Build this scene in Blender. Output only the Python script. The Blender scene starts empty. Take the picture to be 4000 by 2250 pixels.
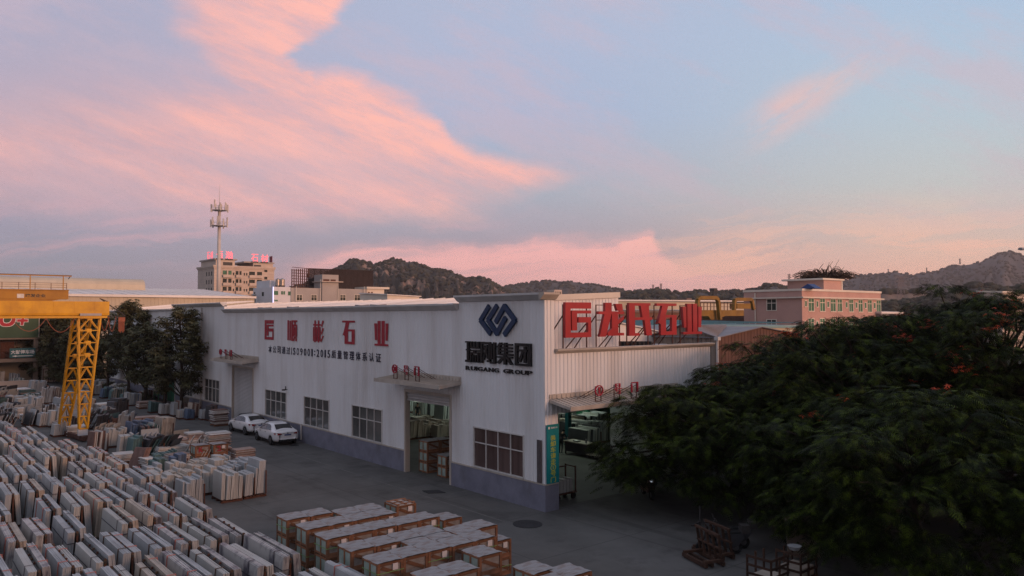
import bpy, math, random
import numpy as np
from mathutils import Vector, Matrix
random.seed(7); rng = np.random.default_rng(7)
SC = bpy.context.scene
COL = SC.collection
R = math.radians

# ------------------------------------------------------------------ camera
YAW, PITCH, ROLL, FPX = R(39.788), R(2.027), R(-0.183), 3017.0
CAM = Vector((-23.99, -26.46, 9.0))
_F = Vector((math.sin(YAW)*math.cos(PITCH), math.cos(YAW)*math.cos(PITCH), math.sin(PITCH)))
_R0 = Vector((math.cos(YAW), -math.sin(YAW), 0.0))
_U0 = _R0.cross(_F)
_RR = _R0*math.cos(ROLL) + _U0*math.sin(ROLL)
_UU = _U0*math.cos(ROLL) - _R0*math.sin(ROLL)
cd = bpy.data.cameras.new("camera"); cam = bpy.data.objects.new("camera", cd); COL.objects.link(cam)
cd.sensor_width = 36.0; cd.lens = 36.0*FPX/4000.0; cd.clip_end = 9000; cd.clip_start = 0.5
cam.matrix_world = Matrix(((_RR.x, _UU.x, -_F.x, CAM.x), (_RR.y, _UU.y, -_F.y, CAM.y), (_RR.z, _UU.z, -_F.z, CAM.z), (0, 0, 0, 1)))
SC.camera = cam
SC.view_settings.view_transform = 'Standard'; SC.view_settings.look = 'None'
SC.view_settings.exposure = 0.0; SC.view_settings.gamma = 1.0
SC.cycles.use_denoising = True; SC.cycles.denoiser = 'OPENIMAGEDENOISE'; SC.cycles.denoising_prefilter = 'NONE'; SC.cycles.denoising_input_passes = 'RGB_ALBEDO_NORMAL'
SC.cycles.max_bounces = 6; SC.cycles.diffuse_bounces = 3; SC.cycles.glossy_bounces = 3; SC.cycles.transparent_max_bounces = 6

def ray(px, py):                      # survey ray through a point of the 4000 x 2250 photograph
    return _F + _RR*((px-2000)/FPX) - _UU*((py-1125)/FPX)
def G(px, py, z=0.0):
    d = ray(px, py); return CAM + d*((z-CAM.z)/d.z)
def WX(px, py, x=0.0):
    d = ray(px, py); return CAM + d*((x-CAM.x)/d.x)
def WY(px, py, y=0.0):
    d = ray(px, py); return CAM + d*((y-CAM.y)/d.y)
def PD(px, py, D): return CAM + ray(px, py)*D

# ------------------------------------------------------------------ sky
FH = Vector((math.sin(YAW), math.cos(YAW), 0.0))
world = bpy.data.worlds.new("World"); SC.world = world; world.use_nodes = True
nt = world.node_tree; N = nt.nodes; L = nt.links; N.clear()
def nd(t, **k):
    n = N.new(t)
    for a, b in k.items(): setattr(n, a, b)
    return n
def lk(a, b): L.new(a, b)
def setin(s, v):
    if hasattr(v, 'is_linked') or isinstance(v, bpy.types.NodeSocket): lk(v, s)
    else: s.default_value = v
def mth(op, a, b=0.0, c=None, clamp=False):
    n = nd('ShaderNodeMath', operation=op, use_clamp=clamp); setin(n.inputs[0], a); setin(n.inputs[1], b)
    if c is not None: setin(n.inputs[2], c)
    return n.outputs[0]
def smooth(x, a, b):                  # smoothstep a -> b
    n = nd('ShaderNodeMapRange', interpolation_type='SMOOTHSTEP'); setin(n.inputs[0], x); setin(n.inputs[1], a); setin(n.inputs[2], b)
    n.inputs[3].default_value = 0; n.inputs[4].default_value = 1
    return n.outputs[0]
def mixc(f, a, b):
    n = nd('ShaderNodeMix', data_type='RGBA'); setin(n.inputs[0], f)
    for s, v in ((n.inputs[6], a), (n.inputs[7], b)):
        if isinstance(v, tuple): s.default_value = (*v, 1)
        else: lk(v, s)
    return n.outputs[2]
def dot(v, w):
    n = nd('ShaderNodeVectorMath', operation='DOT_PRODUCT'); lk(v, n.inputs[0]); n.inputs[1].default_value = w
    return n.outputs['Value']
def comb(x, y, z=0.0):
    n = nd('ShaderNodeCombineXYZ'); setin(n.inputs[0], x); setin(n.inputs[1], y); setin(n.inputs[2], z); return n.outputs[0]
def noise(vec, scale, detail=4, rough=0.55, out='Fac'):
    n = nd('ShaderNodeTexNoise'); lk(vec, n.inputs['Vector']); n.inputs['Scale'].default_value = scale
    n.inputs['Detail'].default_value = detail; n.inputs['Roughness'].default_value = rough
    return n.outputs[out]
def ramp(x, lo, hi, pts):             # colour ramp over [lo, hi]
    n = nd('ShaderNodeValToRGB'); f = mth('DIVIDE', mth('SUBTRACT', x, lo), hi-lo, clamp=True); lk(f, n.inputs[0])
    e = n.color_ramp.elements
    while len(e) > 1: e.remove(e[-1])
    for i, (p, c) in enumerate(pts):
        q = e[0] if i == 0 else e.new((p-lo)/(hi-lo)); q.position = max(0, min(1, (p-lo)/(hi-lo))); q.color = (*c, 1)
    return n.outputs[0]
def curve(x, lo, hi, pts, vlo, vhi):  # value curve of x
    n = nd('ShaderNodeFloatCurve'); f = mth('DIVIDE', mth('SUBTRACT', x, lo), hi-lo, clamp=True); lk(f, n.inputs['Value'])
    cv = n.mapping.curves[0]
    P = [((p-lo)/(hi-lo), (q-vlo)/(vhi-vlo)) for p, q in pts]
    cv.points[0].location = P[0]; cv.points[1].location = P[-1]
    for p in P[1:-1]: cv.points.new(*p)
    for p in cv.points: p.handle_type = 'VECTOR'
    n.mapping.update()
    return mth('ADD', mth('MULTIPLY', n.outputs[0], vhi-vlo), vlo)

tc = nd('ShaderNodeTexCoord'); D_ = tc.outputs['Generated']
sep = nd('ShaderNodeSeparateXYZ'); lk(D_, sep.inputs[0])
df = dot(D_, tuple(FH)); dr = dot(D_, tuple(_R0)); dz = sep.outputs[2]
dfc = mth('MAXIMUM', df, 0.12)
u = mth('DIVIDE', dr, dfc); v = mth('DIVIDE', dz, dfc)
uv = comb(u, v)
wp = nd('ShaderNodeSeparateColor'); lk(noise(comb(mth('MULTIPLY', u, 2.2), mth('MULTIPLY', v, 4.5)), 1.6, 6, 0.62, 'Color'), wp.inputs[0])
du = mth('MULTIPLY', mth('SUBTRACT', wp.outputs[0], 0.5), 0.16); dv = mth('MULTIPLY', mth('SUBTRACT', wp.outputs[1], 0.5), 0.085)
uw = mth('ADD', u, du); vw = mth('ADD', v, dv)
# fine fibres running down to the right
fx = mth('ADD', mth('MULTIPLY', u, 1.0), mth('MULTIPLY', v, -0.9)); fy = mth('ADD', mth('MULTIPLY', v, 1.0), mth('MULTIPLY', u, 0.42))
fib = noise(comb(mth('MULTIPLY', fx, 2.2), mth('MULTIPLY', fy, 13.0), 3.1), 1.5, 6, 0.62)
hst = noise(comb(mth('ADD', mth('MULTIPLY', u, 2.6), mth('MULTIPLY', dv, 8)), mth('SUBTRACT', mth('MULTIPLY', vw, 36.0), mth('MULTIPLY', u, 3.2)), 8.0), 1.2, 5, 0.6)
# clear-sky colours: left, middle, right
SKL = ramp(v, 0, .45, [(0, (.275, .285, .345)), (.06, (.285, .30, .37)), (.12, (.33, .32, .41)), (.2, (.45, .37, .44)), (.3, (.45, .39, .49)), (.42, (.37, .39, .53))])
SKM = ramp(v, 0, .45, [(0, (.74, .37, .36)), (.04, (.66, .37, .38)), (.09, (.38, .33, .39)), (.16, (.38, .42, .50)), (.26, (.37, .45, .62)), (.36, (.40, .46, .62)), (.45, (.40, .46, .61))])
SKR = ramp(v, 0, .45, [(0, (1.05, .54, .36)), (.05, (.95, .53, .38)), (.10, (.70, .52, .43)), (.17, (.53, .55, .54)), (.26, (.45, .55, .62)), (.35, (.41, .53, .66)), (.45, (.38, .50, .67))])
base = mixc(smooth(u, -.62, .02), SKL, SKM)
base = mixc(smooth(u, -.02, .62), base, SKR)
# main bank of pink cloud
Eu = curve(uw, -.7, .7, [(-.7, .27), (-.5, .30), (-.4, .325), (-.30, .335), (-.215, .318), (-.148, .283), (-.10, .262), (-.081, .240), (-.045, .219), (.02, .205), (.068, .198), (.095, .185), (.12, .15), (.2, .1), (.7, .0)], -.1, .5)
El = curve(uw, -.7, .7, [(-.7, .15), (-.45, .13), (-.3, .118), (-.1, .122), (-.045, .134), (.03, .162), (.08, .185), (.12, .2), (.7, .25)], -.1, .5)
softu = mth('ADD', mth('MULTIPLY', smooth(u, -.2, -.6), .09), .022)
mA = mth('MULTIPLY', smooth(mth('SUBTRACT', Eu, vw), mth('MULTIPLY', softu, -0.6), softu), smooth(mth('SUBTRACT', vw, El), -.022, .03))
# upper lobe
ul = curve(vw, .25, .5, [(.25, -.34), (.31, -.375), (.38, -.425), (.5, -.45)], -.6, 0)
ur = curve(vw, .25, .5, [(.25, -.16), (.31, -.24), (.345, -.275), (.385, -.228), (.41, -.213), (.5, -.2)], -.6, 0)
mU = mth('MULTIPLY', mth('MULTIPLY', smooth(mth('SUBTRACT', uw, ul), -.03, .05), smooth(mth('SUBTRACT', ur, uw), -.008, .022)), smooth(vw, .27, .315))
mAU = mth('MAXIMUM', mA, mU)
fib2 = noise(comb(mth('MULTIPLY', fx, 5.0), mth('MULTIPLY', fy, 26.0), 5.5), 1.6, 8, 0.66)
bright = mth('ADD', mth('MULTIPLY', smooth(u, -.62, -.12), .50), mth('ADD', mth('MULTIPLY', smooth(fib, .36, .66), .42), mth('MULTIPLY', smooth(fib2, .35, .7), .22)), clamp=True)
pinkc = mixc(bright, (.60, .38, .42), (.98, .49, .42))
dens = mth('MULTIPLY', mAU, mth('ADD', mth('ADD', mth('MULTIPLY', smooth(fib, .25, .6), .40), mth('MULTIPLY', smooth(fib2, .3, .65), .22)), .40), clamp=True)
c = mixc(dens, base, pinkc)
# lower bank
Bu = curve(uw, -.7, .7, [(-.7, .02), (-.32, .05), (-.25, .088), (0, .101), (.13, .106), (.175, .109), (.2, .08), (.225, .068), (.4, .05), (.7, .045)], -.1, .5)
mB = mth('MULTIPLY', smooth(mth('SUBTRACT', Bu, vw), -.006, .018), smooth(u, -.36, -.18))
mB = mth('MULTIPLY', mB, mth('ADD', mth('MULTIPLY', smooth(hst, .32, .6), .62), .34), clamp=True)
c = mixc(mB, c, mixc(smooth(u, .15, .6), (1.0, .49, .45), (1.1, .57, .39)))
# thin bands on the left and streaks low on the right
band = mth('MULTIPLY', mth('MULTIPLY', smooth(v, .045, .10), smooth(v, .2, .11)), mth('MULTIPLY', smooth(hst, .45, .68), smooth(u, .1, -.2)))
c = mixc(mth('MULTIPLY', band, .6), c, (.68, .40, .44))
strk = mth('MULTIPLY', mth('MULTIPLY', smooth(v, .17, .05), smooth(u, .06, .32)), smooth(hst, .45, .60))
c = mixc(mth('MULTIPLY', strk, .75), c, (1.0, .55, .40))
# wisps at the right
rx = mth('ADD', mth('MULTIPLY', u, .86), mth('MULTIPLY', v, .50)); ry = mth('SUBTRACT', mth('MULTIPLY', v, .86), mth('MULTIPLY', u, .50))
wsp = noise(comb(mth('MULTIPLY', rx, 3.2), mth('MULTIPLY', ry, 11.0), 1.7), 1.5, 6, 0.6)
lane = mth('MULTIPLY', smooth(mth('ABSOLUTE', mth('ADD', mth('SUBTRACT', mth('ADD', ry, mth('MULTIPLY', dv, .6)), 0.0), -.055)), .045, .0), mth('MULTIPLY', smooth(u, .26, .36), smooth(u, .56, .44)))
c = mixc(mth('MULTIPLY', mth('MULTIPLY', lane, smooth(wsp, .40, .62)), .75), c, (.72, .50, .48))
blob = mth('MULTIPLY', smooth(mth('ABSOLUTE', mth('SUBTRACT', ry, mth('ADD', .041, mth('MULTIPLY', dv, .8)))), .030, .0), mth('MULTIPLY', smooth(rx, .36, .42), smooth(rx, .50, .44)))
c = mixc(mth('MULTIPLY', mth('MULTIPLY', blob, smooth(wsp, .40, .66)), .42), c, (.85, .50, .44))
veil = mth('MULTIPLY', smooth(noise(comb(mth('MULTIPLY', fx, 2.0), mth('MULTIPLY', fy, 7.0), 9.0), 1.3, 8, 0.64), .45, .68), .46)
c = mixc(mth('MULTIPLY', veil, smooth(v, .05, .2)), c, (.60, .44, .50))
# the half of the sky behind the camera: after-glow low down, blue-grey above
SUN_AZ = Vector((0.30, -0.954, 0.0))
ds = dot(D_, tuple(SUN_AZ))
glow = mth('MULTIPLY', smooth(ds, .25, 1.0), smooth(dz, .55, .0))
back = mixc(glow, mixc(smooth(dz, 0., .5), (.28, .27, .31), (.31, .33, .40)), (1.15, .60, .38))
c = mixc(smooth(df, .30, .02), c, back)
over = smooth(dz, .42, .75)
c = mixc(over, c, (.36, .39, .48))
bg = nd('ShaderNodeBackground'); lk(c, bg.inputs[0]); bg.inputs[1].default_value = 1.12
wo = nd('ShaderNodeOutputWorld'); lk(bg.outputs[0], wo.inputs[0])

# ------------------------------------------------------------------ sun: the low, wide after-glow
sd = bpy.data.lights.new("sun", 'SUN'); sun = bpy.data.objects.new("sun", sd); COL.objects.link(sun)
sd.energy = 2.5; sd.angle = R(22); sd.color = (1.0, 0.55, 0.36)
SUN_EL = R(10.0)
sdir = Vector((SUN_AZ.x*math.cos(SUN_EL), SUN_AZ.y*math.cos(SUN_EL), math.sin(SUN_EL)))
sun.rotation_euler = sdir.to_track_quat('Z', 'Y').to_euler()

# ------------------------------------------------------------------ materials
M = {}
def mat(name, col, rough=0.8, var=0.18, scale=1.5, metal=0.0, bump=0.0, col2=None, stretch=(1, 1, 1), island=0.0, emit=None, spec=0.3, detail=5, coat=0.0, thr=(.38, .68)):
    m = bpy.data.materials.new(name); m.use_nodes = True
    t = m.node_tree; n = t.nodes; l = t.links
    b = n['Principled BSDF']; b.inputs['Roughness'].default_value = rough; b.inputs['Metallic'].default_value = metal
    b.inputs['Specular IOR Level'].default_value = spec
    if coat: b.inputs['Coat Weight'].default_value = coat
    if emit:
        b.inputs['Emission Color'].default_value = (*col, 1); b.inputs['Emission Strength'].default_value = emit
    tcn = n.new('ShaderNodeTexCoord'); mp = n.new('ShaderNodeMapping'); l.new(tcn.outputs['Object'], mp.inputs[0]); mp.inputs['Scale'].default_value = stretch
    nz = n.new('ShaderNodeTexNoise'); l.new(mp.outputs[0], nz.inputs['Vector']); nz.inputs['Scale'].default_value = scale; nz.inputs['Detail'].default_value = detail; nz.inputs['Roughness'].default_value = .6
    mr = n.new('ShaderNodeMapRange'); mr.inputs[1].default_value = thr[0]; mr.inputs[2].default_value = thr[1]; l.new(nz.outputs['Fac'], mr.inputs[0])
    mx = n.new('ShaderNodeMix'); mx.data_type = 'RGBA'; l.new(mr.outputs[0], mx.inputs[0])
    mx.inputs[6].default_value = (*col, 1)
    mx.inputs[7].default_value = (*(col2 or tuple(x*(1-var) for x in col)), 1)
    out = mx.outputs[2]
    if island:
        g = n.new('ShaderNodeNewGeometry'); hv = n.new('ShaderNodeHueSaturation')
        r2 = n.new('ShaderNodeMapRange'); r2.inputs[3].default_value = 1-island; r2.inputs[4].default_value = 1+island*.6; l.new(g.outputs['Random Per Island'], r2.inputs[0])
        l.new(r2.outputs[0], hv.inputs['Value']); l.new(out, hv.inputs['Color']); out = hv.outputs[0]
    l.new(out, b.inputs['Base Color'])
    if bump:
        bp = n.new('ShaderNodeBump'); bp.inputs['Strength'].default_value = bump; bp.inputs['Distance'].default_value = .03
        l.new(nz.outputs['Fac'], bp.inputs['Height']); l.new(bp.outputs[0], b.inputs['Normal'])
    M[name] = m
    return m
mat('wall_white', (.77, .78, .80), .55, .10, .7, stretch=(1, 1, .12), col2=(.58, .56, .55), thr=(.45, .8))
mat('trim_beige', (.50, .445, .39), .6, .25, 1.2, stretch=(1, 1, .3))
mat('cornice', (.60, .585, .58), .6, .2, .8)
mat('plinth', (.215, .22, .285), .75, .25, 1.1)
mat('roof_white', (.78, .75, .73), .5, .18, .35, stretch=(.15, 1, 1), col2=(.60, .56, .53))
mat('roof_grey', (.24, .23, .25), .6, .3, .5)
mat('roof_teal', (.20, .34, .36), .55, .25, .4)
mat('roof_rust', (.20, .145, .13), .7, .4, .3)
mat('steel_grey', (.30, .30, .31), .5, .2, 2, metal=.3)
mat('steel_dark', (.055, .05, .05), .6, .3, 3)
mat('rust', (.115, .05, .035), .8, .45, 5)
mat('red_steel', (.24, .06, .045), .65, .35, 4)
mat('shutter', (.52, .51, .51), .45, .18, 1.0, stretch=(1, 1, .2), metal=.1)
mat('win_frame', (.62, .60, .58), .5, .15, 3)
mat('glass', (.075, .080, .080), .10, .4, .6, spec=.5, col2=(.13, .13, .125), island=.6)
mat('glass_far', (.030, .036, .034), .5, .4, .6, spec=.03, col2=(.055, .06, .05))
mat('glass_curtain', (.12, .078, .072), .12, .4, .5, island=.3, spec=.5, stretch=(1, 5, .3))
mat('glass_green', (.09, .20, .13), .5, .35, .6, spec=.03)
mat('sign_red', (.40, .028, .034), .38, .2, .9, spec=.4, coat=.15)
mat('paint_red', (.42, .030, .048), .6, .25, 3)
mat('door_red', (.40, .022, .05), .5, .2, 3)
mat('letter_black', (.012, .012, .013), .4, .2, 3)
mat('letter_navy', (.022, .026, .055), .6, .2, 4)
mat('emblem_blue', (.013, .040, .105), .38, .15, 2)
mat('sign_teal', (.004, .22, .25), .5, .12, 2)
mat('sign_text_yellow', (.45, .50, .06), .6, .15, 6)
mat('sign_text_white', (.75, .76, .76), .6, .1, 6)
mat('plaque', (.10, .085, .09), .7, .3, 4)
mat('concrete_yard', (.136, .133, .130), .85, .3, .28, col2=(.086, .085, .083), bump=.15, detail=9, thr=(.33, .66))
mat('line_paint', (.15, .145, .135), .8, .45, 3.0, col2=(.095, .095, .10), detail=8)
mat('manhole', (.040, .040, .044), .8, .3, 3)
mat('frame_concrete_shaded', (.24, .19, .155), .85, .3, .6)  # darkened so the colour itself carries the shade on the frame building
mat('soil', (.045, .035, .028), .95, .4, 4, bump=.4)
mat('grass_dark', (.030, .042, .016), .9, .4, 3)
mat('crane_yellow', (.68, .345, .010), .45, .16, .9, col2=(.50, .235, .012))
mat('crane_dull', (.24, .13, .022), .6, .3, .8, col2=(.16, .085, .02))
mat('crane_ochre', (.40, .19, .016), .5, .22, .8, col2=(.30, .14, .015))
mat('cable', (.30, .10, .06), .7, .2, 5)
mat('timber', (.12, .075, .048), .8, .4, 3.5, stretch=(1, 1, 3), island=.35)
mat('old_wood', (.072, .038, .026), .85, .35, 4, island=.4)
mat('crate_wood', (.27, .125, .068), .85, .35, 4, island=.45)
mat('crate_side', (.36, .42, .38), .7, .3, 3, col2=(.22, .30, .26))
mat('crate_front', (.30, .27, .25), .7, .3, 2.5, stretch=(1, 1, 4), col2=(.19, .15, .13))
mat('crate_top', (.285, .285, .295), .75, .2, 2.6, col2=(.20, .15, .135), stretch=(1, 3.2, 1), detail=7, thr=(.46, .68))
mat('paper', (.72, .66, .64), .8, .12, 5)
mat('strap_pink', (.52, .20, .17), .7, .2, 5)
mat('strap_green', (.22, .42, .14), .6, .2, 5)
mat('strap_dark', (.10, .10, .12), .7, .2, 5)
mat('slab_grey', (.41, .43, .445), .55, .22, 1.2, stretch=(1, .8, .25), island=.10, col2=(.31, .325, .34))
mat('slab_pale', (.46, .465, .455), .55, .2, 1.2, stretch=(1, .8, .25), island=.09, col2=(.42, .41, .39))
mat('slab_veined', (.43, .425, .42), .4, .5, 1.6, stretch=(1, 1.0, .45), island=.1, col2=(.13, .125, .15), detail=9, thr=(.5, .62))
mat('slab_beige', (.48, .42, .36), .6, .25, 2, island=.2)
mat('slab_blue', (.10, .15, .24), .5, .3, 2, island=.35)
mat('slab_green', (.10, .18, .18), .6, .35, 2, island=.4)
mat('slab_dark', (.055, .057, .065), .45, .3, 2, island=.4)
mat('slab_rust', (.22, .13, .11), .7, .4, 3, island=.4)
mat('tile_white', (.68, .66, .64), .6, .22, 4, island=.3)
mat('tile_pink', (.50, .36, .31), .7, .3, 4, island=.45)
mat('bark', (.055, .042, .035), .95, .4, 5, stretch=(1, 1, .3), bump=.4)
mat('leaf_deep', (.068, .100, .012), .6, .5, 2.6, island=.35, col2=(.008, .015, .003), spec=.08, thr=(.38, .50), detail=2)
mat('leaf_broad', (.140, .135, .072), .6, .4, 1.4, island=.5, col2=(.060, .064, .030), spec=.1)
mat('leaf_olive', (.062, .058, .026), .65, .4, .7, island=.5, spec=.2)
mat('flower', (.55, .075, .02), .6, .3, 3, island=.5)
mat('car_white', (.80, .80, .82), .25, .05, 1, coat=.6, spec=.5)
mat('car_glass', (.012, .013, .014), .06, .2, 1, spec=.6)
mat('tyre', (.018, .018, .019), .85, .2, 6)
mat('rim', (.16, .16, .17), .4, .2, 6, metal=.7)
mat('tail_red', (.26, .012, .014), .25, .2, 4, spec=.6)
mat('plate_blue', (.06, .10, .25), .5, .1, 8)
mat('skin', (.35, .20, .14), .6, .1, 5)
mat('cloth_dark', (.020, .020, .024), .9, .2, 8)
mat('cloth_blue', (.045, .05, .06), .9, .2, 8)
mat('hair', (.01, .009, .008), .8, .1, 8)
mat('wall_tan', (.56, .47, .40), .8, .15, .25, col2=(.46, .38, .33))
mat('wall_tan_dark', (.40, .35, .32), .8, .15, .3)
mat('wall_grey', (.38, .355, .345), .85, .15, .2)
mat('wall_cream', (.70, .64, .56), .8, .12, .3)
mat('wall_blue_white', (.62, .63, .68), .8, .1, .3)
mat('wall_pink', (.50, .315, .275), .85, .2, .25, col2=(.42, .265, .235))
mat('wall_beige_metal', (.52, .46, .36), .6, .15, .5, stretch=(1, 1, .15))
mat('shed_brown', (.165, .090, .070), .8, .3, .8, stretch=(2.5, 2.5, .25), col2=(.12, .065, .05))
mat('shed_grey', (.30, .245, .205), .8, .35, .9, stretch=(2.5, 2.5, .2), col2=(.20, .16, .14))
mat('green_board', (.042, .085, .048), .6, .2, .5)
mat('sign_board_teal', (.035, .13, .145), .6, .15, 2)
mat('mast', (.55, .51, .48), .6, .2, .5)
mat('billboard_frame', (.030, .019, .018), .8, .35, .7)
mat('tarp_blue', (.03, .07, .22), .6, .2, 2)
mat('dry_palm', (.085, .055, .035), .9, .4, 2, island=.5)
mat('neon', (1.0, .10, .13), .4, .02, 1, emit=1.35)
mat('neon_back', (.16, .02, .03), .6, .1, 1)
mat('led', (.62, .60, 1.0), .4, .02, 1, emit=1.6)
mat('tube_lamp', (.86, 1.0, .88), .4, .02, 1, emit=4.0)
mat('head_lamp', (.75, .85, 1.0), .4, .02, 1, emit=.9)
mat('pylon', (.20, .17, .17), .7, .1, .2)
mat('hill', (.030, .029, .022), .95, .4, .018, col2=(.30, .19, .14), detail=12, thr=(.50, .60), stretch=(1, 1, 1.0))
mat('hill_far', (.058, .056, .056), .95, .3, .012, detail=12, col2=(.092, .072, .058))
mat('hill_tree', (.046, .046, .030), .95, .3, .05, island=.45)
mat('quarry', (.19, .14, .11), .95, .35, .03, detail=10, stretch=(1, 1, 3))
mat('interior_floor', (.12, .12, .11), .7, .3, .6)
mat('interior_wall', (.18, .19, .18), .8, .2, .5)
mat('column_teal', (.010, .090, .11), .5, .2, 1)
mat('door_green', (.02, .12, .07), .6, .3, 1.5)
mat('white_sheet', (.62, .63, .66), .7, .15, 3)
mat('tank_steel', (.45, .40, .36), .3, .2, 2, metal=.8)
mat('lamp_off', (.25, .25, .25), .4, .1, 2)

def extra(m, layers):
    """wear laid over a material: (colour, stretch, scale, lo, hi, strength)"""
    t = M[m].node_tree; n = t.nodes; l = t.links; b = n['Principled BSDF']; src = b.inputs['Base Color'].links[0].from_socket; tc_ = n.new('ShaderNodeTexCoord')
    for (col, st, sc_, lo, hi, k, w) in layers:
        mp = n.new('ShaderNodeMapping'); mp.inputs['Scale'].default_value = st; l.new(tc_.outputs['Object'], mp.inputs[0]); mr = n.new('ShaderNodeMapRange'); mr.inputs[3].default_value = 0; mr.inputs[4].default_value = k
        if w == 'brick':
            z = n.new('ShaderNodeTexBrick'); l.new(mp.outputs[0], z.inputs['Vector']); z.offset = 0.0; z.inputs['Scale'].default_value = sc_; z.inputs['Mortar Size'].default_value = .006; z.inputs['Brick Width'].default_value = 1; z.inputs['Row Height'].default_value = 1; z.inputs['Mortar Smooth'].default_value = .3; l.new(z.outputs['Fac'], mr.inputs[0]); mr.inputs[1].default_value = 0; mr.inputs[2].default_value = 1
        else:
            z = n.new('ShaderNodeTexNoise'); l.new(mp.outputs[0], z.inputs['Vector']); z.inputs['Scale'].default_value = sc_; z.inputs['Detail'].default_value = 8; z.inputs['Roughness'].default_value = .65; l.new(z.outputs['Fac'], mr.inputs[0]); mr.inputs[1].default_value = lo; mr.inputs[2].default_value = hi
        mx = n.new('ShaderNodeMix'); mx.data_type = 'RGBA'; l.new(mr.outputs[0], mx.inputs[0]); l.new(src, mx.inputs[6]); mx.inputs[7].default_value = (*col, 1); src = mx.outputs[2]
    l.new(src, b.inputs['Base Color'])
extra('concrete_yard', [((.050, .048, .048), (.5, .5, 1), .9, .52, .70, .75, ''), ((.155, .15, .145), (1, .22, 1), .7, .56, .74, .55, ''), ((.045, .043, .042), (1.0, .04, 1), 1.1, .57, .66, .40, ''), ((.16, .155, .15), (1, 1, 1), 5.5, .62, .75, .35, ''), ((.045, .045, .045), (1, 1, 1), .2, 0, 1, .55, 'brick')])
extra('wall_white', [((.42, .36, .31), (2.2, 2.2, .06), 1.1, .60, .84, .24, ''), ((.48, .46, .45), (.25, .25, .35), .8, .55, .78, .35, '')])
extra('plinth', [((.12, .115, .125), (1, .6, .35), 1.3, .54, .75, .6, '')])
extra('crate_top', [((.36, .355, .36), (1, 1, 1), 7, .55, .68, .6, ''), ((.16, .14, .14), (1, 2, 1), 5, .64, .72, .5, '')])
extra('car_white', [((.55, .52, .50), (.6, .6, 1), 2.0, .58, .8, .35, '')])

# ------------------------------------------------------------------ mesh building
class MB:
    def __init__(s): s.v = []; s.f = []; s.m = []
    def add(s, vs, fs, mi=0):
        o = len(s.v); s.v += [tuple(x) for x in vs]; s.f += [tuple(i+o for i in f) for f in fs]; s.m += [mi]*len(fs); return s
    def box(s, a, b, mi=0):
        x0, y0, z0 = a; x1, y1, z1 = b
        return s.add([(x0, y0, z0), (x1, y0, z0), (x1, y1, z0), (x0, y1, z0), (x0, y0, z1), (x1, y0, z1), (x1, y1, z1), (x0, y1, z1)],
                     [(0, 3, 2, 1), (4, 5, 6, 7), (0, 1, 5, 4), (1, 2, 6, 5), (2, 3, 7, 6), (3, 0, 4, 7)], mi)
    def hexa(s, p, mi=0):
        return s.add(p, [(0, 3, 2, 1), (4, 5, 6, 7), (0, 1, 5, 4), (1, 2, 6, 5), (2, 3, 7, 6), (3, 0, 4, 7)], mi)
    def bar(s, p, q, w, h=None, mi=0):
        p = Vector(p); q = Vector(q); d = (q-p); h = h or w
        if d.length < 1e-6: return s
        d.normalize(); up = Vector((0, 0, 1)) if abs(d.z) < .95 else Vector((0, 1, 0))
        a = d.cross(up).normalized()*(w/2); b = a.cross(d).normalized()*(h/2)
        return s.hexa([p-a-b, p+a-b, q+a-b, q-a-b, p-a+b, p+a+b, q+a+b, q-a+b], mi)
    def tube(s, p, q, r, r2=None, n=8, mi=0, cap=True):
        p = Vector(p); q = Vector(q); d = (q-p).normalized(); r2 = r if r2 is None else r2
        up = Vector((0, 0, 1)) if abs(d.z) < .9 else Vector((1, 0, 0))
        a = d.cross(up).normalized(); b = d.cross(a)
        vs = [p+(a*math.cos(t)+b*math.sin(t))*r for t in [2*math.pi*i/n for i in range(n)]] + [q+(a*math.cos(t)+b*math.sin(t))*r2 for t in [2*math.pi*i/n for i in range(n)]]
        fs = [(i, (i+1) % n, n+(i+1) % n, n+i) for i in range(n)]
        if cap: fs += [tuple(range(n))[::-1], tuple(range(n, 2*n))]
        return s.add(vs, fs, mi)
    def poly(s, pts, o, ex, ey, en, d, mi=0):   # flat shape pts (2-D) swept by d along en
        o = Vector(o); ex = Vector(ex); ey = Vector(ey); en = Vector(en); n = len(pts)
        a = [o+ex*x+ey*y for x, y in pts]; b = [p+en*d for p in a]
        return s.add(a+b, [tuple(range(n))[::-1], tuple(range(n, 2*n))] + [(i, (i+1) % n, n+(i+1) % n, n+i) for i in range(n)], mi)
    def build(s, name, mats, parent=None, local=False, smooth=False):
        me = bpy.data.meshes.new(name)
        off = Vector((0, 0, 0))
        if parent is not None and not local:
            p = parent
            while p is not None: off += p.location; p = p.parent
        me.from_pydata([(x-off.x, y-off.y, z-off.z) for x, y, z in s.v], [], s.f)
        mats = mats if isinstance(mats, (list, tuple)) else [mats]
        for k in mats: me.materials.append(M[k])
        if len(mats) > 1: me.polygons.foreach_set('material_index', s.m)
        if smooth: me.polygons.foreach_set('use_smooth', [True]*len(me.polygons))
        me.update()
        o = bpy.data.objects.new(name, me); COL.objects.link(o)
        if parent is not None: o.parent = parent
        return o
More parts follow.
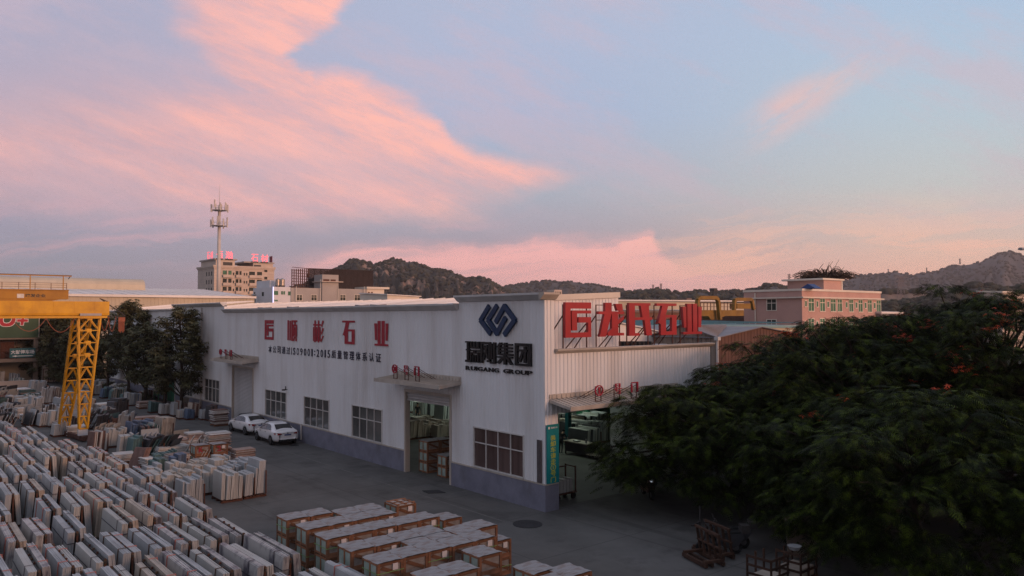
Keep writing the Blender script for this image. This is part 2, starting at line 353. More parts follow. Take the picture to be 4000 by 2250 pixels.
def np_obj(name, V, Fq, mats, parent=None, midx=None):
    me = bpy.data.meshes.new(name); nf = len(Fq); k = Fq.shape[1]
    me.vertices.add(len(V)); me.vertices.foreach_set('co', np.asarray(V, dtype=np.float32).ravel())
    me.loops.add(nf*k); me.loops.foreach_set('vertex_index', np.asarray(Fq, dtype=np.int32).ravel())
    me.polygons.add(nf); me.polygons.foreach_set('loop_start', np.arange(0, nf*k, k, dtype=np.int32))
    me.update(calc_edges=True)
    for q in (mats if isinstance(mats, (list, tuple)) else [mats]): me.materials.append(M[q])
    if midx is not None: me.polygons.foreach_set('material_index', np.asarray(midx, dtype=np.int32))
    o = bpy.data.objects.new(name, me); COL.objects.link(o)
    if parent is not None: o.parent = parent
    return o
def tag(o, label, cat, group=None):
    o['label'] = label; o['category'] = cat
    if group: o['group'] = group
    return o
def struct(o, kind='structure'): o['kind'] = kind; return o
def thing(name, loc, label, cat, group=None, rz=0.0):
    o = bpy.data.objects.new(name, None); COL.objects.link(o); o.location = loc; o.rotation_euler = (0, 0, rz); o.empty_display_size = .3
    return tag(o, label, cat, group)
def dup(root, loc, rz=0.0, label=None, group=None):
    r = root.copy(); COL.objects.link(r); r.location = loc; r.rotation_euler = (0, 0, rz)
    if label: r['label'] = label
    if group: r['group'] = group
    def rec(src, dst):
        for ch in list(src.children):
            c_ = ch.copy(); COL.objects.link(c_); c_.parent = dst; rec(ch, c_)
    rec(root, r)
    return r
_txt = {}
def text_shape(s, extrude=0.0, bold=0.0):
    key = (s, extrude, bold)
    if key in _txt: return _txt[key]
    cu = bpy.data.curves.new('text', 'FONT'); cu.body = s; cu.size = 1; cu.extrude = 0.5 if extrude else 0; cu.offset = bold; cu.resolution_u = 3
    o = bpy.data.objects.new('text', cu); COL.objects.link(o)
    dg = bpy.context.evaluated_depsgraph_get(); me = o.evaluated_get(dg).to_mesh()
    V = np.array([v_.co[:] for v_ in me.vertices]); Fs = [tuple(p.vertices) for p in me.polygons]
    o.evaluated_get(dg).to_mesh_clear(); bpy.data.objects.remove(o); bpy.data.curves.remove(cu)
    lo = V[:, :2].min(0); hi = V[:, :2].max(0); V[:, :2] = (V[:, :2]-lo)/(hi-lo)
    _txt[key] = (V, Fs, (hi-lo)[0]/(hi-lo)[1]); return _txt[key]
def put_text(mb, s, o, ex, ey, en, d=0.0, bold=0.0, mi=0):   # ex / ey span the whole word
    V, Fs, _ = text_shape(s, 1 if d else 0, bold); o = Vector(o); ex = Vector(ex); ey = Vector(ey); en = Vector(en)
    mb.add([o+ex*p[0]+ey*p[1]+en*((p[2]+.5)*d if d else .006) for p in V], Fs, mi)
def rect(x0, y0, x1, y1): return [(x0, y0), (x1, y0), (x1, y1), (x0, y1)]
# ------------------------------------------------------------------ glyph shapes drawn on a unit square
def RX(*rs): return [rect(*r) for r in rs]
GL = {}
GL['logo'] = RX((0, .82, 1, 1), (0, .14, .2, .82), (0, 0, 1, .14), (.88, .14, 1, .42), (.5, .42, 1, .58), (.25, .68, 1, .77), (.25, .2, .45, .68))
GL['shi'] = [rect(0, .92, 1, 1), [(.28, .92), (.28, .919), (.17, .62), (.44, .62), (.58, .919), (.58, .92)], [(.04, .40), (.2, .34), (.2, .62), (.17, .62), (.03, .34)], rect(.2, 0, .46, .62), rect(.46, .55, 1, .63), rect(.76, 0, 1, .55), rect(.46, 0, .76, .11)]
GL['ye'] = [[(.06, .22), (.19, .22), (.19, .9), (0, .9)], rect(.24, .08, .46, 1), rect(.53, .08, .75, 1), [(.81, .22), (.95, .22), (1, .9), (.81, .9)], rect(.03, 0, 1, .08)]
GL['long'] = [rect(0, .66, 1, .745), rect(.26, .745, .51, 1), [(.23, .66), (.04, 0), (.28, 0), (.5, .66)], rect(.52, .02, .77, .66), rect(.77, .02, 1, .1), [(.77, .36), (1, .50), (1, .61), (.77, .49)], [(.66, .97), (.74, .76), (.97, .76), (.93, .97)], [(.52, .02), (.52, .24), (.35, .12), (.35, .03)]]
GL['shi2'] = [rect(0, .92, .93, 1), rect(0, 0, .25, .92), [(.66, .48), (.74, 0), (.99, 0), (.9, .48)], [(.50, .92), (.58, .56), (.89, .56), (.86, .92)], rect(.25, .48, 1, .56), rect(.25, 0, .44, .08)]
GL['shun'] = [rect(0, .03, .15, 1), rect(.22, .02, .36, .98), rect(.42, 0, .56, 1), rect(.56, .92, 1, 1), rect(.58, .72, 1, .8), rect(.6, .22, .74, .72), rect(.85, .22, 1, .72), rect(.77, .26, .82, .66), [(.58, 0), (.72, 0), (.84, .22), (.68, .22)], [(.84, .22), (.95, .22), (1, 0), (.86, 0)], rect(.72, .8, .86, .92)]
GL['bin'] = [rect(.12, 0, .25, 1), rect(.45, 0, .58, 1), rect(.02, .76, .7, .84), rect(0, .05, .08, .7), rect(.29, .05, .41, .7), rect(.62, .05, .7, .7), [(.82, .68), (1, .98), (.86, 1), (.74, .76)], [(.82, .34), (1, .64), (.86, .66), (.74, .42)], [(.76, 0), (1, .3), (.88, .32), (.74, .1)]]
GL['rui'] = RX((0, .93, .34, 1), (.06, .55, .34, .62), (0, .0, .36, .1), (.13, .1, .27, .93), (.4, .72, .5, 1), (.62, .72, .74, 1), (.88, .72, 1, 1), (.4, .66, 1, .74), (.36, .53, 1, .59), (.38, 0, .48, .46), (.38, .42, 1, .48), (.9, 0, 1, .46), (.56, 0, .64, .36), (.74, 0, .82, .36), (.62, .48, .76, .53))
GL['gang'] = [rect(0, .9, .66, 1), rect(0, 0, .13, .9), rect(.54, .06, .66, .9), [(.14, .22), (.24, .15), (.52, .8), (.42, .86)], [(.2, .78), (.3, .84), (.56, .26), (.46, .2)], rect(.70, .2, .80, .94), rect(.86, .06, 1, 1), rect(.66, 0, 1, .1), rect(.44, .06, .54, .16)]
GL['ji'] = [[(.0, .78), (.16, 1), (.3, 1), (.2, .74)], rect(.06, .42, .2, .8), rect(.46, .42, .62, 1), rect(.2, .88, .96, .95), rect(.2, .73, .96, .80), rect(.2, .58, .96, .65), rect(.06, .42, 1, .5), rect(.02, .3, .98, .37), rect(.43, 0, .59, .42), [(.28, .3), (.44, .3), (.14, .02), (.0, .08)], [(.6, .3), (.76, .3), (1, .02), (.86, 0)]]
GL['tuan'] = [rect(0, 0, .17, 1), rect(.83, 0, 1, 1), rect(.17, .88, .83, 1), rect(.17, 0, .83, .1), rect(.22, .64, .78, .73), rect(.56, .14, .7, .86), [(.44, .64), (.56, .64), (.36, .16), (.22, .2)]]
GL['hao'] = RX((.16, .92, .84, 1), (.16, .62, .84, .68), (.16, .68, .3, .92), (.7, .68, .84, .92), (0, .46, 1, .54), (.2, .3, .32, .46), (.2, .26, .84, .33), (.72, .02, .84, .3), (.5, 0, .84, .08), (.4, .78, .6, .84))
GL['men'] = RX((0, 0, .15, .82), (.06, .88, .24, 1), (.34, .9, 1, 1), (.85, 0, 1, .9), (.7, 0, .85, .1))
def glyph(mb, key, o, ex, ey, en, d, mi=0):
    for i, p in enumerate(GL[key]): mb.poly(p, Vector(o)+Vector(en)*(.0015*i), ex, ey, en, d, mi)

# ------------------------------------------------------------------ ground
mb = MB(); mb.add([(-2500, -600, 0), (3500, -600, 0), (3500, 5200, 0), (-2500, 5200, 0)], [(0, 1, 2, 3)])
struct(mb.build('ground', 'concrete_yard'))
mb = MB()
def gl(x0, y0, x1, y1, z=.004): mb.add([(x0, y0, z), (x1, y0, z), (x1, y1, z), (x0, y1, z)], [(0, 1, 2, 3)])
gl(-2.53, -.1, -2.43, 50); gl(-2.43, 5.75, -.06, 5.85); gl(-2.43, 16.8, -.06, 16.88); gl(-2.43, 37, -.06, 37.1); gl(-2.43, 30.3, -.06, 30.4)
gl(3.5, -6.9, 11, -6.8)
struct(mb.build('yard_marking', 'line_paint'))
mb = MB()
n_ = 28
mb.add([(-1.98+.62*math.cos(2*math.pi*i/n_), -1.02+.66*math.sin(2*math.pi*i/n_), .02+.0*i) for i in range(n_)], [tuple(range(n_))])
mb.add([(-1.98+.62*math.cos(2*math.pi*i/n_), -1.02+.66*math.sin(2*math.pi*i/n_), z) for z in (0.0, .02) for i in range(n_)], [(i, (i+1) % n_, n_+(i+1) % n_, n_+i) for i in range(n_)])
tag(mb.build('manhole_mat', 'manhole'), 'round black rubber mat lying on the yard off the corner of the white warehouse', 'mat')
mb = MB(); mb.hexa([(-2.05, 6.55, 0), (-1.3, 6.1, 0), (-1.25, 6.85, 0), (-1.95, 7.25, 0), (-2.05, 6.55, .03), (-1.3, 6.1, .03), (-1.25, 6.85, .03), (-1.95, 7.25, .03)])
tag(mb.build('drain_cover', 'manhole'), 'dark square drain cover in the yard in front of the open doorway', 'drain cover')
mb = MB(); mb.box((-1.3, 24.6, 0), (-.8, 25.2, .03))
tag(mb.build('drain_cover', 'manhole'), 'dark drain cover beside the rear wheel of the nearer white car', 'drain cover')
# planting bed under the wall trees
mb = MB(); mb.box((-2.6, 50.5, 0), (-.06, 92, .35), 0); mb.box((-2.75, 50.35, 0), (-2.6, 92, .42), 1)
struct(mb.build('planting_bed', ['soil', 'trim_beige']))

# ------------------------------------------------------------------ the white warehouse
WH = thing('warehouse', (0, 0, 0), 'long white corrugated warehouse with blue-grey base and three canopies', 'warehouse')
OPA = [(35.1, 39.55, 0, 4.7), (7.5, 11.95, 0, 4.65), (55.6, 58.6, 0, 3.3)]
WINS = [(42.8, 46.7), (28.57, 32.5), (21.62, 25.5), (14.65, 18.4), (1.5, 5.42), (50.2, 53.6), (62.5, 66.2), (71.0, 74.8)]
OPA += [(a, b, 1.3, 3.3) for a, b in WINS]
def topz(y): return 9.78 if y < 6.75 else 9.32 if y < 41.8 else 9.95 if y < 56.0 else 9.62
def spans(y, z0, z1, ops):
    cut = sorted([(max(a[2], z0), min(a[3], z1)) for a in ops if a[0] <= y <= a[1] and a[3] > z0 and a[2] < z1]); r_ = []; z = z0
    for a, b in cut:
        if a > z: r_.append((z, a))
        z = max(z, b)
    if z < z1: r_.append((z, z1))
    return r_
wm = MB(); PL = []; fm = MB()
ys = sorted(set([0, 6.75, 41.8, 56.0, 84.2] + [q for a in OPA for q in a[:2]]))
for a, b in zip(ys, ys[1:]):
    yc = (a+b)/2
    for z0, z1 in spans(yc, 1.22, topz(yc), OPA): wm.box((0, a, z0), (.2, b, z1))
    for z0, z1 in spans(yc, 0, 1.22, OPA):
        PL.append((a, b)); fm.box((-.075, a, 1.2), (-.002, b, 1.26))
y = .1
while y < 84.1:
    for z0, z1 in spans(y, 1.28, topz(y)-.02, [(o[0]-.06, o[1]+.06, o[2]-.06, o[3]+.06) for o in OPA]):
        wm.add([(0, y-.05, z0), (-.02, y-.026, z0), (-.02, y+.026, z0), (0, y+.05, z0), (0, y-.05, z1), (-.02, y-.026, z1), (-.02, y+.026, z1), (0, y+.05, z1)], [(0, 4, 5, 1), (1, 5, 6, 2), (2, 6, 7, 3)])
    y += .25
# B side: tower cheek, front block, upper gable
wm.box((.2, 0, 1.22), (.6, .2, 9.78)); wm.box((.6, .0, 4.42), (9.2, .2, 7.26)); wm.box((.6, 0, 1.22), (.8, .2, 4.42)); wm.box((9.2, 0, 1.22), (12.6, .2, 7.26))
wm.box((.4, .2, 7.0), (.6, 6.75, 9.78)); wm.box((12.4, .2, 0), (12.6, 7.5, 7.26)); wm.box((12.6, 7.5, 0), (23, 7.7, 4.8))
fm.box((-.075, -.075, 1.2), (.8, -.052, 1.262)); fm.box((9.2, -.075, 1.2), (12.6, -.002, 1.262))
wm.add([(.6, 2.5, 7.0), (7.75, 2.5, 7.0), (7.75, 2.5, 10.18), (.6, 2.5, 9.88), (.6, 2.7, 7.0), (7.75, 2.7, 7.0), (7.75, 2.7, 10.18), (.6, 2.7, 9.88)], [(0, 1, 2, 3), (4, 7, 6, 5), (1, 5, 6, 2)])
wm.box((7.55, 2.7, 7.0), (7.75, 84.2, 10.1))
def ribB(x, z0, z1, y0=0.0):
    wm.add([(x-.05, y0, z0), (x-.022, y0-.034, z0), (x+.022, y0-.034, z0), (x+.05, y0, z0), (x-.05, y0, z1), (x-.022, y0-.034, z1), (x+.022, y0-.034, z1), (x+.05, y0, z1)], [(0, 1, 5, 4), (1, 2, 6, 5), (2, 3, 7, 6)])
x = .72
while x < 12.5:
    ribB(x, 4.44 if .8 < x < 9.2 else 1.28, 7.2); x += .25
for x in (.18, .40): ribB(x, 1.28, 9.74)
x = .75
while x < 7.7: ribB(x, 7.02, 9.62+(x-.6)*.042, 2.5); x += .25
wm.build('wall', 'wall_white', WH)
runs = []
for a, b in PL:
    if runs and abs(runs[-1][1]-a) < 1e-6: runs[-1][1] = b
    else: runs.append([a, b])
for i, (a, b) in enumerate(runs):
    pm = MB(); pm.box((-.05, a, 0), (.2, b, 1.22))
    if i == 0: pm.box((.2, -.05, 0), (.8, .2, 1.22)); pm.box((-.05, -.05, 0), (.2, 0, 1.22))
    pm.build('plinth', 'plinth', WH)
pm = MB(); pm.box((9.2, -.05, 0), (12.6, .2, 1.22)); pm.build('plinth', 'plinth', WH); fm.build('flashing', 'trim_beige', WH)
# cornices
def corniceA(y0, y1, z0, z1, out=.34):
    m_ = MB(); m_.poly([(0, z0), (-out*.35, z0+.04), (-out, z1-.1), (-out-.03, z1-.1), (-out-.03, z1), (.2, z1), (.2, z0)], (-.002, y0, 0), (1, 0, 0), (0, 0, 1), (0, 1, 0), y1-y0); return m_
corniceA(-.0, 6.75, 9.70, 10.05).build('cornice', 'cornice', WH)
corniceA(6.78, 41.7, 9.28, 9.64).build('cornice', 'cornice', WH)
corniceA(41.8, 56.0, 9.86, 10.22).build('cornice', 'cornice', WH)
corniceA(56.03, 84.2, 9.56, 9.74, .2).build('cornice', 'cornice', WH)
m_ = MB(); m_.poly([(0, 9.70), (-.12, 9.74), (-.34, 9.95), (-.37, 9.95), (-.37, 10.05), (.0, 10.05)], (-.37, -.003, 0), (0, 1, 0), (0, 0, 1), (1, 0, 0), 1.0); m_.build('cornice', 'trim_beige', WH)
m_ = MB(); m_.poly([(0, 7.2), (-.06, 7.22), (-.2, 7.34), (-.22, 7.34), (-.22, 7.42), (.25, 7.42), (.25, 7.27), (0, 7.27)], (.62, -.003, 0), (0, 1, 0), (0, 0, 1), (1, 0, 0), 12.15); m_.build('cornice', 'trim_beige', WH)
m_ = MB(); m_.hexa([(.62, 2.40, 9.66), (7.8, 2.40, 9.96), (7.8, 2.498, 9.96), (.62, 2.498, 9.66), (.62, 2.40, 9.96), (7.8, 2.40, 10.26), (7.8, 2.498, 10.26), (.62, 2.498, 9.96)]); m_.build('gable_trim', 'wall_cream', WH)
# roofs
m_ = MB(); m_.hexa([(.22, 2.72, 9.40), (7.8, 2.72, 10.08), (7.8, 56, 10.27), (.22, 56, 9.46), (.22, 2.72, 9.48), (7.8, 2.72, 10.16), (7.8, 56, 10.37), (.22, 56, 9.56)])
y = 7.2
while y < 55.9:
    k = (y-2.72)/53.3; m_.bar((.24, y, 9.50+.08*k), (7.78, y, 10.18+.21*k), .09, .07); y += 1.5
m_.hexa([(-.15, 56.05, 9.76), (8.2, 56.05, 10.58), (8.2, 84.3, 10.58), (-.15, 84.3, 9.76), (-.15, 56.05, 9.80), (8.2, 56.05, 10.66), (8.2, 84.3, 10.66), (-.15, 84.3, 9.80)])
y = 56.4
while y < 84: m_.bar((-.14, y, 9.81), (8.18, y, 10.67), .05, .05); y += .75
m_.build('roof', 'roof_white', WH)
m_ = MB(); m_.box((.6, .2, 6.9), (12.4, 2.5, 7.0)); m_.box((7.76, 2.7, 6.92), (12.6, 60, 7.02)); m_.box((12.61, 7.5, 4.8), (23, 60, 4.9))
for i in range(24): m_.bar((7.8, 3.5+i*2.3, 7.04), (12.5, 3.5+i*2.3, 7.04), .06, .05)
m_.build('flat_roof', 'roof_grey', WH)
# little roof hatches of sheet on the eave
for yy, w_ in ((33.6, 1.2), (28.5, .6), (17.9, .6), (15.7, .9)):
    m_ = MB(); m_.hexa([(.25, yy, 9.55), (.9, yy, 9.62), (.9, yy+w_, 9.62), (.25, yy+w_, 9.55), (.2, yy, 9.68), (.9, yy, 9.74), (.9, yy+w_, 9.70), (.2, yy+w_, 9.72)]); m_.build('sheet_offcut', 'roof_grey', WH)
# interior shell
m_ = MB(); m_.box((.25, .25, .006), (22.9, 60, .012)); m_.build('interior_floor', 'interior_floor', WH)
m_ = MB(); m_.box((23, 7.71, 0), (23.15, 60, 4.85)); m_.box((.2, 60, 0), (23, 60.15, 4.8)); m_.box((.2, 2.72, 6.80), (7.5, 60, 6.86)); m_.build('inner_wall', 'interior_wall', WH)
for (cx_, cy_) in ((10.1, 27.9), (7.75, 14), (7.75, 40), (13.5, 12.5), (16, 20), (16, 36)):
    m_ = MB(); m_.box((cx_-.16, cy_-.16, .012), (cx_+.16, cy_+.16, 6.8 if cx_ < 12.6 else 4.78)); m_.box((cx_-.22, cy_-.22, .012), (cx_+.22, cy_+.22, .08)); m_.build('column', 'column_teal', WH)
for k, (lx, ly, pw) in enumerate([(14, 26, 90), (13.5, 33, 90), (8, 19.5, 10), (11.5, 13, 100), (18, 17, 100), (11, 6.5, 10)]):
    zl = 0 if lx < 12.6 else -2.1
    m_ = MB(); m_.box((lx-.9, ly-.05, 6.38), (lx+.9, ly+.05, 6.44)); m_.box((lx-.95, ly-.09, 6.44), (lx+.95, ly+.09, 6.5)); m_.v = [(a, b, c_+zl) for a, b, c_ in m_.v]; o = m_.build('ceiling_lamp', 'tube_lamp', WH)
    ld = bpy.data.lights.new('lamp_light', 'AREA'); ld.shape = 'RECTANGLE'; ld.size = 1.8; ld.size_y = .3; ld.energy = pw*1.0; ld.color = (.82, 1.0, .80)
    lo = bpy.data.objects.new('lamp_light', ld); COL.objects.link(lo); lo.location = (lx, ly, 6.36+zl); lo.parent = WH
# windows
def window_part(parent, o, ex, en, w, h, cols, rows, fmat, gmat, t=.05, proud=.05, back=.04, flush=False):
    """rows: heights fractions of the horizontal bars"""
    o = Vector(o); ex = Vector(ex); en = Vector(en); ez = Vector((0, 0, 1)); m_ = MB(); g = MB()
    def bx(x0, z0, x1, z1, p=proud): m_.poly(rect(x0, z0, x1, z1), o-en*back, ex, ez, en, p+back)
    bx(-t, -t, w+t, 0, proud+.03); bx(-t, h, w+t, h+t, proud+.02); bx(-t, 0, 0, h); bx(w, 0, w+t, h)
    for i in range(1, cols): bx(w*i/cols-t*.4, 0, w*i/cols+t*.4, h, proud*.4)
    for q in rows: bx(0, h*q-t*.4, w, h*q+t*.4, proud*.5)
    f = m_.build('window', fmat, parent)
    zc = [0]+[h*q for q in rows]+[h]; rr_ = random.Random(int(o.x*7+o.y*13+o.z*5))
    for i in range(cols):
        for z0, z1 in zip(zc, zc[1:]):
            a, b, c_, d = [rr_.uniform(-.006, .006) for _ in range(4)]; d0 = .012 if flush else -.035
            P = [o+ex*x_+ez*z_+en*(d0+e) for x_, z_, e in ((w*i/cols, z0, a), (w*(i+1)/cols, z0, b), (w*(i+1)/cols, z1, a+c_), (w*i/cols, z1, b+c_))]
            g.add(P, [(0, 1, 2, 3)] if ex.cross(ez).dot(en) > 0 else [(3, 2, 1, 0)])
    g.build('pane', gmat, f)
    return f
for i, (a, b) in enumerate(WINS):
    window_part(WH, (.0, b-.03, 1.33), (0, -1, 0), (-1, 0, 0), b-a-.06, 1.94, 4, [.62], 'win_frame', 'glass_curtain' if i == 4 else 'glass', t=.055)
# doors
def door_trim(y0, y1, z1):
    m_ = MB(); m_.box((-.07, y0-.12, .0), (.25, y0+.03, z1+.12)); m_.box((-.07, y1-.03, 0), (.25, y1+.12, z1+.12)); m_.box((-.072, y0+.03, z1-.03), (.252, y1-.03, z1+.12)); return m_.build('door_frame', 'trim_beige', WH)
door_trim(35.1, 39.55, 4.7); door_trim(7.5, 11.95, 4.65); door_trim(55.6, 58.6, 3.3)
def shutter(y0, y1, z0, z1, x=.10):
    m_ = MB(); n_ = int((z1-z0)/.11)
    for i in range(n_):
        z = z0+(z1-z0)*i/n_; h = (z1-z0)/n_
        m_.add([(x, y0, z), (x, y1, z), (x-.035, y0, z+h*.5), (x-.035, y1, z+h*.5), (x, y0, z+h), (x, y1, z+h)], [(0, 2, 3, 1), (2, 4, 5, 3)])
    m_.box((x-.05, y0, z0-.08), (x+.02, y1, z0)); m_.box((x+.03, y0, z0), (x+.05, y1, z1))
    return m_.build('roller_shutter', 'shutter', WH)
shutter(35.1, 39.55, .1, 4.69); shutter(7.5, 11.95, 4.2, 4.64)
m_ = MB(); m_.box((.05, 55.6, .0), (.12, 58.6, 3.28)); m_.bar((.03, 57.1, 0), (.03, 57.1, 3.2), .06); m_.build('door', 'door_green', WH)
# canopies
def canopyA(y0, y1):
    m_ = MB(); m_.hexa([(-1.35, y0, 5.22), (-.002, y0, 5.36), (-.002, y1, 5.36), (-1.35, y1, 5.22), (-1.35, y0, 5.38), (-.002, y0, 5.54), (-.002, y1, 5.54), (-1.35, y1, 5.38)])
    m_.box((-.06, y0, 5.55), (-.034, y1, 5.78)); m_.box((-1.40, y0-.02, 5.20), (-1.352, y1+.02, 5.41))
    y = y0+.12
    while y < y1: m_.bar((-1.33, y, 5.395), (-.07, y, 5.555), .05, .04); m_.bar((-.075, y, 5.56), (-.075, y, 5.72), .05, .05); y += .3
    return m_.build('canopy', 'trim_beige', WH)
canopyA(33.9, 41.1); canopyA(6.53, 13.2)
m_ = MB(); m_.hexa([(.24, -1.42, 4.74), (9.6, -1.42, 4.74), (9.6, -.002, 4.96), (.24, -.002, 4.96), (.24, -1.42, 4.86), (9.6, -1.42, 4.86), (9.6, -.002, 5.12), (.24, -.002, 5.12)])
m_.box((.22, -1.47, 4.70), (9.62, -1.422, 4.89)); m_.box((.24, -.06, 5.15), (9.6, -.036, 5.34))
x = .4
while x < 9.5: m_.bar((x, -1.40, 4.875), (x, -.07, 5.135), .05, .04); m_.bar((x, -.075, 5.16), (x, -.075, 5.3), .05, .05); x += .3
m_.build('canopy', 'trim_beige', WH)
# down pipe, camera bracket, wires
m_ = MB(); m_.tube((-.09, 47.6, .1), (-.09, 47.6, 9.8), .07); m_.build('downpipe', 'cornice', WH)
m_ = MB(); m_.tube((-.12, 25.75, .2), (-.12, 25.75, 1.3), .06); m_.build('downpipe', 'win_frame', WH)
m_ = MB(); m_.bar((0, 28.4, 3.55), (-.28, 28.4, 3.55), .05); m_.bar((-.15, 28.4, 3.55), (-.15, 28.4, 3.8), .06); m_.box((-.42, 28.3, 3.5), (-.2, 28.45, 3.6)); m_.build('wall_camera', 'steel_dark', WH)

# ------------------------------------------------------------------ signs on the warehouse
# painted red firm name on the long wall
S = thing('wall_lettering', (0, 23, 7.2), 'row of five red painted characters on the long white wall', 'lettering')
for key, y0, y1 in (('logo', 32.7, 30.97), ('shun', 28.4, 26.72), ('bin', 24.09, 22.41), ('shi', 19.76, 18.04), ('ye', 15.57, 13.89)):
    m_ = MB(); glyph(m_, key, (-.034, y0, 7.17), (0, y1-y0, 0), (0, 0, 1.52), (-1, 0, 0), .012); m_.build('character', 'paint_red', S)
S = thing('certificate_lettering', (0, 23, 6.2), 'line of dark blue certificate lettering under the red wall characters', 'lettering')
L_ = '本公司通过ISO9001:2015质量管理体系认证'
cells = [1 if ord(ch) > 256 else .28 if ch in ':' else .14 if ch == 'I' else .34 if ch == '1' else .62 for ch in L_]; gap = .36; tot = sum(cells)+gap*(len(cells)-1)
yc = 31.9; sc = (31.9-14.76)/tot
for ch, w_ in zip(L_, cells):
    m_ = MB(); hh = .54 if ord(ch) > 256 else .52
    put_text(m_, ch, (-.034, yc, 6.17 if ch != ':' else 6.25), (0, -w_*sc, 0), (0, 0, hh if ch != ':' else .34), (-1, 0, 0), .010, .012); m_.build('character', 'letter_navy', S); yc -= (w_+gap)*sc
# emblem
S = thing('emblem_sign', (0, 3.3, 8.0), 'blue interlocking diamond emblem near the corner of the white warehouse', 'emblem')
def EP(x, y_): return (4.72-(x-495)/(965-495)*(4.72-2.0), 9.46-(y_-245)/(640-245)*(9.46-8.06))
for pl in ([(612, 252), (497, 445), (633, 628)], [(722, 248), (604, 440), (725, 628), (838, 415)], [(712, 465), (828, 248), (962, 440), (828, 636)]):
    m_ = MB(); P = [EP(*q) for q in pl]; w_ = .125
    for i, ((a, b), (c_, d_)) in enumerate(zip(P, P[1:])):
        v_ = Vector((c_-a, d_-b)).normalized(); n2 = Vector((-v_.y, v_.x))*w_; e = v_*.05; e0 = e if i else v_*.0; 
        q = [(a-e.x+n2.x, b-e.y+n2.y), (a-e.x-n2.x, b-e.y-n2.y), (c_+e.x-n2.x, d_+e.y-n2.y), (c_+e.x+n2.x, d_+e.y+n2.y)]
        m_.poly(q, (-.036-.002*i, 0, 0), (0, 1, 0), (0, 0, 1), (-1, 0, 0), .12)
    m_.build('emblem_stroke', 'emblem_blue', S)
S = thing('company_sign', (0, 3.4, 6.2), 'thick black characters with RUIGANG GROUP lettering under the blue emblem', 'sign')
yy = 6.0
for key, a, b in (('rui', 6.01, 4.83), ('gang', 4.7, 3.5), ('ji', 3.38, 2.16), ('tuan', 2.0, .83)):
    m_ = MB(); glyph(m_, key, (-.036, a, 6.60), (0, b-a, 0), (0, 0, 1.07), (-1, 0, 0), .11); m_.build('character', 'letter_black', S)
for wd, a, b in (('RUIGANG', 6.05, 3.30), ('GROUP', 2.95, .81)):
    L2 = [ch for ch in wd]; cw = [.24 if ch == 'I' else 1 for ch in L2]; tot = sum(cw)+.16*(len(cw)-1); yc = a; sc = (a-b)/tot
    for ch, w_ in zip(L2, cw):
        m_ = MB(); put_text(m_, ch, (-.036, yc, 6.18), (0, -w_*sc, 0), (0, 0, .21), (-1, 0, 0), .05, .022); m_.build('character', 'letter_black', S); yc -= (w_+.16)*sc
# roof sign
S = thing('rooftop_sign', (1.5, .35, 7.42), 'big red rooftop characters on a steel frame above the front parapet', 'sign')
for key, a, b in (('logo', 1.58, 3.33), ('long', 3.85, 5.72), ('shi2', 6.11, 7.93), ('shi', 8.30, 9.98), ('ye', 10.5, 12.25)):
    m_ = MB(); glyph(m_, key, (a, .26, 7.92), (b-a, 0, 0), (0, 0, 1.70), (0, 1, 0), .16); m_.build('character', 'sign_red', S)
    m_ = MB()
    for xx in (a+.03, b-.12): m_.bar((xx, .47, 7.05), (xx, .47, 9.5), .045); m_.bar((xx, .47, 9.0 if xx < a+.5 else 8.6), (xx-.1, 2.2, 7.02), .045)
    m_.bar((a, .47, 9.5), (b, .47, 9.5), .04); m_.bar((a, .47, 8.75), (b, .47, 8.75), .04); m_.bar((a, .47, 8.0), (b, .47, 8.0), .04)
    m_.bar((a, .47, 7.06), (a+.2, 2.3, 7.06), .06)
    m_.build('support_frame', 'rust', S)
# door number signs
def door_sign(side, px, zs, n_label, label, num):
    S = None
    for i, x_ in enumerate(px):
        p = WX(x_, 1500, -1.05) if side == 'A' else WY(x_, 1500, -1.1)
        if S is None: S = thing('door_number_sign', (p.x, p.y, zs-.55), label, 'sign', 'red door number signs on the canopies')
        if side == 'A': o = Vector((-1.05, p.y+.24, zs)); ex = Vector((0, -.48, 0)); en = Vector((-1, 0, 0)); bk = Vector((1, 0, 0))
        else: o = Vector((p.x-.25, -1.1, zs)); ex = Vector((.50, 0, 0)); en = Vector((0, -1, 0)); bk = Vector((0, 1, 0))
        m_ = MB(); ez = Vector((0, 0, .50))
        if i == 0:
            k = 20
            for j in range(k):
                a0, a1 = 2*math.pi*j/k, 2*math.pi*(j+1)/k
                m_.poly([(.5+.56*math.cos(a0), .5+.5*math.sin(a0)), (.5+.56*math.cos(a1), .5+.5*math.sin(a1)), (.5+.46*math.cos(a1), .5+.4*math.sin(a1)), (.5+.46*math.cos(a0), .5+.4*math.sin(a0))], o, ex, ez, en, .06)
            if num == '1': m_.poly([(.44, .18), (.6, .18), (.6, .82), (.48, .82), (.34, .66), (.44, .66)], o, ex, ez, en, .06)
            else: put_text(m_, num, o+ex*.2+ez*.24, ex*.6, ez*.52, en, .06, .03)
        else: glyph(m_, 'hao' if i == 1 else 'men', o, ex, ez, en, .06)
        m_.build('character', 'door_red', S)
        m_ = MB(); zb = 5.42 if side == 'A' else 4.93
        for t in (.12, .88):
            q = o+ex*t+bk*.03; m_.bar((q.x, q.y, zb), (q.x, q.y, zs+.45), .035)
            q2 = q+bk*.8+ex*(-.9 if side == 'B' else .9); m_.bar((q.x, q.y, zs+.35), (q2.x, q2.y, zb+.12), .03)
        q0 = o+ex*.12+bk*.03; q1 = o+ex*.88+bk*.03; m_.bar((q0.x, q0.y, zb+.03), (q1.x, q1.y, zb+.03), .03)
        m_.build('support_frame', 'rust', S)
door_sign('A', (861, 881, 901), 5.74, 3, 'three red door number characters on the canopy over the closed shutter', '21')
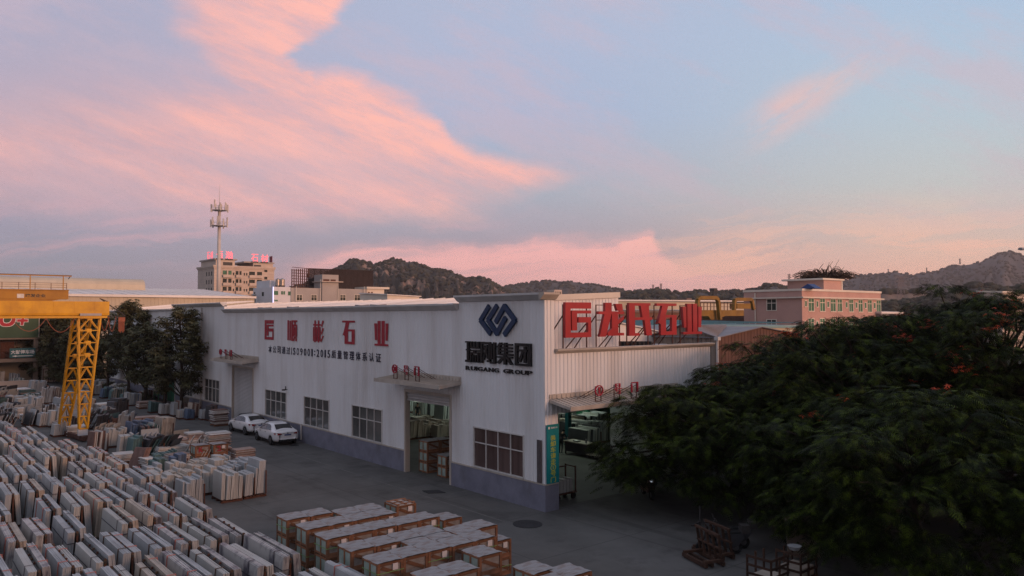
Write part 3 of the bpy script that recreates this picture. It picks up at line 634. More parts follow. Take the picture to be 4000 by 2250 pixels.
door_sign('A', (1543, 1587, 1629), 5.75, 3, 'three red door number characters on the canopy over the open doorway', '20')
door_sign('B', (2338, 2411, 2477), 5.22, 3, 'three red door number characters on the front canopy beside the tree', '1')
# teal notice and dark plaque at the corner
S = thing('notice_sign', (.38, -.08, 1.27), 'tall teal notice with yellow characters on the warehouse corner', 'sign')
m_ = MB(); m_.box((.02, -.10, 1.27), (.77, -.06, 3.96)); m_.build('board', 'sign_teal', S)
m_ = MB()
for i, ch in enumerate('装卸车请走5号门'):
    z = 3.22-i*.272
    if ch == '5':
        for j in range(16):
            a0, a1 = 2*math.pi*j/16, 2*math.pi*(j+1)/16
            m_.poly([(.17*math.cos(a0), .15*math.sin(a0)), (.17*math.cos(a1), .15*math.sin(a1)), (.135*math.cos(a1), .12*math.sin(a1)), (.135*math.cos(a0), .12*math.sin(a0))], (.40, -.101, z+.13), (1, 0, 0), (0, 0, 1), (0, -1, 0), .008)
        put_text(m_, ch, (.35, -.101, z+.06), (.10, 0, 0), (0, 0, .14), (0, -1, 0), .008, .01)
    else: put_text(m_, ch, (.24, -.101, z), (.32, 0, 0), (0, 0, .25), (0, -1, 0), .008, .012)
m_.build('lettering', 'sign_text_yellow', S)
m_ = MB(); m_.poly(rect(0, 0, .1, .1), (.1, -.101, 3.76), (1, 0, 0), (0, 0, 1), (0, -1, 0), .006); put_text(m_, '瑞刚石业', (.26, -.101, 3.77), (.42, 0, 0), (0, 0, .08), (0, -1, 0), .006); m_.build('logo_line', 'sign_text_white', S)
S = thing('name_plaque', (-.06, .33, 1.27), 'narrow dark vertical plaque left of the teal notice', 'plaque')
m_ = MB(); m_.box((-.09, .2, 1.28), (-.04, .48, 3.24)); m_.build('board', 'plaque', S)
# ------------------------------------------------------------------ slab racks of the yard
def bundle_mesh(seed, L=3.2, H=1.36, n=8, th=.0238, lean=.085, two=False):
    r = random.Random(seed); m_ = MB(); x = 0.0
    for i in range(n):
        t = th*r.uniform(.8, 1.2); a = r.uniform(0, .05); b = L-r.uniform(0, .06); h = H-r.uniform(0, .016)
        ch = r.choice([0, 0, 0, .04, .08])
        # slab i leans toward +x (the beam) ; section is a sheared rectangle
        x0 = x; x1 = x+t-.0015
        def pt(xx, yy, zz): return (xx+lean*zz, yy, zz)
        m_.add([pt(x0, a, 0), pt(x1, a, 0), pt(x1, b, 0), pt(x0, b, 0), pt(x0, a, h-ch*.3), pt(x1, a, h-ch*.3), pt(x1, b, h), pt(x0, b, h)],
               [(0, 3, 2, 1), (4, 5, 6, 7), (0, 1, 5, 4), (1, 2, 6, 5), (2, 3, 7, 6), (3, 0, 4, 7)])
        x += t
    return m_, x
BUN = []
for s_, (n_, L_, H_, th_) in enumerate([(8, 3.2, 1.38, .0250), (8, 3.05, 1.33, .0262), (7, 3.0, 1.30, .027), (8, 3.25, 1.42, .027), (9, 3.1, 1.36, .0238), (7, 3.2, 1.40, .0275), (6, 2.9, 1.28, .030), (7, 3.25, 1.45, .03)]):
    m_, w_ = bundle_mesh(s_, L_, H_, n_, th_); o = m_.build('slab_bundle', 'slab_grey'); BUN.append((o, w_, H_, L_))
def strap_mesh(w, H, ys, lean=.085, t=.016, both=False):
    m_ = MB()
    for y in ys:
        m_.bar((-t+lean*.05-.004, y, .05), (-t+lean*H-.004, y, H+.01), .03, .012); m_.bar((lean*H-t-.01, y, H+.012), (lean*H+w+.02, y, H+.012), .03, .014)
    return m_
def strap_ring(w, H, L, lean=.085):
    m_ = MB(); z = H*.72; a = lean*z
    m_.bar((a-.012, .0, z), (a-.012, L, z), .012, .03); m_.bar((a-.012, -.012, z), (a+w+.01, -.012, z), .012, .03)
    for y in (.7,):
        m_.bar((lean*H*.3-.012, y, H*.3), (lean*H-.012, y, H), .016, .01); m_.bar((lean*H-.014, y, H+.008), (lean*H+w, y, H+.008), .016, .012)
    return m_
# the rack: base sleepers, uprights and the beam between the two bundles
rk = thing('slab_rack', (0, 0, 0), 'rack', 'rack', 'steel slab racks of the yard')
m_ = MB(); m_.bar((-.34, .4, .06), (.34, .4, .06), .1, .1); m_.bar((-.34, 1.6, .06), (.34, 1.6, .06), .1, .1); m_.bar((-.34, 2.8, .06), (.34, 2.8, .06), .1, .1); m_.build('base', 'rust', rk, local=True)
for y in (.1, 1.05, 2.1, 3.05): m_ = MB(); m_.bar((0, y, .1), (0, y, 1.50), .06, .06); m_.build('upright', 'rust', rk, local=True)
m_ = MB(); m_.bar((.0, .02, 1.40), (.0, 3.15, 1.40), .055, .08); m_.bar((-.03, .06, .5), (-.03, 3.1, .5), .04, .05); m_.build('beam', 'steel_dark', rk, local=True)
for y in (.04, 1.55, 3.0): m_ = MB(); m_.box((-.035, y, 1.34), (.035, y+.07, 1.49+.03*(y % .7))); m_.build('timber_block', 'timber', rk, local=True)
proto_rack = rk
ROWY = [-11.7, -7.65, -3.65, .2, 4.25, 8.4, 12.6, 16.75, 20.75, 24.6, 28.5, 32.6, 36.7, 40.8, 44.8]
ORD = ['nearest', 'second', 'third', 'fourth', 'fifth', 'sixth', 'seventh', 'eighth', 'ninth', 'tenth', 'eleventh', 'twelfth', 'thirteenth', 'fourteenth', 'fifteenth', 'sixteenth']
COLN = ['first', 'second', 'third', 'fourth', 'fifth', 'sixth', 'seventh', 'eighth', 'ninth', 'tenth', 'eleventh', 'twelfth', 'thirteenth', 'fourteenth', 'fifteenth', 'sixteenth', 'seventeenth']
def proj(p):
    d = Vector(p)-CAM; z = d.dot(_F); return (2000+FPX*d.dot(_RR)/z, 1125-FPX*d.dot(_UU)/z) if z > 1 else (-9e3, 9e3)
used = set(); first_rack = [True]
MISS = {(4, 4), (6, 5), (9, 4), (1, 10), (3, 7), (8, 8), (5, 9), (11, 7), (0, 9)}
def bun_mat(i, j, s):
    r = random.Random(i*131+j*17+s*7)
    q = r.random()
    if j in (2, 3) and i in (0, 1, 2): return ['slab_veined', 'slab_pale', 'slab_veined'][(i+j) % 3] if s == 0 else ['slab_veined', 'slab_pale'][(i+j) % 2]
    return 'slab_grey' if q < .62 else 'slab_pale' if q < .82 else 'slab_veined' if q < .92 else 'slab_beige'
WORDS = {'slab_grey': 'grey', 'slab_pale': 'pale', 'slab_veined': 'dark veined', 'slab_beige': 'beige'}
for j, y0 in enumerate(ROWY):
    cnt = 0
    for i in range(-1, 17):
        if i == -1 and j > 1: continue
        if j >= 10 and i < 2: continue
        if j >= 12 and i < 3: continue
        if j >= 13 and i < 4: continue
        if (i, j) in MISS: continue
        xc = -14.05-.877*i+.22 + random.Random(i*31+j).uniform(-.05, .05); yy = y0+random.Random(i*7+j*3).uniform(-.26, .26); ya = random.Random(i*3+j*71).uniform(-.022, .022)
        vis = [proj((xc+dx, yy+dy, z)) for dx in (-.3, .3) for dy in (0, 3.2) for z in (.9, 1.5)]
        if not any(-40 < q[0] < 4000 and q[1] < 2275 for q in vis): continue
        cnt += 1
        lab = f'rusty slab rack, {COLN[cnt-1]} from the right in the {ORD[j]} row of racks'
        if first_rack[0]: rr = proto_rack; rr.location = (xc, yy, 0); rr['label'] = lab; first_rack[0] = False
        else: rr = dup(proto_rack, (xc, yy, 0), ya, lab)
        hs = random.Random(i*5+j*11).uniform(.97, 1.06)
        for s in (0, 1):
            k = random.Random(i*13+j*29+s).randrange(8); src, w_, H_, Ln = BUN[k]
            if s == 0: loc = (xc-.055-.085*H_-w_, yy+(3.2-Ln)*random.Random(i+j*3).random(), .12); rz = ya
            else: loc = (xc+.055+.085*H_+w_-ya*3, yy+Ln+(3.2-Ln)*random.Random(i*3+j).random(), .12); rz = math.pi+ya
            mt = bun_mat(i, j, s)
            if k in used: o = src.copy(); COL.objects.link(o)
            else: o = src; used.add(k)
            o.location = loc; o.rotation_euler = (0, 0, rz); o.scale = (1, 1, hs)
            if mt != 'slab_grey':
                o.material_slots[0].link = 'OBJECT'; o.material_slots[0].material = M[mt]
            tag(o, f'{WORDS[mt]} slab bundle on the {"left" if s == 0 else "right"} side, {COLN[cnt-1]} rack from the right, {ORD[j]} row', 'stone slabs', 'slab bundles leaning on the racks')
            r = random.Random(i*17+j*41+s*5).random()
            if r < .42: c_ = strap_ring(w_, H_, Ln).build('strap', 'strap_dark', o, local=True)
            elif r < .85:
                for q in (.6, Ln-.7): strap_mesh(w_, H_, [q]).build('strap', 'strap_pink' if r < .75 else 'timber', o, local=True)
ro = random.Random(3)

# ------------------------------------------------------------------ tile crates in rows
def crate_proto(h):
    t = thing('tile_crate', (0, 0, 0), 'crate', 'crate', 'wooden tile crates in the yard')
    a, b = .865, .90
    m_ = MB(); m_.box((.03, .03, .08), (a-.03, b-.03, h-.02)); m_.build('tile_stack', 'crate_front', t, local=True)
    m_ = MB()
    for x in (.0, a*.5-.045, a-.085): m_.box((x, -.005, .0), (x+.085, .025, h)) if x != a*.5-.045 else None
    for x in (.0, a-.085): m_.box((x, b-.025, 0), (x+.085, b, h))
    m_.box((.085, .002, h-.09), (a-.085, .024, h-.005)); m_.box((.085, .002, .06), (a-.085, .024, .15)); m_.box((0, .0, .0), (a, .09, .06)); m_.box((0, b-.09, .0), (a, b, .06))
    d_ = Vector((a-.17, 0, h-.27)); n2 = Vector((-d_.z, 0, d_.x)).normalized()*.045
    p0 = Vector((.085, .006, h-.09)); p1 = Vector((a-.085, .006, .15))
    m_.add([p0+Vector((0, 0, -.08)), p0+Vector((.08, 0, 0)), p1+Vector((0, 0, .08)), p1+Vector((-.08, 0, 0))], [(0, 3, 2, 1)])
    for y in (.0, b*.5-.04, b-.08): m_.box((-.008, y, .0), (.03, y+.08, h)); m_.box((a-.03, y, 0), (a+.004, y+.08, h))
    m_.box((-.004, .08, h-.07), (.028, b-.08, h-.005)); m_.box((-.004, .08, .04), (.028, b-.08, .11))
    m_.build('wood_frame', 'crate_wood', t, local=True)
    m_ = MB(); m_.box((.001, .10, .1), (.03, b*.5-.05, h-.08)); m_.box((.001, b*.5+.05, .1), (.03, b-.1, h-.08)); m_.build('side_panel', 'crate_side', t, local=True)
    t['base_parts'] = 3
    return t
def crate_cover(parent, h, seed, mt='crate_top'):
    r = random.Random(seed); a, b = .865, .90; m_ = MB(); n_ = 6; P = []
    for i in range(n_+1):
        for j in range(n_+1):
            x = -.012+(a+.02)*i/n_; y = -.012+(b+.024)*j/n_
            z = h+.012+r.uniform(-.006, .010)+(.016 if j in (0, n_//2, n_) else 0)-(.02 if i in (0, n_) else 0)
            P.append((x, y, z))
    F_ = [(i*(n_+1)+j, (i+1)*(n_+1)+j, (i+1)*(n_+1)+j+1, i*(n_+1)+j+1) for i in range(n_) for j in range(n_)]
    m_.add(P, F_); o = m_.build('cover_sheet', mt, parent, local=True, smooth=True); return o
CR = crate_proto(.6); del CR['base_parts']; CR_PARTS = list(CR.children); crate_used = [False]
def put_crate(x, y, z, label, cover=None, paper=False, strap=False, rz=0.0, hs=1.0):
    if not crate_used[0]: t = CR; t.location = (x, y, z); t['label'] = label; t.rotation_euler = (0, 0, rz); crate_used[0] = True
    else:
        t = CR.copy(); COL.objects.link(t); t.location = (x, y, z); t.rotation_euler = (0, 0, rz); t['label'] = label
        for ch in CR_PARTS: q_ = ch.copy(); COL.objects.link(q_); q_.parent = t
    t.scale = (1, 1, hs)
    if cover is not None: crate_cover(t, .6, cover)
    if paper: m_ = MB(); m_.box((.50, -.014, .34), (.68, -.007, .53)); m_.build('paper_label', 'paper', t, local=True)
    if strap: m_ = MB(); m_.box((-.012, -.012, .30), (.877, -.006, .318)); m_.box((-.016, -.01, .30), (-.009, .9, .318)); m_.build('strap', 'strap_green', t, local=True)
    return t
RN = ['rear', 'second', 'third', 'fourth', 'fifth', 'sixth', 'nearest']
crows = [(0, -.30, [(0, 3), (1, 3)]), (0, .0, []),
         (1, -1.88, [(0, 3), (1, 3), (2, 3), (3, 3)]), (2, -3.34, [(i, 3) for i in range(5)]), (3, -5.0, [(i, 3) for i in range(4)]),
         (4, -6.56, [(i, 3) for i in range(5)])]
def crate_col(name, x, y, lv, cov, seed, top=True):
    for q in range(lv):
        last = q == lv-1
        place = 'topmost' if last else 'bottom' if q == 0 else 'middle'
        put_crate(x, y, q*.6, f'{place} tile crate, {name}' if lv > 1 else f'tile crate {name}', seed if last else None, paper=last and seed % 2 == 0, strap=(seed+q) % 2 == 0)
for r_, y, lst in crows:
    for i, lv in lst:
        crate_col(f'{COLN[i]} from the left, {RN[r_]} crate row', -12.52+.885*i, y+random.Random(i+r_*9).uniform(-.03, .03), lv, True, r_*17+i)
# second ranks and odd ones
for k, (x, y, lv, nm) in enumerate([(-11.6, -.93, 2, 'behind the second crate row at its left'), (-10.7, -.93, 3, 'behind the second crate row at its middle'), (-9.8, -.93, 3, 'behind the second crate row at its right'),
        (-7.0, -1.95, 2, 'standing alone off the right end of the third crate row'), (-8.95, -5.62, 3, 'behind the fifth crate row, second from its right end'), (-8.08, -5.5, 3, 'behind the fifth crate row at its right end'),
        (-9.9, -5.62, 3, 'behind the fifth crate row, third from its right end'), (-10.8, -5.62, 3, 'behind the fifth crate row, fourth from its right end'),
        (-7.42, -5.44, 2, 'standing alone off the right end of the fifth crate row'), (-9.87, -7.95, 3, 'behind the sixth crate row'),
        (-12.2, -8.72, 3, 'of the sixth crate row at its left'), (-11.31, -8.72, 3, 'of the sixth crate row at its right end'), (-10.40, -8.86, 2, 'lower, off the right end of the sixth crate row'), (-9.66, -10.16, 3, 'of the nearest row at its left'), (-9.06, -10.97, 3, 'of the nearest row at its right'), (-9.95, -11.3, 3, 'nearest the camera in the last row')]):
    crate_col(nm, x, y, lv, True, 200+k)
t = put_crate(-8.52, -1.04, 0, 'wooden crate, lower of the open crate pair right of the crate rows', None); put_crate(-8.52, -1.04, .6, 'wooden crate, middle of the open crate pile right of the crate rows', None)
t = put_crate(-8.52, -1.04, 1.2, 'open wooden crate with bare battens on top, right of the crate rows', None, paper=True)
m_ = MB(); m_.box((.05, .05, .58), (.8, .85, .61), 0)
for q in (.05, .38, .72): m_.box((q, .0, .615), (q+.09, .9, .64), 1); m_.box((.0, q, .642), (.86, q+.08, .66), 1)
m_.build('tile_top', ['tile_white', 'crate_wood'], t, local=True)
# two orange crates with a red figure, in the middle of the stone remnants
for k, (bx, by) in enumerate([(-8.75, 21.6), (-7.75, 21.35)]):
    for q in range(2):
        o = put_crate(bx, by, q*.6, f'orange wooden crate with a red painted {"mark" if k == 0 else "2"}, {"upper" if q else "lower"} {"left" if k == 0 else "right"} of the four among the slabs', 60+k if q else None, paper=(k == 1 and q == 1))
        if q:
            m_ = MB(); put_text(m_, '2' if k else 'K', (.2, -.012, .2), (.26, 0, 0), (0, 0, .32), (0, -1, 0), .004, .02); m_.build('painted_mark', 'door_red', o, local=True)

# ------------------------------------------------------------------ stone remnants: stacks, piles and frames
def slab_stack(px, py, wx, ly, h, mt, label, lean=.06, rz=0.0, n=None, pal=True, xyz=None, group='upright slab remnants'):
    p = Vector(xyz) if xyz else G(px, py); r = random.Random(int(p.x*91+p.y*57)); n = n or max(4, int(wx/.085))
    t = thing('slab_stack', (p.x, p.y, 0), label, 'stone slabs', group, rz)
    if pal:
        m_ = MB()
        for y in (.08, ly*.5, ly-.16): m_.box((-.04, y, 0), (wx+.06, y+.09, .10))
        for x in (.0, wx*.5, wx-.08): m_.box((x, -.02, .10), (x+.09, ly+.02, .14))
        m_.box((wx+.02, .08, .14), (wx+.07, .15, h*.8)); m_.box((wx+.02, ly-.2, .14), (wx+.07, ly-.13, h*.8))
        m_.build('pallet', 'rust', t, local=True)
    m_ = MB(); z0 = .145 if pal else 0.0
    mts = mt if isinstance(mt, (list, tuple)) else [mt]
    n_given = n; run = 0; x = -.0; n = n if lean > .13 else max(n, int(wx/.06)); stp = wx/n
    for i in range(n):
        if run <= 0:
            run = r.choice([2, 3, 4, 6]) if lean <= .13 else 1; hh0 = h*r.uniform(.78, 1.02); a0_, b0_ = r.uniform(0, .14)*ly, ly-r.uniform(0, .14)*ly; le0 = lean+r.uniform(-.03, .03)
            if i: x += stp*.35
        run -= 1; x = min(x, wx); hh = hh0*r.uniform(.985, 1.0); a = a0_+r.uniform(0, .03); b = b0_-r.uniform(0, .03); tk = min(.045, stp*.8); le = le0
        f = lambda X, Y, Z_, le=le: (X+le*Z_, Y, z0+Z_)
        m_.add([f(x, a, 0), f(x+tk, a, 0), f(x+tk, b, 0), f(x, b, 0), f(x, a+r.uniform(0, .05), hh), f(x+tk, a, hh), f(x+tk, b, hh), f(x, b, hh*r.uniform(.96, 1))],
               [(0, 3, 2, 1), (4, 5, 6, 7), (0, 1, 5, 4), (1, 2, 6, 5), (2, 3, 7, 6), (3, 0, 4, 7)], r.randrange(len(mts))); x += stp*.9
    m_.build('slab_group', list(mts), t, local=True)
    return t
def flat_pile(px, py, wx, ly, h, mt, label, rz=0.0, xyz=None, z=0.0, ragged=.06, base=True, tk=.045):
    p = Vector(xyz) if xyz else G(px, py); r = random.Random(int(p.x*71+p.y*37)); n = max(3, int(h/tk))
    t = thing('tile_pile', (p.x, p.y, z), label, 'tile pile', 'flat piles of tiles', rz)
    if base:
        m_ = MB()
        for y in (.05, ly-.14): m_.box((0, y, 0), (wx, y+.1, .08))
        for x in (.05, wx*.5, wx-.14): m_.box((x, 0, .08), (x+.1, ly, .11))
        m_.build('pallet', 'crate_wood', t, local=True)
    m_ = MB(); mts = mt if isinstance(mt, (list, tuple)) else [mt]; z0 = .115 if base else 0
    for i in range(n):
        dx, dy = r.uniform(-ragged, ragged), r.uniform(-ragged, ragged); z_ = z0+h*i/n; th = h/n*.82; k = r.uniform(-.04, .04)
        cx_, cy_ = wx/2, ly/2
        def f(x, y, zz): return (cx_+(x-cx_)*math.cos(k)-(y-cy_)*math.sin(k)+dx, cy_+(x-cx_)*math.sin(k)+(y-cy_)*math.cos(k)+dy, zz)
        m_.hexa([f(0, 0, z_), f(wx, 0, z_), f(wx, ly, z_), f(0, ly, z_), f(0, 0, z_+th), f(wx, 0, z_+th), f(wx, ly, z_+th), f(0, ly, z_+th)], r.randrange(len(mts)))
    m_.build('tile_layers', list(mts), t, local=True); return t
def leaning_slab(px, py, ly, h, tilt, mt, label, rz=0.0, th=.05, n=1, xyz=None):
    p = Vector(xyz) if xyz else G(px, py); r = random.Random(int(p.x*13+p.y*7)); m_ = MB()
    for i in range(n):
        o = i*(th+.02); c_ = [(0, 0), (ly*r.uniform(.9, 1), 0), (ly*r.uniform(.85, 1), h*r.uniform(.85, 1)), (ly*.02*r.random(), h)]
        vs = []
        for dx in (o, o+th): vs += [(dx+b*math.sin(tilt), a, b*math.cos(tilt)) for a, b in c_]
        m_.add(vs, [(0, 3, 2, 1), (4, 5, 6, 7), (0, 1, 5, 4), (1, 2, 6, 5), (2, 3, 7, 6), (3, 0, 4, 7)])
    o = m_.build('loose_slab', mt); o.location = (p.x, p.y, 0); o.rotation_euler = (0, 0, rz)
    return tag(o, label, 'stone slab', 'loose slabs leaning about the yard')
def steel_frame(px, py, wx, ly, h, label, mt='red_steel', rz=0.0, posts=True, xyz=None):
    p = Vector(xyz) if xyz else G(px, py); t = thing('steel_frame', (p.x, p.y, 0), label, 'steel frame', None, rz)
    m_ = MB(); w_ = .07
    for x in (0, wx):
        for y in (0, ly): m_.bar((x, y, 0), (x, y, h), w_)
    m_.build('post', mt, t, local=True); m_ = MB()
    for z in (.12, h*.75):
        for x in (0, wx): m_.bar((x, 0, z), (x, ly, z), w_)
        for y in (0, ly): m_.bar((0, y, z), (wx, y, z), w_)
    m_.build('rail', mt, t, local=True); return t
r2 = lambda x, y: (x*.276, 1450+y*.276)
c4 = lambda x, y: (600+x*.2415, 1500+y*.2415)
lc = lambda x, y: (350+x*.345, 1150+y*.345)
# three neat pallets of upright slabs beside the free yard, and the rows behind them
for (x, y, w_, l_, h_, mt, lab) in [
    (-12.6, 11.1, .95, 1.5, 1.35, 'slab_grey', 'upright grey slabs on a pallet, left of three at the edge of the open yard'),
    (-10.75, 11.2, .95, 1.5, 1.3, 'slab_pale', 'upright pale slabs on a pallet, middle of three at the edge of the open yard'),
    (-9.6, 11.3, .45, 1.5, 1.25, 'slab_grey', 'narrow upright grey slab stack on a pallet beside the open yard'),
    (-9.05, 11.35, .5, 1.8, 1.6, 'slab_grey', 'tall upright grey slabs, rightmost at the edge of the open yard'),
    (-13.3, 13.2, .9, 1.3, 1.2, 'slab_pale', 'pale upright slabs behind the left pallet of the open yard'),
    (-12.2, 13.3, .9, 1.3, 1.2, 'slab_beige', 'beige edged upright slabs behind the left pallet of the open yard'),
    (-11.1, 13.4, .9, 1.2, 1.25, 'slab_pale', 'pale upright slabs with rough edges behind the middle pallet'),
    (-9.9, 13.5, .9, 1.2, 1.2, 'slab_grey', 'grey upright slabs behind the right pallet of the open yard'),
    (-8.85, 13.6, .6, 1.3, 1.3, 'slab_grey', 'grey upright slabs at the right end of the second pallet line'),
    (-13.2, 15.2, .8, 1.2, 1.1, 'slab_pale', 'pale slabs in the third pallet line beside the yard racks'),
    (-12.1, 15.3, .9, 1.1, 1.0, ['slab_pale', 'slab_beige'], 'pale and beige slabs in the third pallet line'),
    (-10.9, 15.4, .9, 1.2, 1.15, 'slab_beige', 'beige edged slabs in the middle of the third pallet line'),
    (-9.7, 15.5, .9, 1.2, 1.2, 'slab_pale', 'pale slabs near the right end of the third pallet line'),
    (-8.6, 15.6, .8, 1.2, 1.15, 'slab_grey', 'grey slabs at the right end of the third pallet line'),
    (-12.6, 17.3, .8, 1.2, 1.0, 'slab_grey', 'low grey slabs in the fourth pallet line'),
    (-11.4, 17.4, .9, 1.1, 1.05, 'slab_pale', 'low pale slabs in the fourth pallet line'),
    (-10.2, 17.5, .9, 1.1, 1.0, 'slab_beige', 'low beige slabs in the fourth pallet line'),
    (-8.9, 17.6, .8, 1.1, 1.0, 'slab_pale', 'low pale slabs at the right end of the fourth pallet line'),
    (-11.7, 19.6, .8, 1.1, .95, 'slab_green', 'dark green upright slabs left of the orange crates'),
    (-10.5, 20.0, .8, 1.1, 1.0, 'slab_blue', 'fanned blue-grey slabs left of the orange crates')]:
    slab_stack(0, 0, w_, l_, h_, mt, lab, xyz=(x, y, 0))
# remnants round the crane leg (base points surveyed on the ground)
for (x, y, w_, l_, h_, mt, lab, rz) in [
    (430, 340, 1.6, 1.4, 1.5, 'slab_grey', 'leaning grey slabs right behind the white covered heap', .1), (560, 470, 1.2, 1.5, 1.6, 'slab_grey', 'leaning blue-grey slabs before the bending worker', -.2),
    (700, 430, 1.2, 1.3, 1.4, ['slab_beige', 'slab_rust'], 'brown edged slabs beside the bending worker', .15), (330, 470, 1.8, 1.3, 1.0, ['slab_green', 'slab_pale'], 'green and pale low slabs in front of the concrete wall', 0),
    (430, 620, 1.0, 1.5, 1.5, 'slab_grey', 'steeply leaning grey slabs left of the crane', .1), (610, 690, 1.2, 1.4, 1.2, ['slab_dark', 'slab_grey'], 'dark and grey slabs in a black frame left of the crane', -.15),
    (700, 800, 1.3, 1.3, 1.2, 'slab_pale', 'pale slabs in a row left of the rear crane leg', .1), (860, 640, 1.0, 1.6, 1.5, 'slab_grey', 'big grey slabs behind the rear crane leg', .2),
    (1010, 640, .8, 1.8, 1.8, 'slab_pale', 'tall pale slabs between the two crane legs', 0), (1190, 640, .9, 1.5, 1.7, ['slab_beige', 'slab_pale'], 'tall beige slabs behind the front crane leg', .05),
    (1440, 760, 1.1, 1.5, 1.4, ['slab_dark', 'slab_grey'], 'dark barred slab frame right of the crane', .1), (1600, 720, 1.3, 1.6, 1.9, 'slab_dark', 'tall dark slabs standing at the lane edge right of the crane', .25),
    (1330, 960, .9, 1.7, 1.7, 'slab_dark', 'dark leaning slabs directly right of the crane foot', -.3), (1510, 1100, 1.2, 1.3, 1.2, 'slab_pale', 'pale fanned slabs right of the crane foot', .1),
    (1640, 900, .9, 1.6, 1.6, 'slab_grey', 'grey slabs leaning at a slant near the red frames', -.4), (1830, 1060, 1.5, 1.4, 1.5, 'slab_blue', 'big dark blue slab block in the middle of the remnants', .1),
    (1980, 1080, 1.0, 1.4, 1.4, ['slab_dark', 'slab_rust'], 'dark brown slabs right of the dark blue block', -.1), (2100, 1060, .8, 1.5, 1.4, ['slab_grey', 'slab_green'], 'grey-green slabs leaning by the lane', .2),
    (2270, 1010, .9, 1.5, 1.6, 'slab_beige', 'pale slab bundle at the lane edge near the red frames', .1), (1680, 1210, 1.0, 1.4, 1.2, 'slab_pale', 'pale slab fan left of the tilted block', -.1),
    (2080, 1230, 1.4, 1.3, 1.2, 'slab_dark', 'dark block of slabs in front of the tile piles', .1), (1870, 1250, .6, 1.4, 1.3, 'slab_green', 'dark green slabs left of the tilted slab block', .1),
    (2180, 1400, 1.2, 1.1, .9, 'slab_green', 'green frame of slabs under a white flat pile', 0), (1000, 880, .7, 1.3, 1.2, 'slab_dark', 'dark slabs at the foot of the rear crane leg', .2),
    (240, 560, 1.6, 1.4, 1.2, 'slab_pale', 'pale slabs behind the last row of racks', .1), (100, 520, 1.6, 1.4, 1.1, 'slab_grey', 'grey slabs at the left edge behind the racks', .1),
    (900, 480, 1.2, 1.3, 1.2, 'slab_grey', 'grey slab row behind the rear crane leg near the lane', .1), (780, 560, 1.2, 1.3, 1.1, ['slab_pale', 'slab_grey'], 'mixed grey and pale slabs left of the lane', .1),
    (1130, 480, 1.0, 1.4, 1.3, 'slab_pale', 'pale slabs seen through the front crane leg', .1), (560, 800, 1.1, 1.2, 1.0, 'slab_grey', 'low grey slabs beside the tenth rack row', .1), (760, 940, 1.1, 1.2, 1.0, ['slab_grey', 'slab_pale'], 'low mixed slabs left of the rear crane foot', .05)]:
    slab_stack(*r2(x, y), w_, l_, h_, mt, lab, rz=rz, lean=.12)
for a in [(80, 395, 2.4, 1.6, .9, 'white_sheet', 'heap under crumpled white sheeting at the left edge', .2), (300, 390, 1.4, 1.2, .8, ['tile_pink', 'slab_green'], 'low coloured pile beside the white covered heap', .1), (1390, 640, 1.5, 1.2, 1.0, 'tile_white', 'white flat pile just right of the crane front leg', .1),
          (1840, 820, 2.2, 1.2, .75, ['tile_white', 'tile_pink'], 'flat white slab pile lying on a red steel frame', -.1), (2430, 1180, 1.1, 1.1, .9, ['tile_white', 'tile_pink'], 'ragged white and brown tile pile by the lane', .15),
          (2250, 1300, 1.8, 1.2, .8, 'tile_white', 'wide flat white pile on green slabs', .0), (2420, 1420, 1.1, 1.0, .8, ['tile_white', 'tile_pink'], 'rounded pale pile left of the orange crates', .1), (2060, 1420, 1.2, 1.0, .6, 'tile_white', 'low white pile at the end of the racks', .1), (600, 620, 1.4, 1.0, .4, 'tile_white', 'low flat white tiles left of the crane', .3)]:
    flat_pile(*r2(a[0], a[1]), *a[2:6], a[6], rz=a[7])
flat_pile(*c4(560, 1110), 1.05, 1.05, 1.15, ['tile_white', 'tile_white', 'tile_pink'], 'neat square block of tiles with brown battens behind the orange crates', ragged=.015, tk=.11)
flat_pile(*c4(300, 1160), 1.05, 1.0, .85, ['tile_white', 'tile_pink'], 'white topped tile pile with torn brown paper left of the square block', rz=.1)
flat_pile(*c4(900, 1120), 1.4, 1.0, 1.15, ['tile_pink', 'tile_white'], 'untidy pink and white broken tile pile behind the orange crates', ragged=.14)
flat_pile(*c4(1330, 1290), 1.2, .9, .7, ['tile_white', 'tile_pink'], 'low flat pile right of the orange crates')
flat_pile(*c4(980, 690), 1.15, 1.05, 1.2, ['tile_white', 'tile_white', 'slab_rust'], 'ragged white tile pile with a red top beside the nearer wall stacks', ragged=.10)
put_crate(*G(*c4(700, 1420))[:2], 0, 'small wooden crate in front of the left orange crate', 71); put_crate(*G(*c4(1030, 1440))[:2], 0, 'small crate in front of the right orange crate', 72); put_crate(*G(*c4(1420, 1400))[:2], 0, 'pale topped crate between the orange crates and the open yard', 73)
for a in [(1960, 1400, 1.5, 1.3, .35, 'slab_rust', 'tilted thick brownish slab block leaning left of the tile piles', .2, .07, 4), (1480, 990, 1.2, 1.2, .3, 'slab_beige', 'beige slab leaning among dark remnants', -.5, .05, 1), (2240, 1080, 1.2, 1.3, .12, 'slab_pale', 'narrow white slab standing upright by the lane', 1.2, .05, 1),
          (1270, 1020, 1.5, 1.3, .7, 'slab_pale', 'white slab lying slanted at the crane foot', -.2, .05, 1), (870, 600, 1.5, 1.3, .5, 'slab_pale', 'white slab leaning left of the rear crane leg', .1, .05, 1), (1560, 1010, 1.1, 1.0, .4, 'slab_dark', 'dark slab leaning beside the beige slab', .4, .05, 2), (1700, 860, 1.6, 1.5, .5, 'slab_blue', 'bluish slab leaning toward the red frames', -.6, .05, 1)]:
    leaning_slab(*r2(a[0], a[1]), *a[2:5], a[5], a[6], rz=a[7], th=a[8], n=a[9])
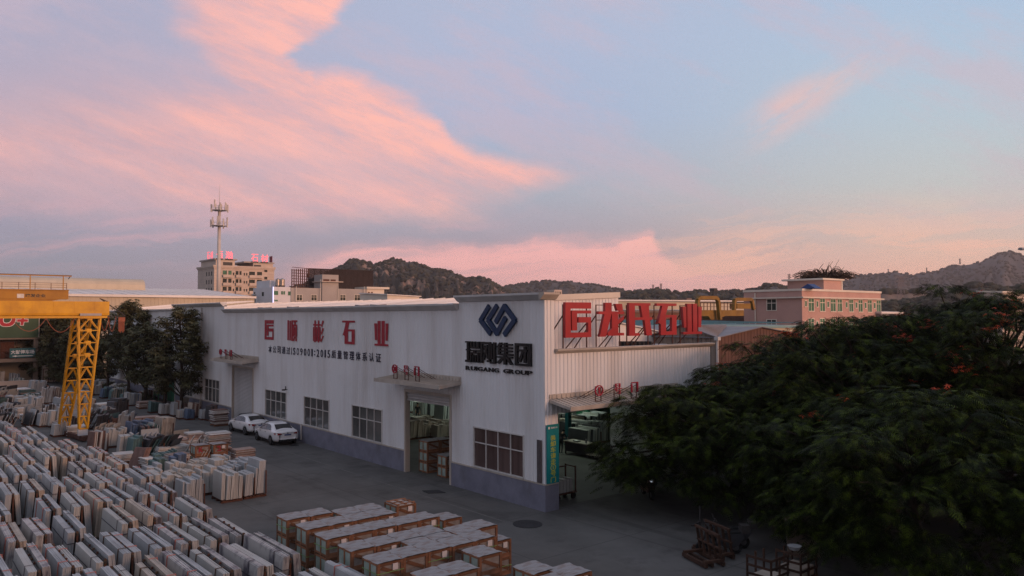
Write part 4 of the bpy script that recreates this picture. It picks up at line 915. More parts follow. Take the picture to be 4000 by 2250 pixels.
leaning_slab(*c4(300, 960), 1.4, .9, .15, 'slab_beige', 'beige slab standing on edge behind the tile pile', rz=-1.2)
steel_frame(*r2(1740, 860), 2.0, 1.2, .5, 'red steel frame carrying the flat white slab pile', rz=-.1); steel_frame(*r2(2040, 880), 1.6, 1.5, 1.0, 'empty red steel frame at the lane edge', rz=-.15); steel_frame(*r2(600, 640), 1.2, 1.1, 1.1, 'black steel frame left of the crane', 'steel_dark', rz=-.15)
# the rest of the remnants, line by line across the yard
_taken = [(o.location.x, o.location.y) for o in COL.objects if o.parent is None and o.get('category') in ('stone slabs', 'tile pile', 'stone slab', 'steel frame') and o.name.startswith(('slab_stack', 'tile_pile', 'steel_frame', 'loose_slab'))]
def fill(x0, x1, y0, y1, dx, dy, seed, where, lim):
    r = random.Random(seed); j = 0; y = y0
    while y < y1:
        i = 0; x = x1
        while x > x0:
            xx, yy = x+r.uniform(-.3, .3), y+r.uniform(-.3, .3)
            if xx < lim(yy) and all((xx-a)**2+(yy-b)**2 > .95 for a, b in _taken):
                _taken.append((xx, yy)); q = r.random(); big = r.random()
                mt = ['slab_grey'] if q < .2 else ['slab_pale', 'slab_grey'] if q < .36 else ['slab_dark', 'slab_grey'] if q < .68 else ['slab_beige', 'slab_pale'] if q < .8 else ['slab_green', 'slab_dark'] if q < .9 else ['slab_rust', 'slab_pale']
                nm = {'slab_grey': 'grey', 'slab_pale': 'pale', 'slab_dark': 'dark', 'slab_beige': 'beige', 'slab_green': 'greenish', 'slab_rust': 'brownish'}[mt[0]]
                lab = f'{nm} slab remnants, {COLN[min(i, 15)]} from the lane side, {ORD[min(j, 15)]} line {where}'
                if big < .18: flat_pile(0, 0, r.uniform(.9, 1.5), r.uniform(.9, 1.2), r.uniform(.35, .8), ['tile_white', 'tile_pink'] if q < .5 else 'tile_white', f'flat {"mixed" if q < .5 else "white"} tile pile, {COLN[min(i, 15)]} from the lane side, {ORD[min(j, 15)]} line {where}', rz=r.uniform(-.3, .3), xyz=(xx-.5, yy, 0), ragged=.08)
                else: slab_stack(0, 0, r.uniform(.6, 1.4), r.uniform(1.0, 1.6), r.uniform(.9, 1.7), mt, lab, rz=r.uniform(-1.1, .6), lean=r.uniform(.05, .6), xyz=(xx-.5, yy, 0), n=r.randrange(3, 9))
            x -= dx; i += 1
        y += dy; j += 1
fill(-13.2, -8.6, 21.6, 47, 1.55, 1.75, 5, 'beyond the orange crates', lambda y: -8.3-(y-21)*.06)
fill(-22, -13.4, 47.5, 74, 1.9, 2.2, 6, 'beyond the last slab racks', lambda y: -10.2)
# the line of remnants along the warehouse wall
for (x, y, w_, l_, h_, mt, lab, rz) in [
    (60, 1145, 1.5, 1.3, 1.3, ['slab_rust', 'slab_pale'], 'brown and pale slabs at the far end of the wall line', 0), (190, 1180, 1.4, 1.4, 1.3, ['slab_green', 'slab_blue'], 'teal slabs second along the lane by the wall', 0), (300, 1215, 1.7, 1.3, 1.4, ['slab_beige', 'slab_beige', 'slab_green'], 'cream slab block with a dark side in the lane line', 0),
    (400, 1240, .9, 1.3, 1.2, ['slab_rust', 'slab_green'], 'rusty narrow slabs right of the cream block', 0), (480, 1265, 1.8, 1.3, 1.4, ['slab_grey', 'slab_blue', 'slab_pale'], 'mixed blue and grey slabs in the middle of the lane line', 0), (640, 1215, 1.8, 1.2, 1.3, ['slab_pale', 'slab_rust', 'slab_grey'], 'pale and brown slabs behind the mixed blue ones', 0),
    (740, 1345, 1.3, 1.0, 1.1, 'slab_green', 'dark green slabs below the tallest wall tree', 0), (860, 1370, 1.2, 1.1, 1.05, ['slab_pale', 'slab_grey'], 'pale slabs with gaps right of the dark green ones', 0), (930, 1350, .8, 1.0, 1.1, 'slab_dark', 'black slabs behind the pale ones with gaps', 0),
    (985, 1385, .8, 1.1, 1.5, ['slab_grey', 'slab_rust'], 'tall grey slabs leaning with one high white sheet', .05), (1060, 1415, 1.1, 1.1, .95, ['slab_beige', 'slab_grey'], 'beige low slabs next to the blue block', 0), (1135, 1425, .8, 1.0, .95, 'slab_blue', 'bright blue slab block at the lane edge', 0),
    (1190, 1400, 1.0, 1.2, 1.4, ['slab_beige', 'slab_rust'], 'curving brown slabs behind the blue block', .05), (1270, 1345, 1.3, .9, 1.0, ['slab_rust', 'slab_dark'], 'brown slabs against the blue-grey wall base', 0), (1300, 1425, .8, .9, .9, 'slab_grey', 'grey narrow slabs left of the ragged tile pile', 0),
    (1560, 1425, .8, 1.3, 1.4, ['slab_dark', 'slab_rust'], 'dark slabs leaning before the closed shutter', .1), (1400, 1330, 1.2, .8, .9, 'slab_blue', 'blue-grey slabs against the wall left of the shutter', 0),
    (90, 1060, 2.2, 1.4, 1.1, 'slab_grey', 'grey slabs in the rear line under the trees', 0), (260, 1085, 2.0, 1.4, 1.2, ['slab_pale', 'slab_grey'], 'pale slabs in the rear line under the trees', 0), (430, 1120, 2.0, 1.4, 1.2, ['slab_beige', 'slab_pale'], 'beige slabs in the rear line under the trees', 0), (640, 1130, 1.6, 1.2, 1.0, 'slab_grey', 'grey slabs in the rear line beside the green door', 0)]:
    p = G(*lc(x, y)); slab_stack(0, 0, w_*.8, l_, h_*.86, mt, lab, xyz=(min(p.x, -1.6 if y < 1150 else -1.1)-w_*.3, p.y, 0), rz=rz, lean=.09)
for a in [(560, 1300, 1.6, 1.2, .55, ['tile_white', 'tile_pink'], 'low flat tile pile in the lane line under the trees'), (690, 1320, 1.1, 1.0, .7, ['tile_pink', 'slab_rust'], 'brown flat pile beside the dark green slabs')]:
    flat_pile(*lc(a[0], a[1]), *a[2:6], a[6])
leaning_slab(*lc(1010, 1330), 1.0, 1.4, .2, 'slab_pale', 'white slab sheet sticking up behind the lane line', rz=-1.2); leaning_slab(*lc(1215, 1350), 1.3, 1.3, .2, 'slab_pale', 'pale rounded slab sheet behind the curving brown slabs', rz=-1.0); leaning_slab(*lc(1590, 1380), 1.2, 1.2, .3, 'slab_pale', 'pale slab leaning before the closed shutter', rz=-1.1)
steel_frame(*lc(780, 1250), .9, 1.6, 1.3, 'green steel frame in front of the green door', 'door_green'); steel_frame(*lc(880, 1230), .8, 1.2, .9, 'small rusty frame right of the green frame', 'rust')
# inside the warehouse
def wr(x, y): return (1500+x*.3106, 1450+y*.3106)
for (x, y, w_, l_, h_, mt, lab) in [(480, 600, 1.4, 1.6, 1.3, ['slab_grey', 'slab_dark', 'slab_pale'], 'lit slab rack behind the walking worker inside the doorway'), (590, 590, 1.5, 1.8, 1.5, ['slab_grey', 'slab_dark', 'slab_pale'], 'lit slab rack in the middle of the open doorway'), (745, 660, 1.6, 1.6, 1.4, ['slab_grey', 'slab_dark', 'slab_pale'], 'lit slab rack at the right of the open doorway'), (790, 590, 1.5, 1.6, 1.4, ['slab_grey', 'slab_dark', 'slab_pale'], 'rear slab rack at the right of the open doorway'),
        (330, 530, 1.4, 1.6, 1.4, 'slab_grey', 'dim slab rack left of the teal column'), (430, 730, 1.3, 1.3, .8, 'slab_beige', 'low beige slabs before the teal column'), (560, 800, 1.3, 1.3, .9, 'slab_beige', 'low beige slabs in a black frame inside the doorway'), (720, 790, 1.2, 1.2, .8, 'slab_beige', 'low slabs in a black frame at the right inside the doorway'), (330, 870, 1.2, 1.2, 1.2, 'slab_beige', 'upright beige slabs just inside the left jamb'), (420, 860, 1.2, 1.2, .9, 'slab_beige', 'broad beige slabs inside the left of the doorway'), (680, 860, 1.1, 1.1, .9, 'slab_beige', 'beige slabs behind the doorway crates'), (640, 500, 1.6, 1.6, 1.2, ['slab_grey', 'slab_dark', 'slab_pale'], 'farthest lit slab rack in the open doorway')]:
    slab_stack(*wr(x, y), w_, l_, h_, mt, lab, group='slab racks inside the warehouse')
for k, (x, y, lv) in enumerate([(.95, 11.1, 3), (1.85, 11.1, 3), (1.0, 9.3, 2), (1.2, 7.75, 3)]):
    for q in range(lv): put_crate(x-.3, y-.4, q*.6, f'wooden crate, {["bottom","middle","top"][q] if lv == 3 else ["lower","upper"][q]} of the {["left","rear","front","right"][k]} stack in the open doorway', 90+k if q == lv-1 else None)
c5 = lambda x, y: (2050+x*.3588, 1480+y*.3588)
for (x, y, w_, l_, h_, mt, lab) in [(690, 800, 1.3, 2.0, 1.5, ['slab_grey', 'slab_dark', 'slab_pale'], 'bright slab rack before the tree seen through the front door'), (560, 720, 1.2, 1.8, 1.3, ['slab_grey', 'slab_dark', 'slab_pale'], 'slab rack right behind the workbench'), (520, 640, 1.2, 1.8, 1.3, 'slab_beige', 'slab rack with a brown edge behind the workbench'), (700, 690, 1.3, 2.0, 1.3, ['slab_grey', 'slab_dark', 'slab_pale'], 'slab rack second behind the bright front rack'), (660, 600, 1.3, 1.8, 1.2, ['slab_grey', 'slab_dark', 'slab_pale'], 'slab rack third in the line inside the front door'), (400, 590, 1.3, 2.0, 1.3, ['slab_grey', 'slab_dark', 'slab_pale'], 'slab rack at the far left inside the front door'), (800, 600, 1.3, 2.0, 1.4, ['slab_grey', 'slab_dark', 'slab_pale'], 'slab rack at the far right beside the leaves'), (860, 700, 1.2, 1.8, 1.3, ['slab_grey', 'slab_dark', 'slab_pale'], 'slab rack right of the bright front rack')]:
    slab_stack(*c5(x, y), w_, l_, h_, mt, lab, group='slab racks inside the warehouse')
p = G(*c5(430, 815)); t = thing('workbench', (p.x, p.y-2.1, 0), 'dark steel workbench with tools just inside the front door', 'workbench')
m_ = MB(); m_.box((0, 0, .80), (.9, 2.2, .86)); m_.build('bench_top', 'slab_beige', t, local=True); m_ = MB(); m_.box((.05, .1, .2), (.85, 2.1, .79)); m_.build('cabinet', 'slab_dark', t, local=True)
for x in (.08, .82):
    for y in (.12, 2.05): m_ = MB(); m_.box((x-.04, y-.04, 0), (x+.04, y+.04, .2)); m_.build('leg', 'steel_dark', t, local=True)
m_ = MB(); m_.tube((.4, .5, .86), (.4, .5, 1.1), .06); m_.box((.2, 1.1, .86), (.5, 1.5, .93)); m_.build('tool', 'steel_grey', t, local=True)
p = G(*c5(700, 560)); t = thing('machine_cabinet', (p.x, p.y, 0), 'green machine cabinet at the back of the front doorway', 'machine'); m_ = MB(); m_.box((0, 0, .1), (3.0, 1.4, 2.1)); m_.box((-.05, -.05, 2.1), (3.05, 1.45, 2.2)); m_.build('housing', 'door_green', t, local=True); m_ = MB(); m_.box((.3, -.03, .4), (1.2, -.002, 1.8)); m_.build('hatch', 'column_teal', t, local=True)
p = G(*c5(790, 890)); t = thing('hand_trolley', (p.x, p.y, 0), 'small grey hand trolley before the front doorway racks', 'trolley')
m_ = MB(); m_.box((0, 0, .22), (.6, 1.0, .27)); m_.build('deck', 'slab_beige', t, local=True); m_ = MB(); m_.bar((0, .05, .27), (0, .05, 1.0), .04); m_.bar((.6, .05, .27), (.6, .05, 1.0), .04); m_.bar((0, .05, 1.0), (.6, .05, 1.0), .04); m_.bar((0, .05, .65), (.6, .05, .65), .03); m_.build('handle', 'steel_grey', t, local=True)
for x in (.08, .52):
    for y in (.12, .88): m_ = MB(); m_.tube((x-.03, y, .11), (x+.03, y, .11), .11, n=10); m_.build('wheel', 'tyre', t, local=True)
# slab cart behind the teal notice
t = thing('slab_cart', (2.0, 1.05, 0), 'rusty slab cart with pale slabs just right of the teal notice', 'cart')
m_ = MB(); m_.box((-.4, -.1, .3), (.95, .7, .36)); m_.build('deck', 'rust', t, local=True); m_ = MB(); m_.bar((.9, -.05, .36), (.9, -.05, 1.6), .06); m_.bar((.9, .65, .36), (.9, .65, 1.6), .06); m_.bar((.9, -.05, 1.55), (.9, .65, 1.55), .05); m_.bar((-.3, .6, 1.5), (.9, .6, 1.5), .05); m_.bar((-.3, .6, .36), (-.3, .6, 1.5), .05); m_.build('handle', 'rust', t, local=True)
m_ = MB()
for i in range(5): m_.box((-.3+i*.22, .0, .37), (-.3+i*.22+.17, .5, 1.0-.05*(i % 2)))
m_.build('slab_group', 'slab_pale', t, local=True)
for x in (-.25, .8):
    for y in (.0, .62): m_ = MB(); m_.tube((x, y-.04, .15), (x, y+.04, .15), .15, n=12); m_.build('wheel', 'tyre', t, local=True)

# ------------------------------------------------------------------ right-hand yard under the trees
def wood_rack(x, y, rz, label):
    t = thing('wooden_rack', (x, y, 0), label, 'rack', 'wooden a-frame racks', rz); t.scale = (.9, .9, .9)
    m_ = MB(); m_.box((0, 0, .05), (.12, 1.7, .2)); m_.box((.8, 0, .05), (.92, 1.7, .2)); m_.box((0, .05, .2), (.92, .17, .3)); m_.box((0, 1.5, .2), (.92, 1.62, .3)); m_.box((.3, 0, .06), (.4, 1.7, .2)); m_.build('base', 'old_wood', t, local=True)
    m_ = MB()
    for yy in (.1, .5, .9, 1.3, 1.6): m_.bar((.84, yy, .2), (.66, yy, 1.25), .09, .07)
    m_.bar((.66, .0, 1.24), (.66, 1.7, 1.24), .09, .09); m_.bar((.76, .0, .7), (.76, 1.7, .7), .08, .06); m_.build('backrest', 'old_wood', t, local=True)
    return t
wood_rack(-1.1, -9.6, -.35, 'empty brown wooden a-frame rack, left of two at the lower right'); wood_rack(-.15, -9.4, -.30, 'empty brown wooden a-frame rack, right of two at the lower right'); 
for k, (x, y) in enumerate([(-1.15, -12.2), (.15, -12.5)]):
    t = thing('crate_frame', (x, y, 0), ['slatted wooden crate with pale tiles at the lower right under the tree', 'open wooden crate with cross braces at the bottom right'][k], 'crate')
    m_ = MB()
    for xx in (0, .5, 1.0): m_.box((xx, -.02, 0), (xx+.08, .02, .95)); m_.box((xx, .88, 0), (xx+.08, .92, .95))
    for z in (.05, .32, .6, .88): m_.box((0, -.04, z), (1.08, -.02, z+.08)); m_.box((-.02, 0, z), (.0, .9, z+.08))
    m_.build('wood_frame', 'old_wood', t, local=True)
    m_ = MB(); m_.box((.06, .06, .05), (1.0, .84, .4 if k else .28)); m_.build('tile_stack', 'slab_beige', t, local=True)
    if k:
        m_ = MB(); m_.tube((.35, .4, .97), (.35, .4, 1.1), .16, .24, n=14); m_.build('bowl', 'slab_grey', t, local=True)
m_ = MB(); m_.box((0, 0, 0), (1.15, .06, 1.5)); m_.box((-.06, -.01, 0), (-.005, .07, 1.6)); o = m_.build('plywood_board', 'frame_concrete_shaded'); o.location = (2.4, -10.8, 0); o.rotation_euler = (R(-8), 0, R(-38)); tag(o, 'tan plywood board standing under the right-hand tree', 'board')
t = thing('lamp_pole', (2.1, -7.0, 0), 'short thin dark post with a bracket beside the wooden racks', 'pole'); m_ = MB(); m_.tube((0, 0, 0), (0, 0, 1.25), .035, .03); m_.tube((0, 0, 0), (0, 0, .06), .12); m_.build('shaft', 'steel_dark', t, local=True); m_ = MB(); m_.bar((-.55, 0, .55), (0, 0, .62), .1, .05); m_.build('bracket', 'steel_dark', t, local=True)
def scooter(x, y, rz, label, lamp=False):
    t = thing('scooter', (x, y, 0), label, 'scooter', 'scooters parked under the trees', rz)
    for yy in (0, 1.25):
        m_ = MB(); m_.tube((-.05, yy, .25), (.05, yy, .25), .25, n=18); o = m_.build('wheel', 'tyre', t, local=True)
        m_ = MB(); m_.tube((-.055, yy, .25), (.055, yy, .25), .13, n=12); m_.build('rim', 'rim', o, local=True)
    m_ = MB(); m_.poly([(-.1, .35), (.1, .25), (.45, .25), (.55, .35), (.95, .30), (1.2, .55), (1.1, .62), (.95, .5), (.6, .42), (.5, .72), (-.25, .78), (-.3, .62)], (-.14, 0, 0), (0, 1, 0), (0, 0, 1), (1, 0, 0), .28)
    m_.hexa([(-.2, .92, .42), (.2, .92, .42), (.16, 1.12, .95), (-.16, 1.12, .95), (-.2, .99, .42), (.2, .99, .42), (.16, 1.18, .95), (-.16, 1.18, .95)]); m_.build('body', 'slab_rust' if lamp else 'slab_dark', t, local=True)
    m_ = MB(); m_.hexa([(-.13, -.3, .78), (.13, -.3, .78), (.12, .5, .74), (-.12, .5, .74), (-.11, -.28, .86), (.11, -.28, .86), (.1, .48, .80), (-.1, .48, .80)]); m_.build('seat', 'tyre', t, local=True)
    m_ = MB(); m_.bar((0, 1.25, .3), (0, 1.08, 1.05), .05); m_.bar((-.33, 1.02, 1.05), (.33, 1.02, 1.05), .035); m_.bar((-.3, 1.05, 1.05), (-.36, 1.1, 1.22), .02); m_.bar((.3, 1.05, 1.05), (.36, 1.1, 1.22), .02); m_.build('handlebar', 'steel_dark', t, local=True)
    m_ = MB(); m_.box((-.2, -.5, .8), (.2, -.2, 1.08)); m_.build('top_box', 'steel_dark', t, local=True)
    m_ = MB(); m_.tube((0, 1.18, .92), (0, 1.24, .92), .06, .06, n=14); m_.build('head_lamp', 'head_lamp' if lamp else 'lamp_off', t, local=True)
    return t
scooter(6.1, -.6, 2.6, 'scooter with a lit white lamp half hidden by the tree', True); scooter(7.4, -.2, 2.2, 'scooter standing behind the one with the lit lamp'); scooter(1.3, -9.2, .9, 'dark scooter parked behind the wooden racks'); scooter(2.1, -9.0, .8, 'dark scooter beside the plywood board')

# ------------------------------------------------------------------ cars
def car(x, y, label, rz=0.0, v=0):
    t = thing('parked_car', (x, y, 0), label, 'car', 'white cars parked along the wall', rz)
    # stations along the length, rear (0) to front: y, half width, sill z, belt z, roof z, roof half width
    st = [(0.0, .62, .42, .80, .88, .50), (.06, .78, .32, .92, .98, .60), (.22, .86, .26, .97, 1.03, .70), (.55, .885, .24, .985, 1.06, .72), (.85, .89, .24, .985, 1.16, .66), (1.35, .895, .23, .97, 1.40, .58), (1.9, .90, .23, .95, 1.46, .57), (2.5, .90, .23, .93, 1.455, .57), (3.0, .895, .23, .92, 1.33, .58), (3.45, .89, .24, .91, 1.06, .66), (3.7, .885, .25, .89, .96, .70), (4.15, .86, .27, .82, .87, .66), (4.42, .78, .30, .68, .74, .56), (4.55, .60, .36, .58, .62, .44)]
    if v: st = [(a, b, c_, d, e-(.04 if 1.3 < a < 3 else 0), f) for a, b, c_, d, e, f in st]
    vs = []; n = 12
    for (yy, w, sz, bz, rz_, rw) in st:
        half = [(0, sz), (w*.86, sz), (w*.985, sz+.14), (w, (sz+bz)*.55), (w*.965, bz), (rw, rz_-.02), (rw*.55, rz_+.012)]
        ring = half + [(0, rz_+.02)] + [(-a, b) for a, b in half[:0:-1]]
        vs += [(a, yy, b) for a, b in ring]
    n = len(vs)//len(st); fs = []
    for i in range(len(st)-1):
        for j in range(n): fs.append((i*n+j, i*n+(j+1) % n, (i+1)*n+(j+1) % n, (i+1)*n+j))
    fs += [tuple(range(n)), tuple(range((len(st)-1)*n, len(st)*n))[::-1]]
    m_ = MB(); m_.add(vs, [f[::-1] for f in fs]); b = m_.build('body', 'car_white', t, local=True, smooth=True)
    sb = b.modifiers.new('sub', 'SUBSURF'); sb.levels = 1; sb.render_levels = 2
    S_ = {a[0]: a for a in st}
    def side(yy, k, s_):   # point on the side glass plane, k 0 belt .. 1 roof
        for a, b_ in zip(st, st[1:]):
            if a[0] <= yy <= b_[0]:
                f = (yy-a[0])/(b_[0]-a[0]); q = [p+(r_-p)*f for p, r_ in zip(a, b_)]; break
        return (s_*(q[1]*.965+(q[5]-q[1]*.965)*k-.012+.03), yy, q[3]+(q[4]-.02-q[3])*k)
    for s_ in (-1, 1):
        m_ = MB()
        for ring in ([(1.05, .12), (1.62, .10), (1.95, .08), (1.95, .84), (1.6, .84), (1.38, .72)], [(2.0, .08), (3.2, .10), (2.95, .50), (2.72, .82), (2.0, .84)]):
            P = [side(a, k, s_) for a, k in ring]; m_.add(P, [tuple(range(len(P)))])
        m_.build('side_window', 'car_glass', t, local=True)
        for yy in (.95, 3.62):
            m_ = MB(); m_.tube((s_*.70, yy, .32), (s_*.905, yy, .32), .325, n=26); o = m_.build('wheel', 'tyre', t, local=True)
            m_ = MB(); m_.tube((s_*.90, yy, .32), (s_*.912, yy, .32), .225, .21, n=20)
            for k in range(5): a = k*2*math.pi/5; m_.bar((s_*.915, yy, .32), (s_*.915, yy+.2*math.cos(a), .32+.2*math.sin(a)), .06, .02)
            m_.build('rim', 'rim', o, local=True)
            m_ = MB(); k = 22; P0 = [(s_*.893, yy+.385*math.cos(math.pi*i/k*1.0), .33+.385*math.sin(math.pi*i/k)) for i in range(k+1)]; P1 = [(s_*.900, yy+.345*math.cos(math.pi*i/k), .33+.345*math.sin(math.pi*i/k)) for i in range(k+1)]
            m_.add(P0+P1, [(i, i+1, k+2+i, k+1+i) for i in range(k)]); m_.build('wheel_arch', 'tyre', t, local=True)
        m_ = MB(); m_.box((s_*.93-.09, 3.05, .93), (s_*.93+.09, 3.17, 1.07)); m_.build('mirror', 'car_white', t, local=True)
        m_ = MB(); m_.add([(s_*.40, .035, .80), (s_*.64, .02, .76), (s_*.865, .27, .80), (s_*.875, .36, .90), (s_*.80, .16, .93), (s_*.62, .025, .91), (s_*.42, .012, .875)], [tuple(range(7))])
        P = [Vector(q) for q in m_.v]; m2 = MB(); m2.add([p+Vector((s_*.02, -.045, 0)) for p in P], [tuple(range(7))]); m2.build('tail_lamp', 'tail_red', t, local=True)
        for yy in (1.75, 2.75): m_ = MB(); m_.box((s_*.915-.015, yy, .82), (s_*.915+.015, yy+.16, .85)); m_.build('door_handle', 'rim', t, local=True)
    m_ = MB(); m_.add([(-.60, .60, 1.085), (.60, .60, 1.085), (.50, 1.22, 1.365), (-.50, 1.22, 1.365)], [(0, 1, 2, 3)]); m_.build('rear_window', 'car_glass', t, local=True)
    m_ = MB(); m_.add([(-.60, 3.40, 1.115), (.60, 3.40, 1.115), (.50, 2.78, 1.43), (-.50, 2.78, 1.43)], [(3, 2, 1, 0)]); m_.build('windscreen', 'car_glass', t, local=True)
    m_ = MB(); m_.box((-.24, -.03, .70), (.24, -.012, .80)); m_.build('number_plate', 'plate_blue', t, local=True)
    m_ = MB(); m_.box((-.62, -.012, .30), (.62, .10, .44)); m_.build('bumper_insert', 'tyre', t, local=True)
    m_ = MB(); m_.tube((0, .005, .86), (0, -.02, .86), .05, n=14); m_.build('badge', 'rim', t, local=True)
    return t
car(-1.40, 25.1, 'nearer white saloon car parked with its tail toward the open yard', R(-2)); car(-1.02, 30.75, 'farther white saloon car parked in front of the closed shutter', R(2), 1)

# ------------------------------------------------------------------ people
def person(loc, rz, J, label, scale=1.0, shirt='cloth_dark', legs='cloth_blue'):
    """J: joints -> position; one skinned body"""
    B = [('pelvis', 'chest'), ('chest', 'neck'), ('neck', 'head')]
    for s_ in 'lr': B += [('pelvis', 'hip_'+s_), ('hip_'+s_, 'knee_'+s_), ('knee_'+s_, 'ankle_'+s_), ('ankle_'+s_, 'toe_'+s_), ('chest', 'sho_'+s_), ('sho_'+s_, 'elb_'+s_), ('elb_'+s_, 'wri_'+s_), ('wri_'+s_, 'palm_'+s_)]
    RAD = dict(pelvis=.145, chest=.15, neck=.055, head=.085, hip=.095, knee=.06, ankle=.042, toe=.035, sho=.065, elb=.042, wri=.028, palm=.036)
    J = dict(J)
    for s_ in 'lr':
        w = Vector(J['wri_'+s_]); e = Vector(J['elb_'+s_]); d = (w-e).normalized(); J['palm_'+s_] = tuple(w+d*.08)
    names = list(J); me = bpy.data.meshes.new('body'); me.from_pydata([J[k] for k in names], [(names.index(a), names.index(b)) for a, b in B], [])
    t = thing('person', loc, label, 'person', None, rz); t.scale = (scale,)*3
    o = bpy.data.objects.new('body', me); COL.objects.link(o)
    sk = o.modifiers.new('skin', 'SKIN'); o.modifiers.new('sub', 'SUBSURF').levels = 2
    for i, k in enumerate(names):
        r = RAD[k.split('_')[0]]; me.skin_vertices[0].data[i].radius = (r, r*.8 if k in ('pelvis', 'chest') else r); me.skin_vertices[0].data[i].use_root = (k == 'pelvis')
    dg = bpy.context.evaluated_depsgraph_get(); ev = bpy.data.meshes.new_from_object(o.evaluated_get(dg)); bpy.data.objects.remove(o)
    m_ = MB(); m_.v = [tuple(q.co) for q in ev.vertices]; m_.f = [tuple(p.vertices) for p in ev.polygons]
    Jv = {k: Vector(q) for k, q in J.items()}
    def near(c_):
        best = None
        for k, q in Jv.items():
            d = (c_-q).length
            if best is None or d < best[0]: best = (d, k)
        return best[1]
    for p in ev.polygons:
        k = near(Vector(p.center)); m_.m.append(0 if k in ('head', 'neck') or k.startswith(('wri', 'palm')) else 1 if k in ('chest',) or k.startswith(('sho', 'elb')) else 2)
    for s_ in 'lr':     # five fingers
        w = Jv['palm_'+s_]; d = (w-Jv['wri_'+s_]).normalized(); sd_ = d.cross(Vector((0, 0, 1))); sd_ = sd_.normalized() if sd_.length > .1 else Vector((1, 0, 0))
        for i, (of, ln) in enumerate([(-.03, .06), (-.01, .075), (.01, .07), (.03, .055)]):
            a = w+d*.02+sd_*of; b_ = a+d*ln*.55+Vector((0, 0, -.01)); c_ = b_+d*ln*.4+Vector((0, 0, -.03)); n0 = len(m_.f); m_.tube(a, b_, .009, .008, 6); m_.tube(b_, c_, .008, .006, 6); m_.m[n0:] = [0]*(len(m_.f)-n0)
        n0 = len(m_.f); m_.tube(w-d*.03-sd_*.03, w+d*.02-sd_*.07, .010, .008, 6); m_.m[n0:] = [0]*(len(m_.f)-n0)
    hd = Jv['head']
    m_.add([hd+Vector((0, .10, .0)), hd+Vector((.015, .075, -.03)), hd+Vector((-.015, .075, -.03)), hd+Vector((0, .075, .03))], [(0, 1, 2), (0, 3, 1), (0, 2, 3)], 0)
    m_.build('body', ['skin', shirt, legs], t, local=True, smooth=True)
    h = MB(); n1, n2 = 8, 12; vs = []
    for i in range(n1+1):
        a = math.pi*.55*i/n1
        for j in range(n2): b_ = 2*math.pi*j/n2; vs.append(tuple(hd+Vector((.098*math.sin(a)*math.cos(b_), .105*math.sin(a)*math.sin(b_)-.015, .02+.115*math.cos(a)))))
    h.add(vs, [(i*n2+j, i*n2+(j+1) % n2, (i+1)*n2+(j+1) % n2, (i+1)*n2+j) for i in range(n1) for j in range(n2)]); h.build('hair', 'hair', t, local=True, smooth=True)
    return t
STAND = dict(pelvis=(0, 0, .93), chest=(0, .03, 1.30), neck=(0, .04, 1.50), head=(0, .06, 1.64), hip_l=(-.1, 0, .88), hip_r=(.1, 0, .88), knee_l=(-.11, .12, .50), knee_r=(.11, -.06, .50), ankle_l=(-.11, .14, .08), ankle_r=(.11, -.26, .10), toe_l=(-.12, .28, .04), toe_r=(.12, -.14, .04), sho_l=(-.19, .03, 1.40), sho_r=(.19, .03, 1.40), elb_l=(-.25, -.08, 1.13), elb_r=(.25, .12, 1.14), wri_l=(-.24, .02, .9), wri_r=(.22, .30, 1.0))
BEND = dict(STAND, chest=(0, .28, 1.16), neck=(0, .40, 1.28), head=(0, .50, 1.38), sho_l=(-.2, .30, 1.24), sho_r=(.2, .30, 1.24), elb_l=(-.46, .36, 1.06), elb_r=(.46, .40, 1.04), wri_l=(-.70, .46, .92), wri_r=(.66, .55, .86), knee_l=(-.12, .08, .5), knee_r=(.12, .06, .5), ankle_r=(.12, -.02, .08), toe_r=(.13, .12, .04), ankle_l=(-.12, 0, .08), toe_l=(-.13, .14, .04))
LEAN = dict(STAND, chest=(0, .16, 1.25), neck=(0, .26, 1.42), head=(0, .36, 1.50), sho_l=(-.19, .18, 1.34), sho_r=(.19, .18, 1.34), elb_l=(-.24, .36, 1.10), elb_r=(.24, .36, 1.10), wri_l=(-.14, .58, 1.02), wri_r=(.14, .58, 1.02), knee_r=(.11, .02, .5), ankle_r=(.11, -.05, .08), toe_r=(.12, .1, .04), knee_l=(-.11, .03, .5), ankle_l=(-.11, 0, .08), toe_l=(-.12, .14, .04))
p = G(195, 1552); person((p.x, p.y, 0), R(140), BEND, 'person in dark clothes bending over slabs with both arms spread')
p = G(1631, 1647); person((p.x, p.y, 0.012), R(150), STAND, 'person in dark shirt walking inside the open doorway', .9)
p = G(*c5(405, 815)); person((p.x-.1, p.y, 0.012), R(-80), LEAN, 'person with bare arms leaning over the workbench in the front doorway', .95)
# concrete wall at the upper left
m_ = MB(); a = G(*r2(-40, 300)); b = G(*r2(510, 290)); m_.box((a.x-1.5, b.y, 0), (b.x, b.y+.25, 1.35)); m_.box((a.x-1.5, b.y-.02, 1.35), (b.x+.02, b.y+.27, 1.43)); tag(m_.build('low_wall', 'wall_tan_dark'), 'low tan concrete wall behind the bending worker', 'wall')
